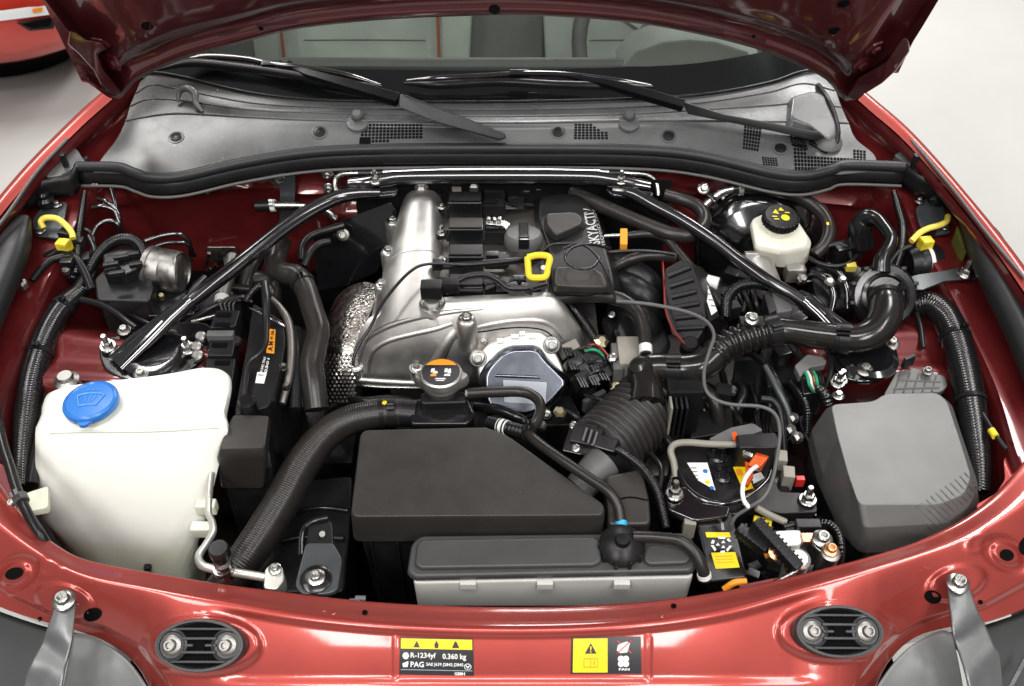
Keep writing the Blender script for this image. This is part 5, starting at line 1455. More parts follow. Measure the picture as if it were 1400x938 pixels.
arm = loft('mounting_arm', [rpoly([(66, 664, -.03), (66, 694, -.03), (44, 698, -.02), (22, 706, -.012), (10, 702, -.012), (8, 690, -.012), (16, 682, -.012), (36, 674, -.02)], .006), scaled(rpoly([(66, 664, -.03), (66, 694, -.03), (44, 698, -.02), (22, 706, -.012), (10, 702, -.012), (8, 690, -.012), (16, 682, -.012), (36, 674, -.02)], .006), .96, -.012)], 'tank', wt, bevel=.003)
bolt(wt, W(17, 690, -.010), (0, -.1, 1), .009, 'steel')
for (a, b, z) in ((283, 693, -.10), (276, 724, -.12)):
    box('side_tab', W(a, b, z), .014, .008, .010, 'tank', wt, bevel=.003)
box('drain_tab', W(202, 776, -.20), .005, .004, .004, 'plastic', wt)
lathe('rear_mount', [(.018, -.01), (.018, .004), (.012, .008), (.010, .014)], 'steel_dull', wt, W(92, 522, -.01), (0, 0, 1), 20)
# blue cap
bc = W(124, 549, .018); bn = Vector((-.06, .03, 1)).normalized(); s = S(bc)
lathe('filler_neck', [(.030, -.03), (.030, -.008)], 'tank', wt, bc, bn, 32)
bcap = lathe('blue_cap', [(34*s, -.010), (37*s, -.007), (37.5*s, .001), (36*s, .004), (33*s, .0052), (31.5*s, .0035), (10*s, .0045), (.0, .0048)], 'blue_cap', wt, bc, bn, 48, angle=50)
bx_, by_, bz_ = basis(bn)
prism('pull_tab', [bc + bx_*(-10*s) + by_*(-33*s), bc + bx_*(14*s) + by_*(-33*s), bc + bx_*(6*s) + by_*(-44*s), bc + bx_*(-2*s) + by_*(-44*s)], 'blue_cap', bcap, .006, .004, .0015)
def cap_line(pts, r=.0011):
    q = [bc + bx_*(u*s) + by_*(v*s) + bz_*.0052 for u, v in pts]
    tube('windshield_symbol', q, r, 'blue_mark', bcap, n=6, metres=True)
cap_line([(-19, 7), (-8, 11), (6, 11), (19, 8)]); cap_line([(-19, 7), (-11, -12)], .0009); cap_line([(19, 8), (12, -11)], .0009); cap_line([(-11, -12), (0, -10), (12, -11)], .0009)
for u in (-8, 0, 8):
    cap_line([(u*.6, -4), (u*.8, 2), (u, 6)], .0007)
for u in (-7, 0, 7):
    cap_line([(u - 2, 17), (u + 2, 19)], .0006)

# ------------------------------------------------------------------ strut brace
br = thing('strut_brace', 'gloss black strut brace spanning the bay behind the engine', 'strut brace', (680, 245, .05))
tube('cross_bar', [(478, 252, .058), (500, 250, .062), (528, 246, .066), (560, 243, .068), (690, 242, .068), (800, 243, .068), (836, 247, .066), (866, 252, .062), (888, 256, .058)], [8, 9, 9.5, 9.5, 9.5, 9.5, 9.5, 9, 8], 'black_steel', br, n=20)
for pts in ([(470, 262, .050), (486, 254, .056), (520, 252, .058), (546, 256, .056), (540, 266, .052), (500, 270, .050)], [(826, 256, .056), (850, 250, .058), (882, 256, .056), (896, 266, .052), (876, 272, .050), (836, 266, .052)]):
    prism('end_plate', pts, 'black_steel', br, .006, .008, .002)
tube('diagonal_bar', [(520, 264, .052), (490, 265, .052), (462, 270, .050), (430, 285, .046), (394, 308, .042), (350, 342, .036), (310, 374, .030), (282, 396, .026), (252, 420, .020)], [7, 8.5, 10, 10.5, 10.5, 10.5, 10.5, 10.5, 10], 'black_steel', br, n=20)
tube('diagonal_bar', [(838, 260, .054), (862, 264, .054), (894, 281, .050), (930, 300, .046), (970, 326, .040), (1010, 356, .034), (1048, 383, .028), (1080, 402, .022), (1110, 420, .018)], [7, 8.5, 9.5, 9.5, 9.5, 9.5, 9.5, 9.5, 9.5], 'black_steel', br, n=20)
def foot(p0, p1, w0, w1, collar):
    a, b = P3(p0), P3(p1); d = (b - a).normalized(); side = d.cross(Vector((0, 0, 1))).normalized(); upn = side.cross(d)
    if upn.z < 0: upn = -upn
    L = []
    for t, w, h in ((0, w0, w0), (.25, w0*1.1, w0*.95), (.6, (w0+w1)/2*1.05, w0*.7), (1, w1, w0*.35)):
        c = a.lerp(b, t); ring_ = []
        for k in range(18):
            q = 2*math.pi*k/18
            ring_.append(c + side*(w*math.cos(q)) + upn*(h*math.sin(q) * (1 if math.sin(q) > 0 else .6)))
        L.append(ring_)
    loft('brace_foot', L, 'black_steel', br, angle=50)
    for k in (-.55, 0, .55):
        obj('pressed_ridge', *tube_geo([a.lerp(b, .35) + side*(w0*k*.7) + upn*w0*.72, a.lerp(b, .7) + side*(w1*k*.9) + upn*w0*.55, b + side*(w1*k) + upn*w0*.22], [.003, .0035, .003], 8), 'black_steel', br)
    obj('collar', *lathe_geo([(w0*.9, -.005), (w0*1.08, -.004), (w0*1.08, .004), (w0*.9, .005)], a, d, 24), 'black_steel', br)
foot((258, 414, .022), (158, 496, -.012), .0145, .022, 1)
foot((1102, 414, .020), (1172, 468, -.006), .0135, .020, 1)
def mount_plate(pts, bolts):
    o = prism('mount_plate', pts, 'black_steel', br, .008, .02, .003)
    for (a, b, z, r, k) in bolts:
        bolt(br, W(a, b, z), (0, -.1, 1), r, 'steel_dull' if k else 'steel', 'flange' if k else 'stud')
mount_plate([(134, 482, -.018), (142, 462, -.018), (176, 455, -.018), (230, 440, -.018), (286, 440, -.018), (296, 462, -.018), (270, 500, -.018), (230, 516, -.018), (176, 522, -.018), (142, 506, -.018)],
            [(148, 474, -.012, .0125, 0), (257, 477, -.012, .0125, 0), (193, 512, -.012, .0115, 1), (170, 452, -.012, .0105, 1)])
mount_plate([(1138, 500, -.018), (1140, 470, -.018), (1176, 452, -.018), (1218, 462, -.018), (1230, 484, -.018), (1222, 508, -.018), (1196, 522, -.018), (1160, 520, -.018)],
            [(1182, 506, -.012, .0130, 1), (1218, 470, -.012, .0130, 1), (1148, 520, -.020, .0115, 0)])
lathe('strut_cup', [(.05, -.004), (.05, .002), (.040, .006), (.03, .004)], 'black_steel', br, W(212, 482, -.014), (0, 0, 1), 32)
lathe('strut_cup', [(.045, -.004), (.045, .002), (.036, .006), (.03, .004)], 'black_steel', br, W(1186, 488, -.014), (0, 0, 1), 32)
for (a, b) in ((513, 248), (849, 248)):
    bolt(br, W(a, b, .068), (0, 0, 1), .0105, 'steel', 'stud')
# bright pipe running behind the brace
cp = thing('coolant_pipe', 'thin bright metal pipe behind the strut brace along the firewall', 'pipe', (680, 236, .06))
tube('pipe', [(462, 272, .03), (458, 250, .045), (464, 240, .055), (482, 237, .06), (520, 237, .062)], 4.2, 'steel', cp, n=12)
tube('pipe', [(524, 236, .064), (600, 233, .066), (700, 232, .066), (820, 234, .066)], 5, 'chrome', cp, n=12)
tube('pipe', [(820, 235, .064), (860, 237, .062), (885, 240, .056), (897, 250, .045), (900, 268, .03)], 4.2, 'steel', cp, n=12)
for a in (490, 516, 832):
    tube('sleeve', [(a, 237, .062), (a + 18, 237, .062)], 5.5, 'rubber', cp, n=12)

# ------------------------------------------------------------------ conduits and looms along the left wing
lc = tube('wiring_conduit', [(112, 396, -.01), (94, 412, -.012), (78, 432, -.015), (62, 462, -.02), (50, 496, -.028), (42, 530, -.036), (36, 575, -.05), (32, 620, -.065), (30, 668, -.08)], [11, 15, 17, 17.5, 18, 18.5, 18, 16, 15], 'conduit', None, n=22, corr=(.0040, .055))
tag(lc, 'thick black ribbed wiring conduit along the left wing', 'conduit')
band('tie', lc, .38, .008, .002, 'plastic', lc)
band('tie', lc, .12, .008, .002, 'plastic', lc)
lb = tube('wiring_conduit', [(100, 404, -.008), (116, 380, .0), (132, 352, .015), (152, 332, .03), (174, 326, .035), (190, 334, .03), (198, 352, .02)], 8, 'conduit', None, n=14, corr=(.004, .15))
tag(lb, 'slim black ribbed conduit arching up to the brake unit on the left', 'conduit')
lt = tube('taped_loom', [(58, 540, -.05), (60, 580, -.055), (52, 620, -.06), (44, 662, -.07)], [8, 9, 9, 8], 'wire', None, n=12)
tag(lt, 'smooth black taped loom beside the washer tank', 'cable')
lv = tube('wiring_conduit', [(116, 262, .06), (112, 290, .045), (108, 318, .03), (104, 350, .01), (100, 384, -.004)], [3.5, 5, 6, 7, 8], 'conduit', None, n=12, corr=(.004, .14))
tag(lv, 'thin black conduit hanging from the left cowl end', 'conduit')
l2 = tube('taped_loom', [(112, 410, -.012), (136, 416, -.008), (156, 426, -.004), (172, 438, -.002), (186, 448, -.004)], [5, 5, 4.5, 4, 3.5], 'wire', None, n=10)
tag(l2, 'thin black taped loom leading to the left strut mount', 'cable')
# prop rod cable in the corner
rod = tube('bonnet_cable', [(-14, 520, .02), (2, 600, .014), (14, 640, .012), (24, 672, .010), (40, 706, .006), (54, 728, .0), (64, 744, -.012)], 7, 'rubber', None, n=14)
tag(rod, 'black rubber cable dropping beside the washer tank arm', 'cable')
band('clip', rod, .55, .010, .003, 'plastic_grey', rod)
# metal brake lines coiled on the firewall
bl = thing('brake_lines', 'coiled thin dark brake lines in the rear left corner', 'brake line', (150, 290, .0))
for k, pts in enumerate(([(152, 258, .06), (158, 280, .045), (160, 300, .03), (164, 324, .0)], [(134, 272, .055), (146, 276, .055), (158, 286, .045), (164, 304, .03), (162, 330, .0)], [(126, 284, .05), (140, 282, .052), (156, 288, .045), (164, 306, .03)], [(126, 322, .03), (134, 308, .038), (150, 302, .04), (162, 308, .034), (162, 326, .01)])):
    tube('line', pts, 3.2, 'black_steel', bl, n=10)

# ------------------------------------------------------------------ brake unit with pump motor
au = thing('brake_unit', 'black anti-lock brake unit with brushed metal pump motor at the rear left', 'brake unit', (180, 400, -.15))
prism('control_box', [(128, 382, .0), (146, 362, .0), (202, 366, .0), (210, 392, .0), (204, 412, .0), (132, 410, .0)], 'plastic', au, .18, .006, .004)
prism('lower_block', [(196, 396, -.03), (262, 396, -.03), (266, 430, -.03), (200, 432, -.03)], 'plastic_gloss', au, .14, .006, .004)
cb = prism('connector_block', [(140, 348, .022), (168, 334, .026), (196, 340, .026), (200, 362, .022), (168, 376, .022), (142, 374, .022)], 'plastic_gloss', au, .035, .005, .003)
for (a, b, w) in ((152, 362, .012), (166, 352, .012), (182, 348, .010), (186, 362, .010), (160, 374, .012)):
    box('lever', W(a, b, .030), w, .004, .004, 'plastic', cb, hint=(1, .25, 0), bevel=.0012)
tube('motor', [(204, 366, -.004), (212, 367, -.004), (226, 369, -.006), (238, 371, -.006), (247, 373, -.006), (250, 373, -.006)], [27, 29, 29, 29, 28, 23], 'steel_dull', au, n=36, straight=True)
tube('motor_rim', [(206, 366, -.004), (212, 367, -.004)], 30.5, 'cast_dark', au, n=36)
for pts in ([(198, 330, .02), (222, 322, .02), (244, 320, .016), (258, 330, .0), (262, 350, -.03)], [(204, 340, .016), (230, 332, .012), (256, 334, .0), (266, 350, -.03)], [(200, 356, .0), (216, 348, .01), (240, 346, .008), (262, 356, -.02)]):
    tube('pipe', pts, 3.2, 'black_steel', au, n=10)
lathe('fitting', [(.007, 0), (.007, .01), (.004, .016)], 'zinc_yellow', au, W(222, 410, -.04), (.2, -.3, 1), 6)
lathe('fitting', [(.007, 0), (.007, .01), (.004, .016)], 'zinc_yellow', au, W(210, 398, -.03), (.2, -.3, 1), 6)

# ------------------------------------------------------------------ yellow sensor cable and bracket (one per wing)
def sensor(label, plate_pts, bolts, cable, plug, dirn, stopper):
    t = thing('crash_sensor', label, 'sensor', plate_pts[0], 'crash sensors on the wings')
    prism('plate', plate_pts, 'bracket_grey', t, .004, .006, .001)
    for (a, b, z, r) in bolts:
        bolt(t, W(a, b, z), (0, 0, 1), r, 'steel')
    lathe('rubber_stop', [(.014, -.006), (.014, .004), (.009, .008), (.009, .014), (.005, .017)], 'plastic_gloss', t, W(*stopper), (0, 0, 1), 20)
    tube('yellow_cable', cable, 4.2, 'yellow_cable', t, n=12)
    pb = box('yellow_plug', W(*plug), .0105, .008, .009, 'yellow_plastic', t, hint=dirn, bevel=.002)
    box('plug_latch', W(plug[0], plug[1] - 4, plug[2] + .012), .006, .008, .003, 'yellow_plastic', pb, hint=dirn, bevel=.001)
    box('plug_shroud', W(plug[0] + 3, plug[1] - 15, plug[2] + .004), .011, .007, .008, 'plastic', t, hint=dirn, bevel=.002)
    return t
sensor('yellow crash sensor cable and plug on the left wing', [(44, 300, .045), (62, 276, .052), (92, 276, .052), (88, 300, .045), (80, 326, .038), (48, 322, .038)], [(78, 280, .054, .008), (54, 316, .042, .009)], [(60, 312, .048), (56, 304, .055), (62, 298, .060), (78, 299, .060), (90, 308, .055), (98, 318, .050), (100, 326, .046)], (88, 336, .036), (1, -.2, 0), (63, 275, .062))
sensor('yellow crash sensor cable and plug on the right wing', [(1252, 286, .048), (1262, 272, .052), (1286, 274, .052), (1296, 300, .045), (1300, 318, .040), (1266, 322, .040), (1256, 304, .044)], [(1257, 275, .054, .008), (1292, 310, .044, .009)], [(1246, 330, .044), (1258, 318, .050), (1270, 312, .054), (1284, 308, .056), (1294, 303, .056), (1296, 296, .054)], (1265, 333, .036), (1, .2, 0), (1281, 271, .060))

# ------------------------------------------------------------------ firewall fittings on the left
ff = thing('firewall_bracket', 'dark folded steel bracket bolted to the red firewall on the left', 'bracket', (395, 275, 0))
def fw(px, py, off=.0): return Yp(px, py, .600 - off)
plate('arm', [fw(370, 238), fw(388, 234), fw(404, 240), fw(404, 262), fw(402, 285, .0), fw(402, 312), fw(382, 312), fw(383, 262), fw(382, 252), fw(370, 250)], 'bracket_grey', ff, t=.003, r=.006)
bolt(ff, fw(380, 242, .002), (0, -1, .1), .012, 'steel')
hp = thing('heater_pipe', 'short black hose and bright pipe clipped beside the firewall bracket', 'pipe', (400, 285, 0))
tube('hose_end', [Yp(350, 282, .585), Yp(370, 281, .585)], 8, 'rubber', hp, n=14)
pp = tube('pipe', [Yp(366, 281, .585), Yp(390, 281, .585), Yp(420, 282, .585), Yp(446, 288, .58), Yp(460, 300, .57)], [6.5, 5.5, 5, 5, 5], 'steel', hp, n=12)
band('white_clip', pp, .08, .008, .003, 'white', hp)
for (a, b) in ((448, 238), (450, 257), (284, 262)):
    bolt(body, fw(a, b, .0), (0, -1, .1), .010 if a > 300 else .006, 'steel', 'socket')
pl_ = thing('tie_plate', 'pale metal tie-down plate with a hook low on the firewall', 'bracket', (305, 350, -.06))
plate('plate', [Yp(282, 338, .595), Yp(322, 338, .595), Yp(326, 352, .595), Yp(300, 362, .595), Yp(282, 356, .595)], 'steel_dull', pl_, t=.003)
tube('hook', [Yp(286, 346, .585), Yp(283, 360, .585), Yp(288, 370, .585), Yp(295, 362, .585)], 2.5, 'steel', pl_, n=8)
lathe('stud', [(.010, 0), (.010, .008), (.006, .014)], 'plastic', pl_, Yp(306, 348, .59), (0, -1, .3), 12)

# ------------------------------------------------------------------ heater hoses
hh = tube('heater_hose', [(384, 330, .0), (378, 348, -.002), (377, 366, -.004), (390, 374, .0), (406, 378, .002), (418, 396, .0), (427, 424, -.008), (435, 452, -.018), (430, 478, -.028), (426, 500, -.038), (429, 526, -.05), (433, 560, -.07)], [14, 14.5, 14.5, 15, 15.5, 15.5, 15.5, 16, 16.5, 17, 17, 17], 'hose', None, n=20)
tag(hh, 'black heater hose snaking down beside the foil heat shield', 'hose')
band('clamp', hh, .42, .008, .002, 'plastic', hh)
lettering('lettering', '4240', hh, [(430, 428), (433, 412), (425, 410), (421, 426)], 'white', hh, off=.001) if False else None
h2 = tube('heater_hose', [(372, 330, -.03), (356, 344, -.03), (346, 362, -.035), (338, 384, -.045), (330, 410, -.06)], [10, 11, 12, 12, 12], 'hose', None, n=16)
tag(h2, 'second black heater hose behind the strut brace on the left', 'hose')
h3 = tube('braided_hose', [(318, 352, -.02), (314, 372, -.02), (308, 392, -.022), (304, 408, -.025), (303, 422, -.03)], [9, 9, 9.5, 9.5, 9], 'cast_dark', None, n=16, corr=(.003, .05))
tag(h3, 'brown braided hose with a white band behind the relay stack', 'hose')
band('white_band', h3, .86, .012, .0012, 'label_white', h3, tab=False)
for i, pts in enumerate(([(412, 356, -.03), (414, 336, -.02), (426, 322, -.014), (450, 314, -.01), (470, 308, -.008)], [(416, 364, -.03), (424, 346, -.02), (436, 334, -.016), (452, 330, -.014)])):
    o_ = tube('vacuum_hose', pts, 5.5, 'rubber', None, n=10)
    tag(o_, ('thin black vacuum hose curving above the dark plate' if i == 0 else 'thin black vacuum hose curving below the first, beside the dark plate'), 'hose')

# dark plate between firewall and engine
dk = thing('splash_plate', 'glossy black flat plate left of the cam cover', 'plate', (480, 340, -.1))
plate('sheet', [Yp(428, 322, .56), Yp(470, 300, .57), Yp(534, 276, .58), Yp(544, 290, .575), Yp(536, 330, .55), Yp(516, 372, .53), Yp(470, 392, .52), Yp(434, 398, .52)], 'black_steel', dk, t=.004, r=.006)
bolt(dk, Yp(469, 321, .545), (0, -.8, .6), .011, 'steel_dull', 'socket')

# ------------------------------------------------------------------ foil heat shield on the exhaust side
hs = thing('heat_shield', 'dimpled foil heat shield left of the timing cover', 'heat shield', (470, 480, -.15))
shield = patch('shell', [
    [(520, 392, -.03), (504, 386, -.035), (486, 388, -.045), (468, 398, -.06), (456, 414, -.09), (452, 430, -.14)],
    [(512, 414, -.03), (496, 408, -.03), (476, 412, -.038), (458, 424, -.055), (447, 440, -.09), (444, 456, -.15)],
    [(502, 440, -.035), (486, 438, -.032), (466, 442, -.04), (450, 454, -.06), (442, 470, -.10), (440, 484, -.16)],
    [(494, 474, -.05), (480, 474, -.045), (462, 478, -.05), (448, 486, -.07), (440, 500, -.11), (438, 512, -.17)],
    [(488, 512, -.08), (476, 512, -.075), (460, 516, -.08), (448, 522, -.10), (442, 534, -.14), (440, 544, -.19)],
    [(486, 552, -.13), (474, 552, -.13), (460, 554, -.14), (450, 560, -.15), (444, 568, -.18), (442, 576, -.22)]], 'foil', hs, nu=6, nv=6, solid=.002)
# raised diamond dimples in the lower half
mb = MB()
for r in range(15):
    for c in range(8):
        px = 446 + c*5.6 + (2.8 if r % 2 else 0); py = 486 + r*5.2
        if px > 492 - (py - 486)*.12 or py > 552: continue
        p, nn = on(shield, px, py, 0)
        if (p - W(px, py, 0)).length < 1e-6: continue
        x, y, z = basis(nn, Vector((1, 0, 0)))
        s = S(p)
        mb.add([p + x*2.6*s, p + y*2.9*s, p - x*2.6*s, p - y*2.9*s, p + z*1.7*s], [[0, 1, 4], [1, 2, 4], [2, 3, 4], [3, 0, 4]])
dm = mb.build('dimples', 'wrap_silver', hs, angle=20)
dm['kind'] = 'stuff'
for (a, b, w, h) in ((484, 434, 16, 1.2), (484, 448, 16, 1.2), (477, 441, 1.2, 10), (492, 441, 1.2, 10)):
    p, nn = on(shield, a, b, .0006)
    box('stamped_line', p, w*S(p)*.5, h*S(p)*.6, .0008, 'foil', hs, axis=nn, bevel=.0003)

# ------------------------------------------------------------------ relay stack and cooling fan housing
rs = thing('relay_stack', 'stack of black relay plugs with a grey retaining clip, left of the fan housing', 'relay', (305, 480, -.1))
prism('relay', [(296, 424, .01), (328, 424, .01), (322, 446, .01), (286, 448, .01)], 'plastic', rs, .03, .003, .0025)
box('retaining_clip', W(302, 459, .0), .020, .006, .006, 'plastic_grey', rs, bevel=.0015)
prism('plug', [(286, 464, -.004), (322, 464, -.004), (318, 486, -.004), (284, 486, -.004)], 'plastic', rs, .03, .003, .0025)
prism('lower_plug', [(282, 490, -.01), (322, 490, -.01), (318, 520, -.01), (280, 520, -.01)], 'plastic', rs, .06, .003, .0025)
for (a, b) in ((306, 430), (304, 444), (300, 472), (304, 496)):
    box('slot', W(a, b, .0115 if b < 450 else (-.003 if b < 490 else -.009)), .011, .004, .001, 'shadow_black', rs, bevel=.0004)
for k in range(4):
    tube('lead', [(304 + k*5, 424, .004), (302 + k*6, 414, .012), (318 + k*4, 406, .012), (336 + k*3, 410 + k, .004)], 2.2, 'wire', rs, n=8)
for (a, b) in ((322, 468), (276, 462), (270, 476), (272, 488)):
    lathe('side_knob', [(.009, 0), (.009, .006), (.006, .009)], 'plastic' if a > 300 else 'steel_dull', rs, W(a, b, -.012), (.4 if a > 300 else -.2, -.3, 1), 14)
fh = thing('fan_housing', 'tall black fan housing with orange and white stickers left of the radiator hose', 'fan housing', (340, 600, -.2))
fp = [(346, 414, -.01), (366, 426, -.01), (388, 440, -.012), (390, 468, -.014), (384, 504, -.018), (368, 556, -.024), (320, 568, -.026), (328, 524, -.02), (338, 470, -.014)]
panel = prism('panel', fp, 'plastic', fh, .20, .008, .004)
blk = loft('motor_cover', [rpoly([(320, 566, -.018), (368, 568, -.018), (362, 612, -.018), (300, 614, -.018), (308, 590, -.018)], .006), rpoly([(318, 572, -.035), (371, 574, -.035), (364, 626, -.035), (296, 628, -.035), (304, 596, -.035)], .006), rpoly([(318, 630, -.12), (366, 632, -.12), (362, 668, -.12), (302, 668, -.12), (306, 640, -.12)], .006)], 'plastic_lid', fh, bevel=.003)
loft('shroud', [[W(300, 640, -.08), W(372, 640, -.08), W(366, 600, -.08), W(306, 600, -.08)], [W(300, 640, -.08) + Vector((0, -.02, -.3)), W(372, 640, -.08) + Vector((0, -.02, -.3)), W(366, 600, -.08) + Vector((0, .1, -.3)), W(306, 600, -.08) + Vector((0, .1, -.3))]], 'plastic', fh, bevel=.004)
tube('bright_edge', [(341, 421, -.006), (350, 425, -.006), (358, 430, -.006)], 1.8, 'chrome', fh, n=8)
tube('bright_edge', [(366, 434, -.006), (378, 440, -.008), (389, 446, -.010)], 1.8, 'chrome', fh, n=8)
def lq(pts): return pts
def on_panel(c, m, nm, off=.0008): return decal(nm, panel, c, m, fh, off, 3, 3)
on_panel([(369, 450), (377, 451), (375, 484), (364, 483)], 'orange', 'warning_sticker')
lettering('warning_mark', 'A M = m', panel, [(366, 480), (370, 453), (375, 453), (373, 481)], 'label_black', fh, off=.0014, bold=.03)
lettering('lettering', '41042 7065', panel, [(355, 510), (361, 488), (364, 489), (359, 511)], 'label_white', fh, off=.0012, bold=.02)
lettering('lettering', '0301', panel, [(361, 510), (366, 490), (369, 491), (365, 511)], 'label_white', fh, off=.0012, bold=.02)
on_panel([(352, 509), (365, 510), (361, 525), (349, 524)], 'label_white', 'part_sticker')
lettering('lettering', '0201', panel, [(354, 512), (361, 513), (360, 515), (353, 514)], 'label_black', fh, off=.0014, bold=.02)
tube('loom', [(362, 388, .02), (364, 410, .02), (364, 440, .008), (363, 470, .002), (354, 484, .0), (342, 494, -.004), (337, 510, -.008), (335, 530, -.012), (334, 545, -.014)], [6, 6, 5, 4, 3.5, 3.5, 4, 4, 4], 'wire', fh, n=12)
tube('loom', [(336, 412, .006), (344, 400, .014), (354, 392, .018), (364, 392, .02)], 5, 'conduit', fh, n=12, corr=(.004, .2))
lathe('motor_plug', [(.013, -.02), (.013, .004), (.010, .008)], 'plastic_gloss', fh, W(338, 551, -.008), (0, 0, 1), 20)
for (a, b) in ((386, 503), (391, 530)):
    lathe('fixing', [(.006, 0), (.006, .006), (.003, .010)], 'steel', fh, W(a, b, -.02), (.3, -.2, 1), 8)
tube('side_foil', [(372, 408, -.01), (384, 422, -.012), (394, 440, -.016), (398, 470, -.024), (396, 510, -.035), (386, 552, -.05)], [3, 5, 6, 6, 6, 5], 'cast_dark', fh, n=10)
tube('shroud_edge', [(404, 450, -.03), (406, 500, -.04), (404, 560, -.06)], 8, 'plastic', fh, n=10)

# ------------------------------------------------------------------ refrigerant pipe with service port, front left
ac = thing('refrigerant_pipe', 'pale refrigerant pipe with a black service cap by the washer tank', 'pipe', (310, 780, -.08))
tube('pipe', [(290, 640, -.06), (287, 670, -.06), (285, 700, -.055), (290, 714, -.05), (291, 728, -.045), (282, 744, -.04), (272, 760, -.034), (276, 772, -.030), (292, 778, -.028), (330, 784, -.026), (366, 790, -.024)], [4.5, 4.5, 4.5, 5, 5, 5, 5.5, 6, 6, 6, 6], 'ac_pipe', ac, n=14)
lathe('service_port', [(.008, -.04), (.008, -.016), (.011, -.012), (.011, -.004), (.008, .0)], 'steel', ac, W(303, 766, .004), (0, -.05, 1), 18)
lathe('service_cap', [(.0115, -.002), (.0125, .0), (.0125, .012), (.011, .016), (.0, .0162)], 'plastic', ac, W(302, 758, .010), (0, -.05, 1), 24)
lathe('port_collar', [(.012, -.004), (.012, .004)], 'steel', ac, W(305, 778, -.016), (0, -.05, 1), 18)
prism('flange_block', [(362, 778, -.012), (372, 770, -.012), (386, 774, -.012), (389, 792, -.012), (378, 806, -.012), (360, 804, -.012)], 'ac_pipe', ac, .03, .004, .002)
bolt(ac, W(376, 778, -.010), (0, -.1, 1), .008, 'steel', 'socket')

# ------------------------------------------------------------------ dark radiator bracket with bolt
rb = thing('radiator_bracket', 'dark grey bracket with a single bolt left of the airbox', 'bracket', (435, 800, -.04))
prism('plate', [(418, 742, -.012), (456, 742, -.012), (468, 764, -.012), (462, 806, -.012), (448, 812, -.012), (412, 812, -.012), (403, 800, -.012)], 'bracket_grey', rb, .008, .006, .002)
loft('upper_leg', [rpoly([(422, 716, -.03), (454, 712, -.03), (456, 746, -.014), (418, 746, -.014)], .006), scaled(rpoly([(422, 716, -.03), (454, 712, -.03), (456, 746, -.014), (418, 746, -.014)], .006), .98, -.012)], 'plastic', rb, bevel=.002)
tube('folded_edge', [(412, 760, -.02), (414, 728, -.028), (426, 714, -.028), (448, 708, -.028)], 4, 'plastic_gloss', rb, n=10)
lathe('washer', [(.019, -.001), (.019, .003), (.015, .005)], 'plastic_gloss', rb, W(432, 793, -.012), (0, -.05, 1), 28)
bolt(rb, W(432, 790, -.006), (0, -.05, 1), .0115, 'steel', 'socket')
lathe('rivet', [(.005, 0), (.004, .003)], 'steel_dull', rb, W(441, 731, -.018), (0, -.3, 1), 12)
fr_ = thing('fan_shroud', 'dark fan shroud and radiator top behind the front panel', 'fan shroud', (420, 700, -.2))
prism('top', [(372, 660, -.17), (482, 650, -.17), (478, 730, -.17), (470, 810, -.17), (330, 810, -.17)], 'plastic', fr_, .12, .01, .004)
tube('rib', [(384, 740, -.165), (420, 734, -.165), (470, 736, -.165)], 4, 'plastic', fr_, n=8)
tube('rib', [(400, 700, -.165), (440, 694, -.165), (476, 698, -.165)], 3, 'plastic_gloss', fr_, n=8)
for (a, b) in ((492, 818), (484, 822)):
    tube('rib', [(a - 6, b, -.01), (a + 8, b, -.01)], 4, 'plastic_grey', fr_, n=8)
# ------------------------------------------------------------------ fuse box
fb = thing('fuse_box', 'big grey-black fuse box lid in the right front corner', 'fuse box', (1220, 720, -.2))
T0 = [(1136, 553, .004), (1194, 549, .004), (1211, 538, .004), (1282, 537, .004), (1295, 549, .002), (1312, 600, .0), (1328, 652, -.004), (1318, 676, -.006), (1286, 689, -.006), (1174, 690, -.006), (1160, 650, -.004), (1144, 592, .0)]
T1 = [(1126, 558, -.008), (1194, 551, -.004), (1211, 541, -.004), (1285, 540, -.004), (1301, 552, -.008), (1318, 604, -.012), (1338, 664, -.020), (1324, 694, -.024), (1294, 716, -.028), (1180, 722, -.028), (1158, 676, -.022), (1136, 604, -.014)]
T2 = [(1108, 584, -.045), (1196, 580, -.045), (1213, 570, -.045), (1290, 570, -.045), (1308, 582, -.045), (1326, 640, -.05), (1340, 690, -.05), (1320, 712, -.05), (1300, 734, -.05), (1182, 740, -.05), (1152, 706, -.05), (1122, 640, -.05)]
T3 = scaled([P3(p) for p in T2], .99, -.03)
ra = [.008]*12
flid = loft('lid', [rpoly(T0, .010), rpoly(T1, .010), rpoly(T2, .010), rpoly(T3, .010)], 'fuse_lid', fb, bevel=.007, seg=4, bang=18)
loft('box_base', [scaled(rpoly(T3, .010), .97, .0), scaled(rpoly(T3, .010), .9, -.15)], 'plastic', fb, bevel=.004)
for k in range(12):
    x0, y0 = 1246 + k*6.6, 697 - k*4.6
    tube('grip_ridge', [on(flid, x0 + t*(30 - k*.8), y0 + t*(28 - k*.4), .0001)[0] for t in (0, .25, .5, .75, 1)], 1.0, 'fuse_lid', flid, n=6)

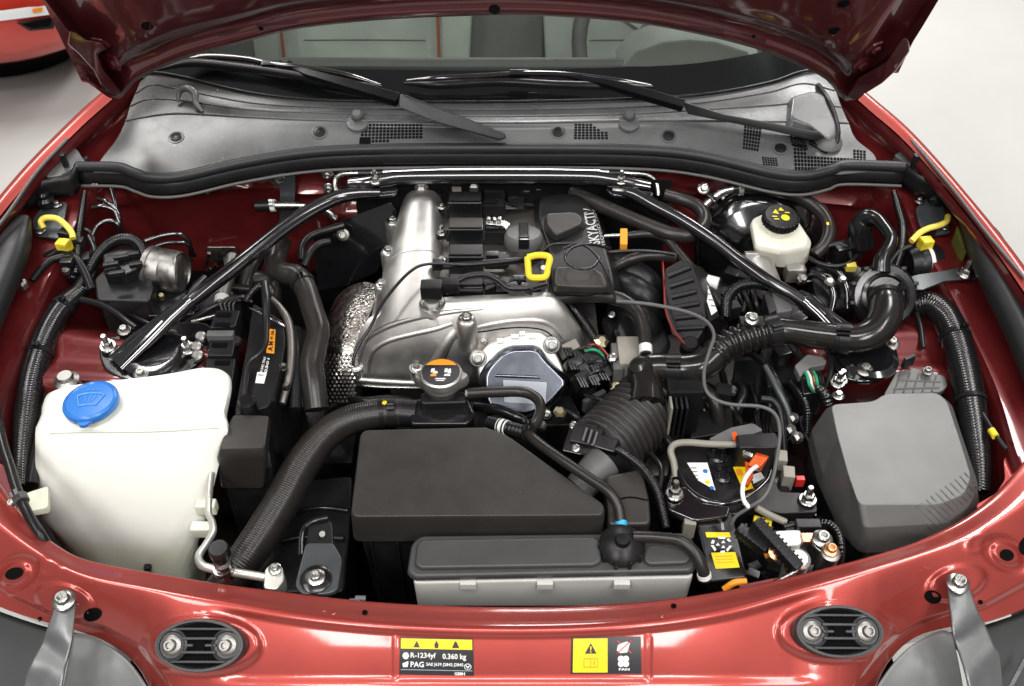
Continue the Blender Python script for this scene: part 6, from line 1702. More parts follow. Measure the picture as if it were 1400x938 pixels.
# ------------------------------------------------------------------ battery
bt = thing('battery', 'black battery with white and yellow labels right of the bellows', 'battery', (1000, 760, -.25))
case = prism('case', [(918, 606, -.055), (1066, 600, -.055), (1086, 700, -.055), (934, 706, -.055)], 'plastic_gloss', bt, .22, .008, .004)
for (a, b) in ((980, 624), (988, 651)):
    p = W(a, b, -.055)
    lathe('cell_plug', [(.014, 0), (.014, .004), (.010, .006), (.009, .003), (.0, .003)], 'plastic_gloss', bt, p, (0, 0, 1), 20)
    for k in range(4):
        w = math.pi/2*k + .5
        box('plug_lug', p + Vector((.010*math.cos(w), .010*math.sin(w), .006)), .003, .003, .002, 'plastic_gloss', bt, bevel=.0008)
wl_ = decal('white_label', case, [(939, 633), (967, 633), (978, 671), (954, 657)], 'label_white', bt, .0008, 4, 4)
for (a, b, r, m) in ((964, 645, 3.4, 'blue_cap'), (967, 660, 3.2, 'yellow'), (973, 668, 3.0, 'blue_cap')):
    p = on(case, a, b, .0015)[0]
    lathe('symbol', [(r*S(p), 0), (r*S(p)*.98, .0003)], m, bt, p, (0, 0, 1), 14)
for k in range(4):
    decal('print_line', case, [(944 + k*1.2, 640 + k*5), (952 + k*1.2, 640 + k*5), (952 + k*1.2, 641 + k*5), (944 + k*1.2, 641 + k*5)], 'label_black', bt, .0013, 1, 1)
decal('yellow_label', case, [(1002, 639), (1018, 638), (1030, 668), (1016, 672)], 'label_yellow', bt, .0008, 3, 3)
decal('red_stripe', case, [(1005, 642), (1013, 641), (1016, 650), (1008, 651)], 'orange', bt, .0013, 1, 1)
decal('white_label', case, [(1027, 650), (1040, 646), (1045, 654), (1030, 662)], 'label_white', bt, .0008, 2, 2)
# front box below the clamp, with recycling label
fbx = prism('front_cover', [(950, 700, -.045), (1000, 694, -.045), (1016, 760, -.07), (1022, 790, -.07), (970, 796, -.07)], 'plastic_gloss', bt, .12, .005, .003)
decal('yellow_label', fbx, [(964, 728), (997, 728), (999, 735), (966, 735)], 'label_yellow', bt, .0008, 2, 1)
yl = decal('yellow_label', fbx, [(972, 756), (1005, 755), (1011, 776), (978, 778)], 'label_yellow', bt, .0008, 2, 2)
for k in range(3):
    decal('print_line', fbx, [(978 + k, 761 + k*4), (1001 + k, 760 + k*4), (1001 + k, 761 + k*4), (978 + k, 762 + k*4)], 'orange', bt, .0013, 1, 1)
for k in range(3):                      # recycling mark: three bent arrows round a hexagon
    for (w0, w1, r0, r1) in ((0, 60, 11, 15), (60, 100, 11, 15)):
        A = [math.radians(k*120 + w) for w in (w0 + 8, w1 - 4)]
        pts = [(986 + r1*math.cos(A[0]), 745 + r1*.78*math.sin(A[0])), (986 + r1*math.cos(A[1]), 745 + r1*.78*math.sin(A[1])), (986 + r0*math.cos(A[1]), 745 + r0*.78*math.sin(A[1])), (986 + r0*math.cos(A[0]), 745 + r0*.78*math.sin(A[0]))]
        flat_poly('recycling_mark', fbx, pts, 'label_white', bt, .0012)
    A = [math.radians(k*120 + w) for w in (30, 150, 270)]
    flat_poly('recycling_mark', fbx, [(986 + 5*math.cos(math.radians(k*120 + 60)) + 3.4*math.cos(a), 745 + .78*(5*math.sin(math.radians(k*120 + 60)) + 3.4*math.sin(a))) for a in A], 'label_white', bt, .0012)
lettering('lettering', '55D23L', fbx, [(986, 725), (985, 713), (988, 713), (990, 725)], 'label_white', bt, bold=.02)
# hold-down frame in gloss black
hd = thing('battery_clamp', 'gloss black battery hold-down frame with two studs', 'clamp', (1010, 700, -.05))
arcp = [(926, 642, -.040), (936, 664, -.040), (954, 680, -.040), (978, 688, -.040), (1004, 686, -.040), (1028, 676, -.040), (1048, 658, -.040), (1054, 644, -.040)]
tube('curved_rim', arcp, [3, 4, 4.5, 4.5, 4.5, 4.5, 4, 3], 'black_steel', hd, n=10)
prism('left_foot', [(908, 672, -.036), (936, 664, -.036), (958, 686, -.036), (1000, 692, -.036), (996, 706, -.036), (950, 712, -.036), (912, 696, -.036)], 'black_steel', hd, .014, .006, .003)
prism('right_foot', [(1012, 690, -.036), (1046, 662, -.036), (1058, 654, -.036), (1066, 672, -.036), (1114, 674, -.036), (1118, 700, -.036), (1068, 702, -.036), (1050, 698, -.036)], 'plastic', hd, .02, .005, .003)
tube('tie_bar', [(1034, 694, -.028), (1052, 704, -.034), (1074, 714, -.042)], 5, 'tan_plastic', hd, n=8)
for (a, b) in ((922, 676), (1104, 684)):
    bolt(hd, W(a, b, -.034), (0, .1, 1), .0125, 'steel', 'stud', name='stud')
box('front_lip', W(1084, 706, -.05), .03, .003, .006, 'black_steel', hd, bevel=.001)
# tan strap round the battery's back corner
sp2 = thing('battery_strap', 'tan plastic rail round the back corner of the battery', 'rail', (930, 612, -.05))
tube('rail', [(924, 652, -.045), (921, 632, -.035), (917, 616, -.028), (924, 607, -.026), (942, 605, -.026), (970, 607, -.026), (1010, 608, -.026)], 4.8, 'tan_plastic', sp2, n=8)
for (a, b, z) in ((1076, 654, -.05), (942, 718, -.055), (1066, 632, -.05)):
    box('rail_block', W(a, b, z), .008, .010, .016, 'tan_plastic', sp2, bevel=.002, hint=(1, -.15, 0))
# terminal cover and red clamp
tcv = thing('terminal_cover', 'black terminal cover with red plastic beneath at the back of the battery', 'cover', (1035, 610, -.05))
prism('cover', [(1006, 594, -.012), (1060, 590, -.012), (1068, 604, -.012), (1062, 612, -.012), (1010, 612, -.012)], 'plastic', tcv, .045, .004, .003)
prism('arm', [(968, 600, -.03), (1000, 584, -.03), (1030, 578, -.03), (1044, 588, -.03), (1010, 600, -.03), (990, 606, -.03)], 'plastic_grey', tcv, .015, .005, .002)
obj('red_tab', *loops_geo([[W(1000, 592, -.01), W(1006, 590, -.01), (W(1016, 612, -.03)), W(1006, 612, -.03)], [W(1000, 592, -.016), W(1006, 590, -.016), (W(1016, 612, -.036)), W(1006, 612, -.036)]]), 'orange_plastic', tcv, bevel=.001)
obj('red_tab', *box_geo(W(1093, 658, -.06), Vector((.006, 0, 0)), Vector((0, .004, 0)), Vector((0, 0, .008))), 'red_plastic', tcv, bevel=.001)
cl = thing('charger_clip', 'bright orange-red clip with a white lead on the battery', 'clip', (1032, 640, -.05))
loft('clip_body', [[W(1032, 622, -.006), W(1050, 626, -.006), W(1038, 640, -.01), W(1022, 636, -.01)], [W(1034, 618, -.022), W(1052, 624, -.022), W(1040, 646, -.03), W(1020, 640, -.03)]], 'orange_plastic', cl, bevel=.002)
loft('jaw', [[W(1018, 630, -.02), W(1028, 634, -.014), W(1030, 650, -.022), W(1022, 664, -.034), W(1016, 660, -.034), W(1020, 646, -.026)], [W(1018, 632, -.03), W(1028, 636, -.026), W(1030, 654, -.034), W(1022, 668, -.044), W(1016, 664, -.044), W(1020, 650, -.036)]], 'orange_plastic', cl, bevel=.0015)
box('spring', W(1022, 622, -.016), .007, .004, .003, 'steel', cl, hint=(1, -.5, 0))
tube('white_lead', [(1034, 638, -.002), (1026, 644, .008), (1018, 656, .012), (1015, 670, .010), (1017, 684, .004), (1024, 694, -.002)], 3.2, 'white', cl, n=10)
tl = tube('test_lead', [(770, 340, .056), (790, 333, .064), (806, 340, .066), (820, 356, .066), (834, 384, .060), (842, 412, .05)], 2.0, 'wire', None, n=8)
tag(tl, 'thin black lead looping over the engine cover', 'cable')
tl2 = tube('test_lead', [(1000, 718, -.03), (1006, 706, -.018), (1024, 694, -.002), (1044, 680, .012), (1056, 656, .02), (1063, 620, .026), (1066, 590, .028), (1060, 567, .03), (1040, 556, .032), (1000, 553, .034), (976, 545, .036), (964, 530, .04), (963, 505, .044), (970, 480, .05), (976, 458, .054), (966, 440, .054), (940, 427, .05), (900, 418, .046), (870, 414, .044), (842, 412, .05)], 2.6, 'plastic_grey', None, n=10)
tag(tl2, 'thin grey two-core lead running from the battery over the air duct', 'cable')
tl3 = tube('test_lead', [(483, 500, .0), (484, 488, .01), (492, 470, .022), (506, 448, .036), (516, 428, .044), (530, 405, .05), (560, 372, .054), (586, 361, .05), (640, 362, .046), (700, 356, .048), (736, 346, .052), (756, 334, .058), (790, 333, .064)], 2.2, 'wire', None, n=8)
tag(tl3, 'thin black lead crossing the silver cam cover', 'cable')
tl4 = tube('coil_lead', [(834, 340, .05), (806, 334, .066), (784, 338, .068), (773, 350, .068), (778, 362, .068), (796, 368, .066), (812, 364, .066), (820, 352, .064)], 1.9, 'plastic_gloss', None, n=8)
tag(tl4, 'thin glossy black wire loop lying on the engine cover', 'cable')

# ------------------------------------------------------------------ negative terminal and jumper handles
ng = thing('negative_terminal', 'pale metal terminal with copper bolts at the front of the battery', 'terminal', (1100, 760, -.08))
prism('clamp_body', [(1050, 726, -.03), (1094, 724, -.03), (1098, 738, -.03), (1094, 744, -.03), (1060, 748, -.03)], 'white', ng, .02, .004, .002)
box('copper_tab', W(1104, 737, -.030), .008, .007, .004, 'copper', ng, bevel=.001)
prism('lug', [(1108, 734, -.026), (1122, 728, -.026), (1140, 742, -.026), (1142, 756, -.026), (1130, 760, -.026), (1112, 746, -.026)], 'steel', ng, .006, .006, .0015)
bolt(ng, W(1124, 737, -.022), (0, -.1, 1), .013, 'steel', 'socket')
lathe('terminal_post', [(.012, -.04), (.012, .0), (.008, .002)], 'steel_dull', ng, W(1136, 756, -.022), (0, -.1, 1), 20)
bolt(ng, W(1136, 752, -.018), (0, -.1, 1), .010, 'copper', 'socket')
lathe('post', [(.016, -.05), (.015, .0), (.011, .003)], 'ac_pipe', ng, W(1092, 764, -.03), (0, -.1, 1), 24)
tube('conduit', [(1116, 716, -.04), (1134, 716, -.03), (1146, 728, -.028), (1150, 748, -.034), (1148, 772, -.06)], 6, 'conduit', ng, n=12, corr=(.0045, .2))
box('sensor_plug', W(1104, 719, -.03), .016, .007, .007, 'plastic', ng, bevel=.0015)
tube('cable', [(1072, 720, -.035), (1086, 717, -.032), (1100, 718, -.03)], 3.5, 'wire', ng, n=8)
jh = thing('jumper_clamp', 'black ribbed jumper clamp with two handles on the battery front', 'clamp', (1050, 760, -.06))
for (a, b) in (((1008, 722, -.012), (1048, 752, -.02)), ((1032, 712, .0), (1092, 778, -.02))):
    pa, pb = P3(a), P3(b); d = (pb - pa).normalized(); sd = d.cross(Vector((0, 0, 1))).normalized(); un = sd.cross(d)
    h_ = obj('handle', *box_geo((pa + pb)/2, d*(pb - pa).length/2, sd*.0075, un*.007), 'rubber', jh, bevel=.0025)
    N_ = int((pb - pa).length / .006)
    for k in range(1, N_):
        c = pa.lerp(pb, k/N_)
        obj('grip_rib', *box_geo(c, d*.0014, sd*.0086, un*.0082), 'rubber', h_)
tube('jaw_bolt', [(1060, 796, -.03), (1086, 782, -.024), (1092, 776, -.02)], 4, 'steel', jh, n=10)
lathe('copper_jaw', [(.010, 0), (.010, .012), (.006, .014)], 'copper', jh, W(1054, 758, -.03), (.3, -.4, 1), 10)
lathe('copper_jaw', [(.009, 0), (.009, .012), (.006, .014)], 'copper', jh, W(1080, 776, -.034), (.3, -.4, 1), 10)
decal('yellow_label', case, [(1030, 712), (1046, 712), (1050, 722), (1034, 724)], 'label_yellow', bt, .001, 1, 1)
yb = box('yellow_tag', W(1042, 716, -.05), .012, .009, .003, 'yellow', bt, hint=(1, -.3, 0))
box('yellow_tag', W(1036, 732, -.055), .010, .009, .003, 'yellow', bt, hint=(1, -.5, 0))
# battery tray and red bracket near the slam panel
ty = thing('battery_tray', 'dark battery tray and wiring below the jumper clamp', 'tray', (1060, 790, -.15))
prism('tray', [(950, 796, -.12), (1150, 770, -.12), (1160, 700, -.12), (960, 720, -.12)], 'plastic', ty, .1, .01, .003)
prism('red_bracket', [(1010, 800, -.03), (1080, 786, -.03), (1110, 790, -.03), (1060, 806, -.03), (1012, 808, -.03)], 'bay_paint', ty, .02, .006, .002)
tube('orange_loom', [(990, 806, -.05), (1004, 797, -.04), (1020, 795, -.04)], 5, 'orange', ty, n=10)
for k in range(10):
    a = 1000 + random.uniform(0, 110); b = 772 + random.uniform(0, 18)
    box('small_plug', W(a, b, -.07 - .02*random.random()), .008, .006, .007, 'plastic' if k % 3 else 'plastic_gloss', ty, hint=(1, random.uniform(-.5, .5), 0), bevel=.001)

# ------------------------------------------------------------------ brake booster and master cylinder
bb = thing('brake_booster', 'black round brake booster against the firewall on the right', 'booster', (1045, 340, -.1))
bo = Yp(1040, 338, .555)
lathe('drum', [(.112, -.06), (.112, .0), (.106, .012), (.085, .026), (.05, .036), (.045, .05)], 'black_steel', bb, bo, (-.06, -1, .38), 44)
lathe('rolled_edge', [(.112, -.012), (.117, -.008), (.117, .002), (.112, .006)], 'black_steel', bb, bo, (-.06, -1, .38), 44)
mc = thing('brake_reservoir', 'cream brake fluid reservoir with a black ribbed cap', 'reservoir', (1065, 380, -.05))
r0 = rpoly([(1028, 299, .03), (1050, 289, .034), (1086, 295, .034), (1104, 323, .026), (1102, 335, .024), (1072, 341, .022), (1034, 333, .024)], .008)
r1 = rpoly([(1024, 307, .02), (1050, 295, .022), (1090, 301, .022), (1110, 331, .014), (1106, 343, .012), (1072, 349, .012), (1032, 341, .014)], .008)
r2 = rpoly([(1030, 339, -.022), (1052, 327, -.020), (1088, 331, -.020), (1106, 355, -.024), (1100, 363, -.026), (1070, 367, -.026), (1036, 361, -.024)], .008)
loft('tank', [r0, r1, r2], 'fluid', mc, bevel=.003, seg=3)
tube('seam', [on(mc.children[0], a, b, -.0006)[0] for a, b in ((1030, 325), (1050, 329), (1074, 335), (1100, 331))], 1.4, 'fluid', mc, n=8)
kp = W(1068, 296, .056); kn = Vector((.05, -.1, 1)).normalized()
lathe('neck', [(.021, -.035), (.021, -.012)], 'fluid', mc, kp, kn, 28)
kcap = lathe('cap', [(.027, -.014), (.0285, -.012), (.0285, .0), (.026, .0025), (.0, .003)], 'plastic', mc, kp, kn, 40)
for k in range(26):
    w = 2*math.pi*k/26
    box('grip_rib', kp + Vector((.0285*math.cos(w), .0285*math.sin(w), -.006)), .0014, .0014, .006, 'plastic', kcap, bevel=.0004)
kx, ky, kz = basis(kn)
def kpt(u, v): return kp + kx*u + ky*v + kz*.0036
for tri in (((-.014, .004), (-.004, .002), (-.008, .013)), ((-.004, .010), (.006, .010), (.001, .018))):
    obj('yellow_mark', [kpt(*q) for q in tri], [[0, 1, 2]], 'yellow', kcap)
obj('yellow_mark', [kpt(.005 + .007*math.cos(w), -.006 + .007*math.sin(w)) for w in [2*math.pi*i/16 for i in range(16)]], [list(range(16))], 'yellow', kcap)
for q in ((-.012, -.004), (-.010, -.010), (.010, .006)):
    c = kpt(*q)
    obj('yellow_mark', [c - kx*.004 - ky*.0012, c + kx*.004 - ky*.0012, c + kx*.004 + ky*.0012, c - kx*.004 + ky*.0012], [[0, 1, 2, 3]], 'yellow', kcap)
tube('master_cylinder', [W(1036, 356, -.02), W(1042, 372, -.02), W(1050, 392, -.024), W(1056, 402, -.03)], [.020, .022, .022, .018], 'cast', mc, n=20, metres=True)
box('cylinder_flange', W(1038, 360, -.016), .026, .006, .020, 'cast', mc, axis=(0, .4, 1), bevel=.003)
box('casting_lug', W(1086, 372, -.03), .016, .012, .014, 'cast', mc, bevel=.003)
for (a, b) in ((1042, 372), (1094, 384)):
    lathe('nut', [(.010, 0), (.010, .009), (.006, .013)], 'steel', mc, W(a, b, -.03), (.2, -.4, 1), 6)
for pts in ([(1096, 380, -.03), (1118, 374, -.03), (1136, 378, -.03), (1142, 392, -.04), (1134, 412, -.06)], [(1090, 388, -.04), (1116, 384, -.04), (1128, 390, -.05), (1122, 408, -.07)], [(1030, 360, -.02), (1020, 350, -.02), (1012, 354, -.03), (1016, 376, -.05)]):
    tube('brake_line', pts, 3.2, 'black_steel', mc, n=10)
decal('white_sticker', mc.children[0], [(1094, 340), (1102, 341), (1101, 348), (1093, 347)], 'label_white', mc, .0008, 1, 1)
tan_ = tube('level_lead', [(1106, 352, .0), (1120, 360, .0), (1140, 364, .002), (1160, 360, .006), (1172, 350, .008)], 3, 'wire', mc, n=8)
box('level_plug', W(1163, 365, .002), .008, .006, .006, 'yellow_cable', mc, bevel=.0015)

# ------------------------------------------------------------------ hoses at the back right
vh = tube('vacuum_hose', [(782, 262, .03), (810, 276, .03), (846, 292, .03), (884, 308, .03), (918, 320, .028), (944, 321, .028), (960, 310, .03), (962, 294, .034), (950, 280, .038), (930, 272, .04), (908, 266, .044)], [10, 10.5, 10.5, 10.5, 10.5, 10.5, 10, 9.5, 9, 9, 9], 'hose', None, n=16)
tag(vh, 'brownish black vacuum hose curling back below the strut brace', 'hose')
hr_ = thing('heater_hose', 'black hose with a bright metal joint along the right firewall', 'hose', (1080, 270, 0))
tube('joint', [(962, 282, .02), (976, 270, .03), (990, 261, .038), (1008, 257, .042)], [5.5, 5.5, 6, 6], 'steel', hr_, n=12)
hq = tube('rubber', [(1002, 258, .042), (1030, 256, .044), (1064, 260, .044), (1098, 272, .042), (1124, 292, .034), (1134, 314, .024), (1128, 334, .012), (1114, 348, .0)], [7.5, 8.5, 9, 9, 9, 9, 9, 9], 'hose', hr_, n=16)
band('spring_clip', hq, .05, .008, .003, 'ac_pipe', hr_)
lathe('paint_dot', [(.003, 0), (.002, .0006)], 'yellow', hr_, on(hq, 1132, 306, .0006)[0], (.2, -.5, 1), 8)
pbk = thing('pipe_bracket', 'small bright pipe bracket bolted to the right firewall', 'bracket', (966, 262, .03))
plate('strap', [(956, 256, .04), (966, 252, .04), (984, 270, .034), (978, 276, .034)], 'steel', pbk, t=.003)
bolt(pbk, W(962, 258, .044), (0, -.6, .8), .0105, 'steel', 'socket')
fl_ = thing('fuel_line', 'black fuel line with an orange clip beside the engine cover', 'fuel line', (860, 325, .02))
tube('metal_end', [(826, 323, .02), (848, 322, .022)], 3, 'steel', fl_, n=10)
tube('line', [(856, 322, .022), (886, 320, .022), (910, 326, .02), (926, 344, .012), (944, 366, .004), (966, 392, -.006), (992, 424, -.02)], [5, 6, 6.5, 7, 7, 7, 7], 'hose', fl_, n=12)
prism('orange_clip', [(848, 312, .034), (858, 312, .034), (858, 334, .02), (848, 334, .02)], 'orange', fl_, .012, .002, .0012)
tube('connector', [(966, 384, .0), (982, 388, .0)], 9, 'label_white', fl_, n=14)
h4 = tube('breather_pipe', [(840, 366, .0), (858, 356, .012), (880, 350, .016), (902, 350, .014), (922, 352, .008)], 7.5, 'hose', None, n=14)
tag(h4, 'black pipe arching right of the lettered engine cover', 'hose')
h5 = tube('thin_line', [(832, 345, .03), (862, 343, .03), (892, 344, .026), (922, 348, .018)], 2.4, 'wire', None, n=8)
tag(h5, 'very thin black line above the arching pipe', 'cable')
# intake manifold runners
im = thing('intake_manifold', 'dark intake manifold runners right of the engine cover', 'manifold', (870, 400, -.1))
for k, pts in enumerate(([(838, 360, -.03), (862, 372, -.02), (884, 388, -.03), (896, 412, -.06)], [(842, 386, -.03), (866, 396, -.02), (884, 410, -.03), (894, 432, -.06)], [(846, 420, -.05), (866, 432, -.04), (884, 446, -.05), (894, 464, -.08)])):
    tube('runner', pts, 20, 'plastic', im, n=20)
prism('plenum', [(820, 430, -.05), (896, 420, -.05), (920, 470, -.05), (900, 492, -.05), (836, 480, -.05)], 'plastic', im, .12, .015, .008)
lathe('sensor', [(.026, -.03), (.026, .0), (.020, .006)], 'plastic_gloss', im, W(862, 452, -.03), (.1, -.4, 1), 28)
bolt(im, W(836, 430, -.03), (0, -.3, 1), .006, 'steel')
# ribbed module box with white sticker
ecu = thing('control_module', 'ribbed black control module with a white sticker on its side', 'control module', (945, 440, -.1))
mo = W(930, 420, -.002); mn = Vector((-.35, -.45, .82)).normalized()
face = [(908, 368), (932, 355), (946, 360), (962, 400), (972, 434), (950, 470), (918, 458), (908, 420)]
fpts = rpoly([PL(a, b, mo, mn) for a, b in face], .005)
mod = loft('case', [fpts, [p - mn*.05 + Vector((.02, .0, 0)) for p in fpts]], 'plastic', ecu, bevel=.003)
for k in range(6):
    t = k/5
    a = (914 + t*12, 378 + t*72); b = (944 + t*20, 366 + t*82)
    q0, q1 = PL(*a, mo, mn) + mn*.001, PL(*b, mo, mn) + mn*.001
    tube('rib', [q0, q1], 4.2, 'plastic', ecu, n=8)
sidef = [PL(946, 360, mo, mn), PL(972, 434, mo, mn)]
st0 = [W(950, 366, .0), W(964, 372, -.012), W(986, 436, -.012), W(974, 440, .0)]
prism('side_face', [(948, 360, .012), (962, 366, .004), (984, 432, .004), (970, 440, .012)], 'plastic_gloss', ecu, .06, .004, .002)
sdf = ecu.children[-1]
decal('white_sticker', sdf, [(953, 372), (961, 374), (980, 426), (972, 432)], 'label_white', ecu, .0012, 1, 3)
for k in range(6):
    decal('print_line', sdf, [(956 + k*3, 378 + k*8), (962 + k*3, 379 + k*8), (962 + k*3, 380 + k*8), (956 + k*3, 379 + k*8)], 'label_black', ecu, .0018, 1, 1)
tube('red_lead', [(906, 356, .008), (908, 390, .008), (910, 424, .004), (920, 450, .0), (936, 470, -.01)], 1.4, 'red_wire', ecu, n=6)
lathe('mounting_foot', [(.014, -.02), (.014, .0), (.010, .004)], 'plastic', ecu, W(944, 470, -.02), (0, -.3, 1), 16)
# corrugated loom and connectors under the duct
lm = thing('engine_loom', 'looped ribbed wiring loom behind the duct clamp', 'loom', (1030, 420, 0))
tube('loop', [(992, 436, -.01), (994, 410, .0), (1006, 394, .008), (1026, 388, .012), (1050, 392, .012), (1064, 402, .008)], 8, 'conduit', lm, n=14, corr=(.0045, .18))
prism('connector', [(1050, 396, .016), (1072, 390, .016), (1086, 402, .012), (1084, 424, .008), (1062, 428, .008)], 'plastic_grey', lm, .04, .004, .003)
prism('connector_cap', [(1044, 400, .02), (1054, 396, .02), (1062, 424, .012), (1052, 430, .012)], 'plastic', lm, .03, .003, .002)
for k, (a, b) in enumerate(((1000, 378), (1018, 382), (984, 404), (1000, 424), (1090, 440), (1082, 430))):
    box('plug', W(a, b, -.03), .012, .010, .012, 'plastic' if k % 2 else 'plastic_gloss', lm, hint=(1, .3*k - .6, 0), bevel=.002)
for k in range(5):
    tube('cable', [(960 + k*14, 410 + k*4, -.05), (970 + k*14, 396, -.03), (986 + k*12, 392 + k*6, -.035), (996 + k*12, 420 + k*5, -.06)], 4, 'wire', lm, n=8)

# ------------------------------------------------------------------ air pump canister
cn2 = thing('air_canister', 'gloss black round canister on top of the air duct at the right', 'canister', (1210, 400, 0))
cc = W(1209, 404, .022); ca = Vector((-.04, -.72, .70)).normalized()
x, y, z = basis(ca)
lathe('flange', [(.046, -.016), (.050, -.012), (.050, .0), (.046, .004), (.030, .005)], 'plastic_gloss', cn2, cc, ca, 44)
lathe('drum', [(.036, -.075), (.042, -.07), (.043, -.014)], 'plastic_gloss', cn2, cc, ca, 40)
lathe('crown', [(.036, .003), (.036, .009), (.031, .011), (.028, .006)], 'plastic_gloss', cn2, cc, ca, 40)
for k in range(7):
    w = -1.8 + k*.6
    box('clip', cc + x*(.050*math.sin(w)) + y*(.050*math.cos(w)) - z*.004, .004, .003, .009, 'plastic', cn2, axis=ca)
cpipe = tube('inlet_pipe', [(1204, 372, .05), (1206, 354, .064), (1214, 340, .072), (1218, 326, .075), (1208, 310, .072), (1198, 300, .068), (1184, 298, .06), (1176, 312, .04), (1178, 336, .01)], [13, 11, 9, 9, 9, 10, 13, 16, 17], 'plastic_gloss', cn2, n=20)
arm2 = thing('canister_arm', 'dark flat steel arm holding the canister to the right wing', 'bracket', (1290, 380, .02))
loft('strap', [[W(1238, 380, .03), W(1240, 396, .03), W(1240, 398, .024), W(1238, 382, .024)], [W(1256, 375, .036), W(1262, 396, .034), W(1262, 398, .028), W(1256, 377, .03)], [W(1290, 370, .034), W(1292, 384, .034), W(1292, 386, .028), W(1290, 372, .028)], [W(1312, 366, .030), W(1316, 382, .028), W(1316, 384, .022), W(1312, 368, .024)], [W(1334, 364, .030), W(1334, 382, .028), W(1334, 384, .022), W(1334, 366, .024)]], 'bracket_grey', arm2, bevel=.0012)
bolt(arm2, W(1320, 375, .030), (0, 0, 1), .0135, 'steel', 'stud')
hn = thing('horn', 'black round horn with a white sticker behind the canister', 'horn', (1262, 360, .0))
tube('drum', [(1240, 362, .0), (1252, 361, .0), (1266, 360, .0), (1280, 359, .0)], [20, 25, 26, 25], 'plastic', hn, n=28)
tube('white_sticker', [(1262, 361, .0), (1267, 360.6, .0)], 26.4, 'label_white', hn, n=28)
# thin conduit hanging at the right cowl end
rv = tube('wiring_conduit', [(1222, 262, .06), (1228, 285, .05), (1234, 310, .04), (1232, 340, .03), (1224, 366, .01)], [4, 5.5, 6, 6, 6], 'conduit', None, n=12, corr=(.004, .14))
tag(rv, 'thin black conduit hanging from the right cowl end', 'conduit')
rv2 = tube('taped_loom', [(1246, 336, .036), (1230, 344, .03), (1216, 362, .02), (1206, 392, 0)], 3, 'wire', None, n=8)
tag(rv2, 'thin black lead running from the right yellow plug to the canister', 'cable')
# big conduit on the right wing
rc_ = tube('wiring_conduit', [(1252, 416, .0), (1272, 416, .006), (1292, 432, .006), (1306, 462, .0), (1316, 496, -.006), (1324, 534, -.014), (1332, 580, -.026), (1338, 626, -.04), (1340, 672, -.06)], [15, 18, 19.5, 20, 20.5, 20.5, 19, 16, 14], 'conduit', None, n=24, corr=(.0044, .055))
tag(rc_, 'thick black ribbed wiring conduit along the right wing', 'conduit')
band('tie', rc_, .27, .006, .002, 'plastic', rc_)
band('tie', rc_, .60, .006, .002, 'plastic', rc_, tab=False)
bolt(body, W(1320, 452, -.0), (0, 0, 1), .006, 'steel_dull')
# small yellow-tipped rod on the right
rd = thing('release_rod', 'thin black rod with a yellow collar at the right wing', 'rod', (1365, 600, -.02))
tube('rod', [(1340, 560, -.01), (1352, 580, -.006), (1362, 596, -.004), (1376, 614, -.006)], 3.4, 'wire', rd, n=10)
tube('yellow_collar', [(1355, 588, -.004), (1361, 597, -.003)], 5.2, 'yellow_plastic', rd, n=12)
# grey textured duct plate behind the fuse box
gp_ = thing('duct_plate', 'grey ribbed plastic plate behind the fuse box', 'plate', (1250, 525, -.04))
pl2 = prism('plate', [(1208, 540, -.026), (1226, 508, -.022), (1246, 502, -.022), (1292, 514, -.022), (1296, 528, -.024), (1286, 536, -.026)], 'plastic_grey', gp_, .01, .005, .002)
for k in range(5):
    tube('rib', [on(pl2, 1222 + k*13, 538 - k*.6, .0004)[0], on(pl2, 1232 + k*12, 508 + k*1.6, .0004)[0]], 1.2, 'plastic_grey', gp_, n=6)
for k in range(2):
    tube('rib', [on(pl2, 1222 + k*6, 532 - k*12, .0004)[0], on(pl2, 1284 + k*2, 530 - k*8, .0004)[0]], 1.2, 'plastic_grey', gp_, n=6)
bolt(gp_, W(1268, 508, -.016), (0, 0, 1), .008, 'steel_dull', 'socket')
box('upright_tab', W(1242, 494, -.008), .010, .003, .010, 'plastic', gp_, hint=(1, .5, 0))
# wiring plug with coloured leads near the right strut
wp = thing('abs_plug', 'black plug with green and pink leads left of the right strut mount', 'connector', (1110, 520, -.04))
prism('bracket', [(1086, 500, -.01), (1104, 484, -.008), (1126, 488, -.008), (1130, 498, -.01), (1108, 502, -.012), (1094, 516, -.014)], 'plastic_grey', wp, .012, .004, .002)
prism('plug', [(1094, 512, -.02), (1120, 508, -.02), (1128, 536, -.03), (1098, 540, -.03)], 'plastic_gloss', wp, .05, .004, .003)
for k, m in enumerate(('green_wire', 'label_white', 'copper', 'green_wire', 'wire', 'wire')):
    tube('lead', [(1100 + k*4, 508, -.01), (1104 + k*4, 516, -.006), (1106 + k*4, 526, -.012), (1112 + k*3, 536, -.03)], 1.8, m, wp, n=6)
tube('conduit', [(1118, 528, -.02), (1128, 540, -.02), (1132, 552, -.03)], 8, 'conduit', wp, n=12, corr=(.005, .2))
bolt(wp, W(1145, 524, -.016), (0, 0, 1), .011, 'steel', 'stud')
bolt(wp, W(1146, 541, -.02), (0, 0, 1), .009, 'steel', 'flange')
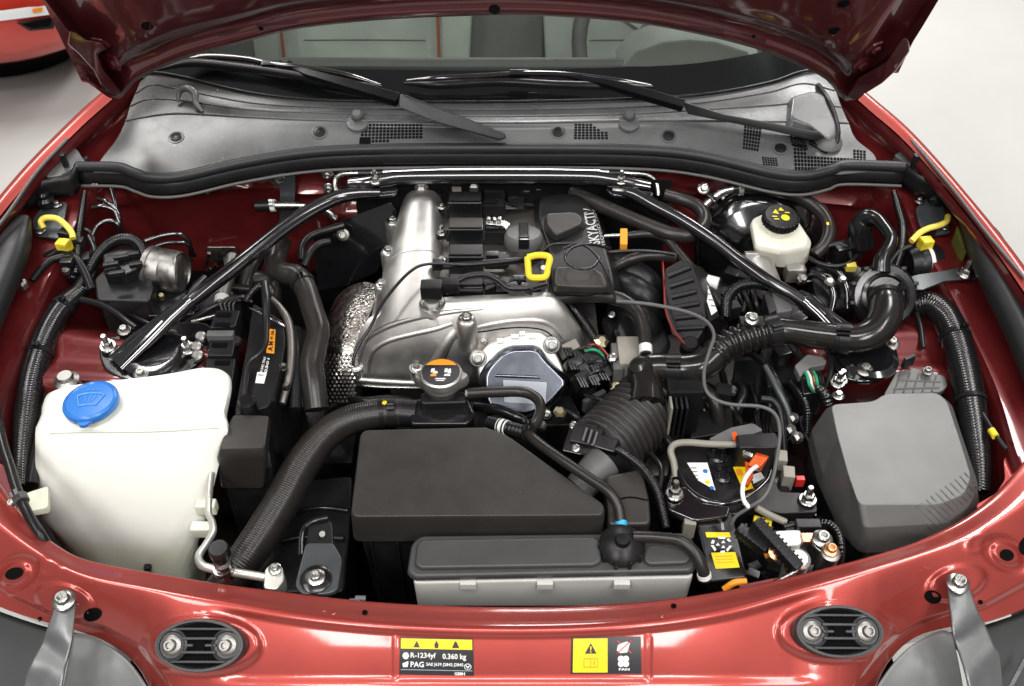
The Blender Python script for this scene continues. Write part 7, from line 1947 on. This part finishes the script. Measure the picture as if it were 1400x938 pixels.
# upright stays in the dark middle
sy = thing('engine_stay', 'dark upright steel stay under the air duct', 'bracket', (1020, 560, -.2))
box('upright', Yp(1016, 532, .27), .018, .006, .055, 'plastic', sy, axis=(0, .35, 1), bevel=.002)
tube('slanted_arm', [(1046, 500, -.02), (1062, 530, -.03), (1076, 560, -.045), (1080, 580, -.06)], [4, 5, 5, 4], 'bracket_grey', sy, n=8)
for (a, b) in ((1080, 574), (1086, 600), (1076, 590)):
    lathe('nut', [(.009, 0), (.009, .010), (.005, .014)], 'steel_dull', sy, W(a, b, -.06), (.5, -.3, 1), 6)
rubber = tube('drain_hose', [(1040, 545, -.02), (1056, 548, -.022), (1066, 562, -.03), (1070, 590, -.05), (1072, 630, -.08)], 5, 'rubber', None, n=12)
tag(rubber, 'black hose dropping right of the battery terminal cover', 'hose')
# low, dark engine side wall and looms that fill the depth right of the engine
dw = thing('side_loom', 'bundle of dark cables deep between engine and battery', 'loom', (980, 560, -.25))
for k in range(9):
    x = 930 + k*19
    tube('cable', [(x, 520 + random.uniform(-15, 15), -.12), (x + 10, 545 + random.uniform(-10, 10), -.10), (x + random.uniform(0, 24), 575, -.13), (x + random.uniform(-10, 30), 610, -.2)], random.choice((4, 5, 7)), random.choice(('wire', 'conduit', 'rubber')), dw, n=10)
box('gearbox_side', Vector((.30, .30, -.32)), .10, .16, .14, 'cast_dark', dw, bevel=.02)
box('steering_rack_box', Vector((-.33, .34, -.32)), .08, .16, .12, 'plastic', dw, bevel=.02)
# ------------------------------------------------------------------ looms, pipes and small boxes that crowd the bay
def cluster(name, label, cat, loc, items):
    t = thing(name, label, cat, loc)
    for it in items:
        k = it[0]
        if k == 'tube': tube(it[1], it[2], it[3], it[4], t, n=10)
        elif k == 'rib': tube(it[1], it[2], it[3], it[4], t, n=12, corr=(.0042, .14))
        elif k == 'box': box(it[1], W(*it[2]), it[3][0], it[3][1], it[3][2], it[4], t, hint=it[5] if len(it) > 5 else (1, 0, 0), bevel=.002)
        elif k == 'prism': prism(it[1], it[2], it[4], t, it[3], .005, .003)
        elif k == 'nut': lathe(it[1], [(it[3], 0), (it[3], it[3]*1.1), (it[3]*.6, it[3]*1.5)], it[4], t, W(*it[2]), (0, -.2, 1), 6)
    return t
cluster('valve_block', 'black valve block with small pipes between booster and canister', 'valve block', (1150, 400, -.1), [
    ('prism', 'block', [(1106, 366, -.03), (1150, 352, -.03), (1180, 366, -.03), (1176, 420, -.05), (1120, 426, -.05)], .12, 'plastic'),
    ('box', 'solenoid', (1150, 346, .0), (.016, .012, .018), 'plastic_gloss', (1, .3, 0)), ('box', 'solenoid', (1168, 338, .006), (.012, .012, .016), 'plastic', (1, .2, 0)),
    ('tube', 'pipe', [(1110, 372, -.01), (1130, 384, -.008), (1140, 404, -.012), (1136, 430, -.02)], 4.5, 'black_steel'), ('tube', 'pipe', [(1118, 362, -.01), (1146, 372, -.006), (1158, 396, -.010), (1160, 424, -.02)], 4.5, 'black_steel'),
    ('tube', 'pipe', [(1124, 340, .01), (1142, 334, .016), (1158, 338, .014), (1164, 354, .0)], 4, 'rubber'), ('tube', 'pipe', [(1094, 402, -.02), (1112, 410, -.012), (1126, 424, -.016), (1130, 446, -.03)], 6, 'rubber'),
    ('nut', 'fitting', (1132, 390, -.01), .009, 'steel_dull'), ('nut', 'fitting', (1150, 386, -.01), .008, 'steel_dull'), ('box', 'bracket', (1164, 404, -.02), (.016, .010, .003), 'bracket_grey', (1, -.4, 0))])
cluster('firewall_loom', 'dark loom and clips along the left firewall under the brace', 'loom', (290, 400, -.1), [
    ('prism', 'junction_box', [(262, 384, -.05), (326, 378, -.05), (330, 430, -.06), (268, 440, -.06)], .10, 'plastic'),
    ('tube', 'cable', [(214, 424, -.05), (246, 408, -.03), (276, 398, -.03), (306, 392, -.03), (340, 396, -.04)], 6, 'rubber'), ('tube', 'cable', [(250, 446, -.03), (276, 428, -.014), (300, 416, -.01), (330, 410, -.012)], 4, 'wire'),
    ('tube', 'bright_pipe', [(262, 440, -.02), (284, 434, -.016), (306, 428, -.016)], 2.2, 'steel'), ('rib', 'conduit', [(230, 440, -.04), (252, 424, -.03), (262, 400, -.02), (280, 380, -.02)], 6, 'conduit'),
    ('tube', 'hose', [(330, 396, -.06), (344, 384, -.05), (362, 384, -.05), (372, 400, -.06), (372, 430, -.1)], 13, 'hose'), ('box', 'clip', (288, 392, -.024), (.010, .008, .008), 'plastic_gloss'), ('nut', 'fitting', (310, 404, -.03), .008, 'steel_dull'),
    ('box', 'relay', (320, 366, -.03), (.014, .012, .018), 'plastic', (1, .3, 0)), ('tube', 'cable', [(170, 426, -.03), (190, 436, -.02), (212, 444, -.02), (240, 440, -.03)], 3, 'wire')])
cluster('wing_loom', 'dark wiring clips and cables along the left wing above the conduit', 'loom', (110, 360, 0), [
    ('tube', 'cable', [(62, 352, .02), (82, 344, .026), (102, 352, .024), (116, 372, .014), (126, 396, .0)], 6, 'rubber'), ('tube', 'cable', [(44, 384, .02), (58, 366, .026), (74, 354, .028), (96, 350, .026)], 5, 'rubber'),
    ('tube', 'cable', [(122, 324, .02), (130, 344, .014), (128, 372, .0), (118, 398, -.01)], 4.5, 'wire'), ('box', 'clip', (92, 358, .028), (.010, .008, .006), 'plastic_gloss'), ('box', 'clip', (108, 332, .03), (.009, .007, .008), 'plastic'),
    ('nut', 'fitting', (92, 372, .012), .007, 'steel_dull'), ('nut', 'fitting', (32, 392, .02), .009, 'steel_dull'), ('tube', 'cable', [(112, 312, .03), (124, 318, .026), (128, 332, .018), (122, 352, .008)], 3, 'wire'),
    ('box', 'plug', (116, 356, .010), (.010, .010, .010), 'plastic', (1, .3, 0)), ('rib', 'conduit', [(108, 326, .03), (106, 350, .02), (104, 376, .008)], 6, 'conduit')])
cluster('right_wing_loom', 'dark cables and clips around the right strut mount', 'loom', (1090, 480, -.1), [
    ('tube', 'cable', [(1070, 470, -.04), (1088, 482, -.03), (1100, 500, -.03), (1104, 530, -.05)], 6, 'rubber'), ('tube', 'cable', [(1124, 470, -.03), (1134, 486, -.02), (1136, 506, -.02), (1130, 530, -.03)], 4, 'wire'),
    ('prism', 'junction_box', [(1040, 476, -.06), (1084, 470, -.06), (1096, 520, -.08), (1050, 530, -.08)], .12, 'plastic'), ('box', 'plug', (1068, 486, -.04), (.012, .010, .012), 'plastic_gloss', (1, .4, 0)),
    ('tube', 'cable', [(1030, 486, -.05), (1048, 500, -.03), (1062, 520, -.03), (1072, 548, -.05)], 5, 'rubber'), ('rib', 'conduit', [(1082, 524, -.05), (1096, 540, -.04), (1104, 560, -.05), (1104, 590, -.08)], 6, 'conduit'),
    ('tube', 'cable', [(1240, 404, .0), (1250, 420, -.004), (1258, 446, -.012), (1262, 476, -.02)], 4, 'wire'), ('nut', 'fitting', (1308, 462, .0), .006, 'steel_dull')])
cluster('battery_side_loom', 'dark looms and a black box between the ribbed bellows and battery', 'loom', (960, 560, -.2), [
    ('prism', 'relay_box', [(940, 560, -.10), (1000, 552, -.10), (1004, 590, -.10), (944, 600, -.10)], .12, 'plastic'), ('tube', 'hose', [(936, 520, -.08), (960, 530, -.07), (978, 552, -.08), (984, 584, -.11)], 9, 'hose'),
    ('rib', 'conduit', [(912, 600, -.08), (926, 620, -.07), (920, 650, -.07), (910, 680, -.08)], 7, 'conduit'), ('tube', 'cable', [(890, 620, -.06), (904, 640, -.05), (902, 668, -.05)], 4, 'wire'),
    ('box', 'plug', (950, 548, -.08), (.014, .010, .012), 'plastic_gloss', (1, .2, 0)), ('box', 'plug', (988, 540, -.08), (.012, .012, .014), 'plastic', (1, -.2, 0)), ('nut', 'fitting', (1000, 536, -.08), .008, 'steel_dull')])
cluster('engine_front_pipes', 'dark pipes and brackets under the timing cover behind the airbox', 'pipe', (700, 570, -.15), [
    ('prism', 'pump_body', [(640, 548, -.10), (780, 540, -.10), (800, 580, -.10), (650, 586, -.10)], .15, 'plastic'), ('tube', 'pipe', [(650, 556, -.08), (680, 560, -.07), (710, 572, -.07), (730, 590, -.09)], 7, 'plastic_gloss'),
    ('tube', 'pipe', [(760, 560, -.08), (782, 566, -.07), (796, 580, -.08), (800, 600, -.1)], 5, 'rubber'), ('nut', 'fitting', (765, 568, -.06), .010, 'zinc_yellow'), ('nut', 'fitting', (741, 584, -.06), .007, 'steel_dull'),
    ('box', 'bracket', (812, 548, -.06), (.020, .004, .012), 'bracket_grey', (1, .7, 0)), ('tube', 'cable', [(800, 540, -.05), (822, 548, -.04), (834, 566, -.05), (836, 590, -.08)], 3, 'wire'), ('tube', 'cable', [(480, 545, -.12), (500, 548, -.11), (530, 546, -.11), (560, 548, -.12)], 6, 'rubber')])
cluster('rear_engine_plugs', 'small dark plugs and a bright sensor behind the cam cover', 'connector', (620, 262, 0), [
    ('nut', 'sensor', (648, 258, .03), .012, 'cast'), ('nut', 'sensor', (577, 262, .03), .012, 'cast'), ('box', 'plug', (606, 258, .03), (.012, .008, .008), 'plastic_gloss', (1, .4, 0)), ('box', 'plug', (624, 260, .034), (.008, .008, .008), 'tan_plastic', (1, .2, 0)),
    ('box', 'plug', (676, 264, .03), (.018, .008, .008), 'plastic', (1, 0, 0)), ('tube', 'cable', [(596, 256, .02), (616, 252, .03), (640, 252, .03), (690, 258, .03), (724, 262, .03)], 3.5, 'wire'), ('tube', 'cable', [(660, 256, .03), (700, 254, .034), (740, 260, .034)], 2.4, 'wire'),
    ('box', 'plug', (706, 276, .03), (.014, .008, .008), 'plastic_gloss', (1, -.1, 0))])
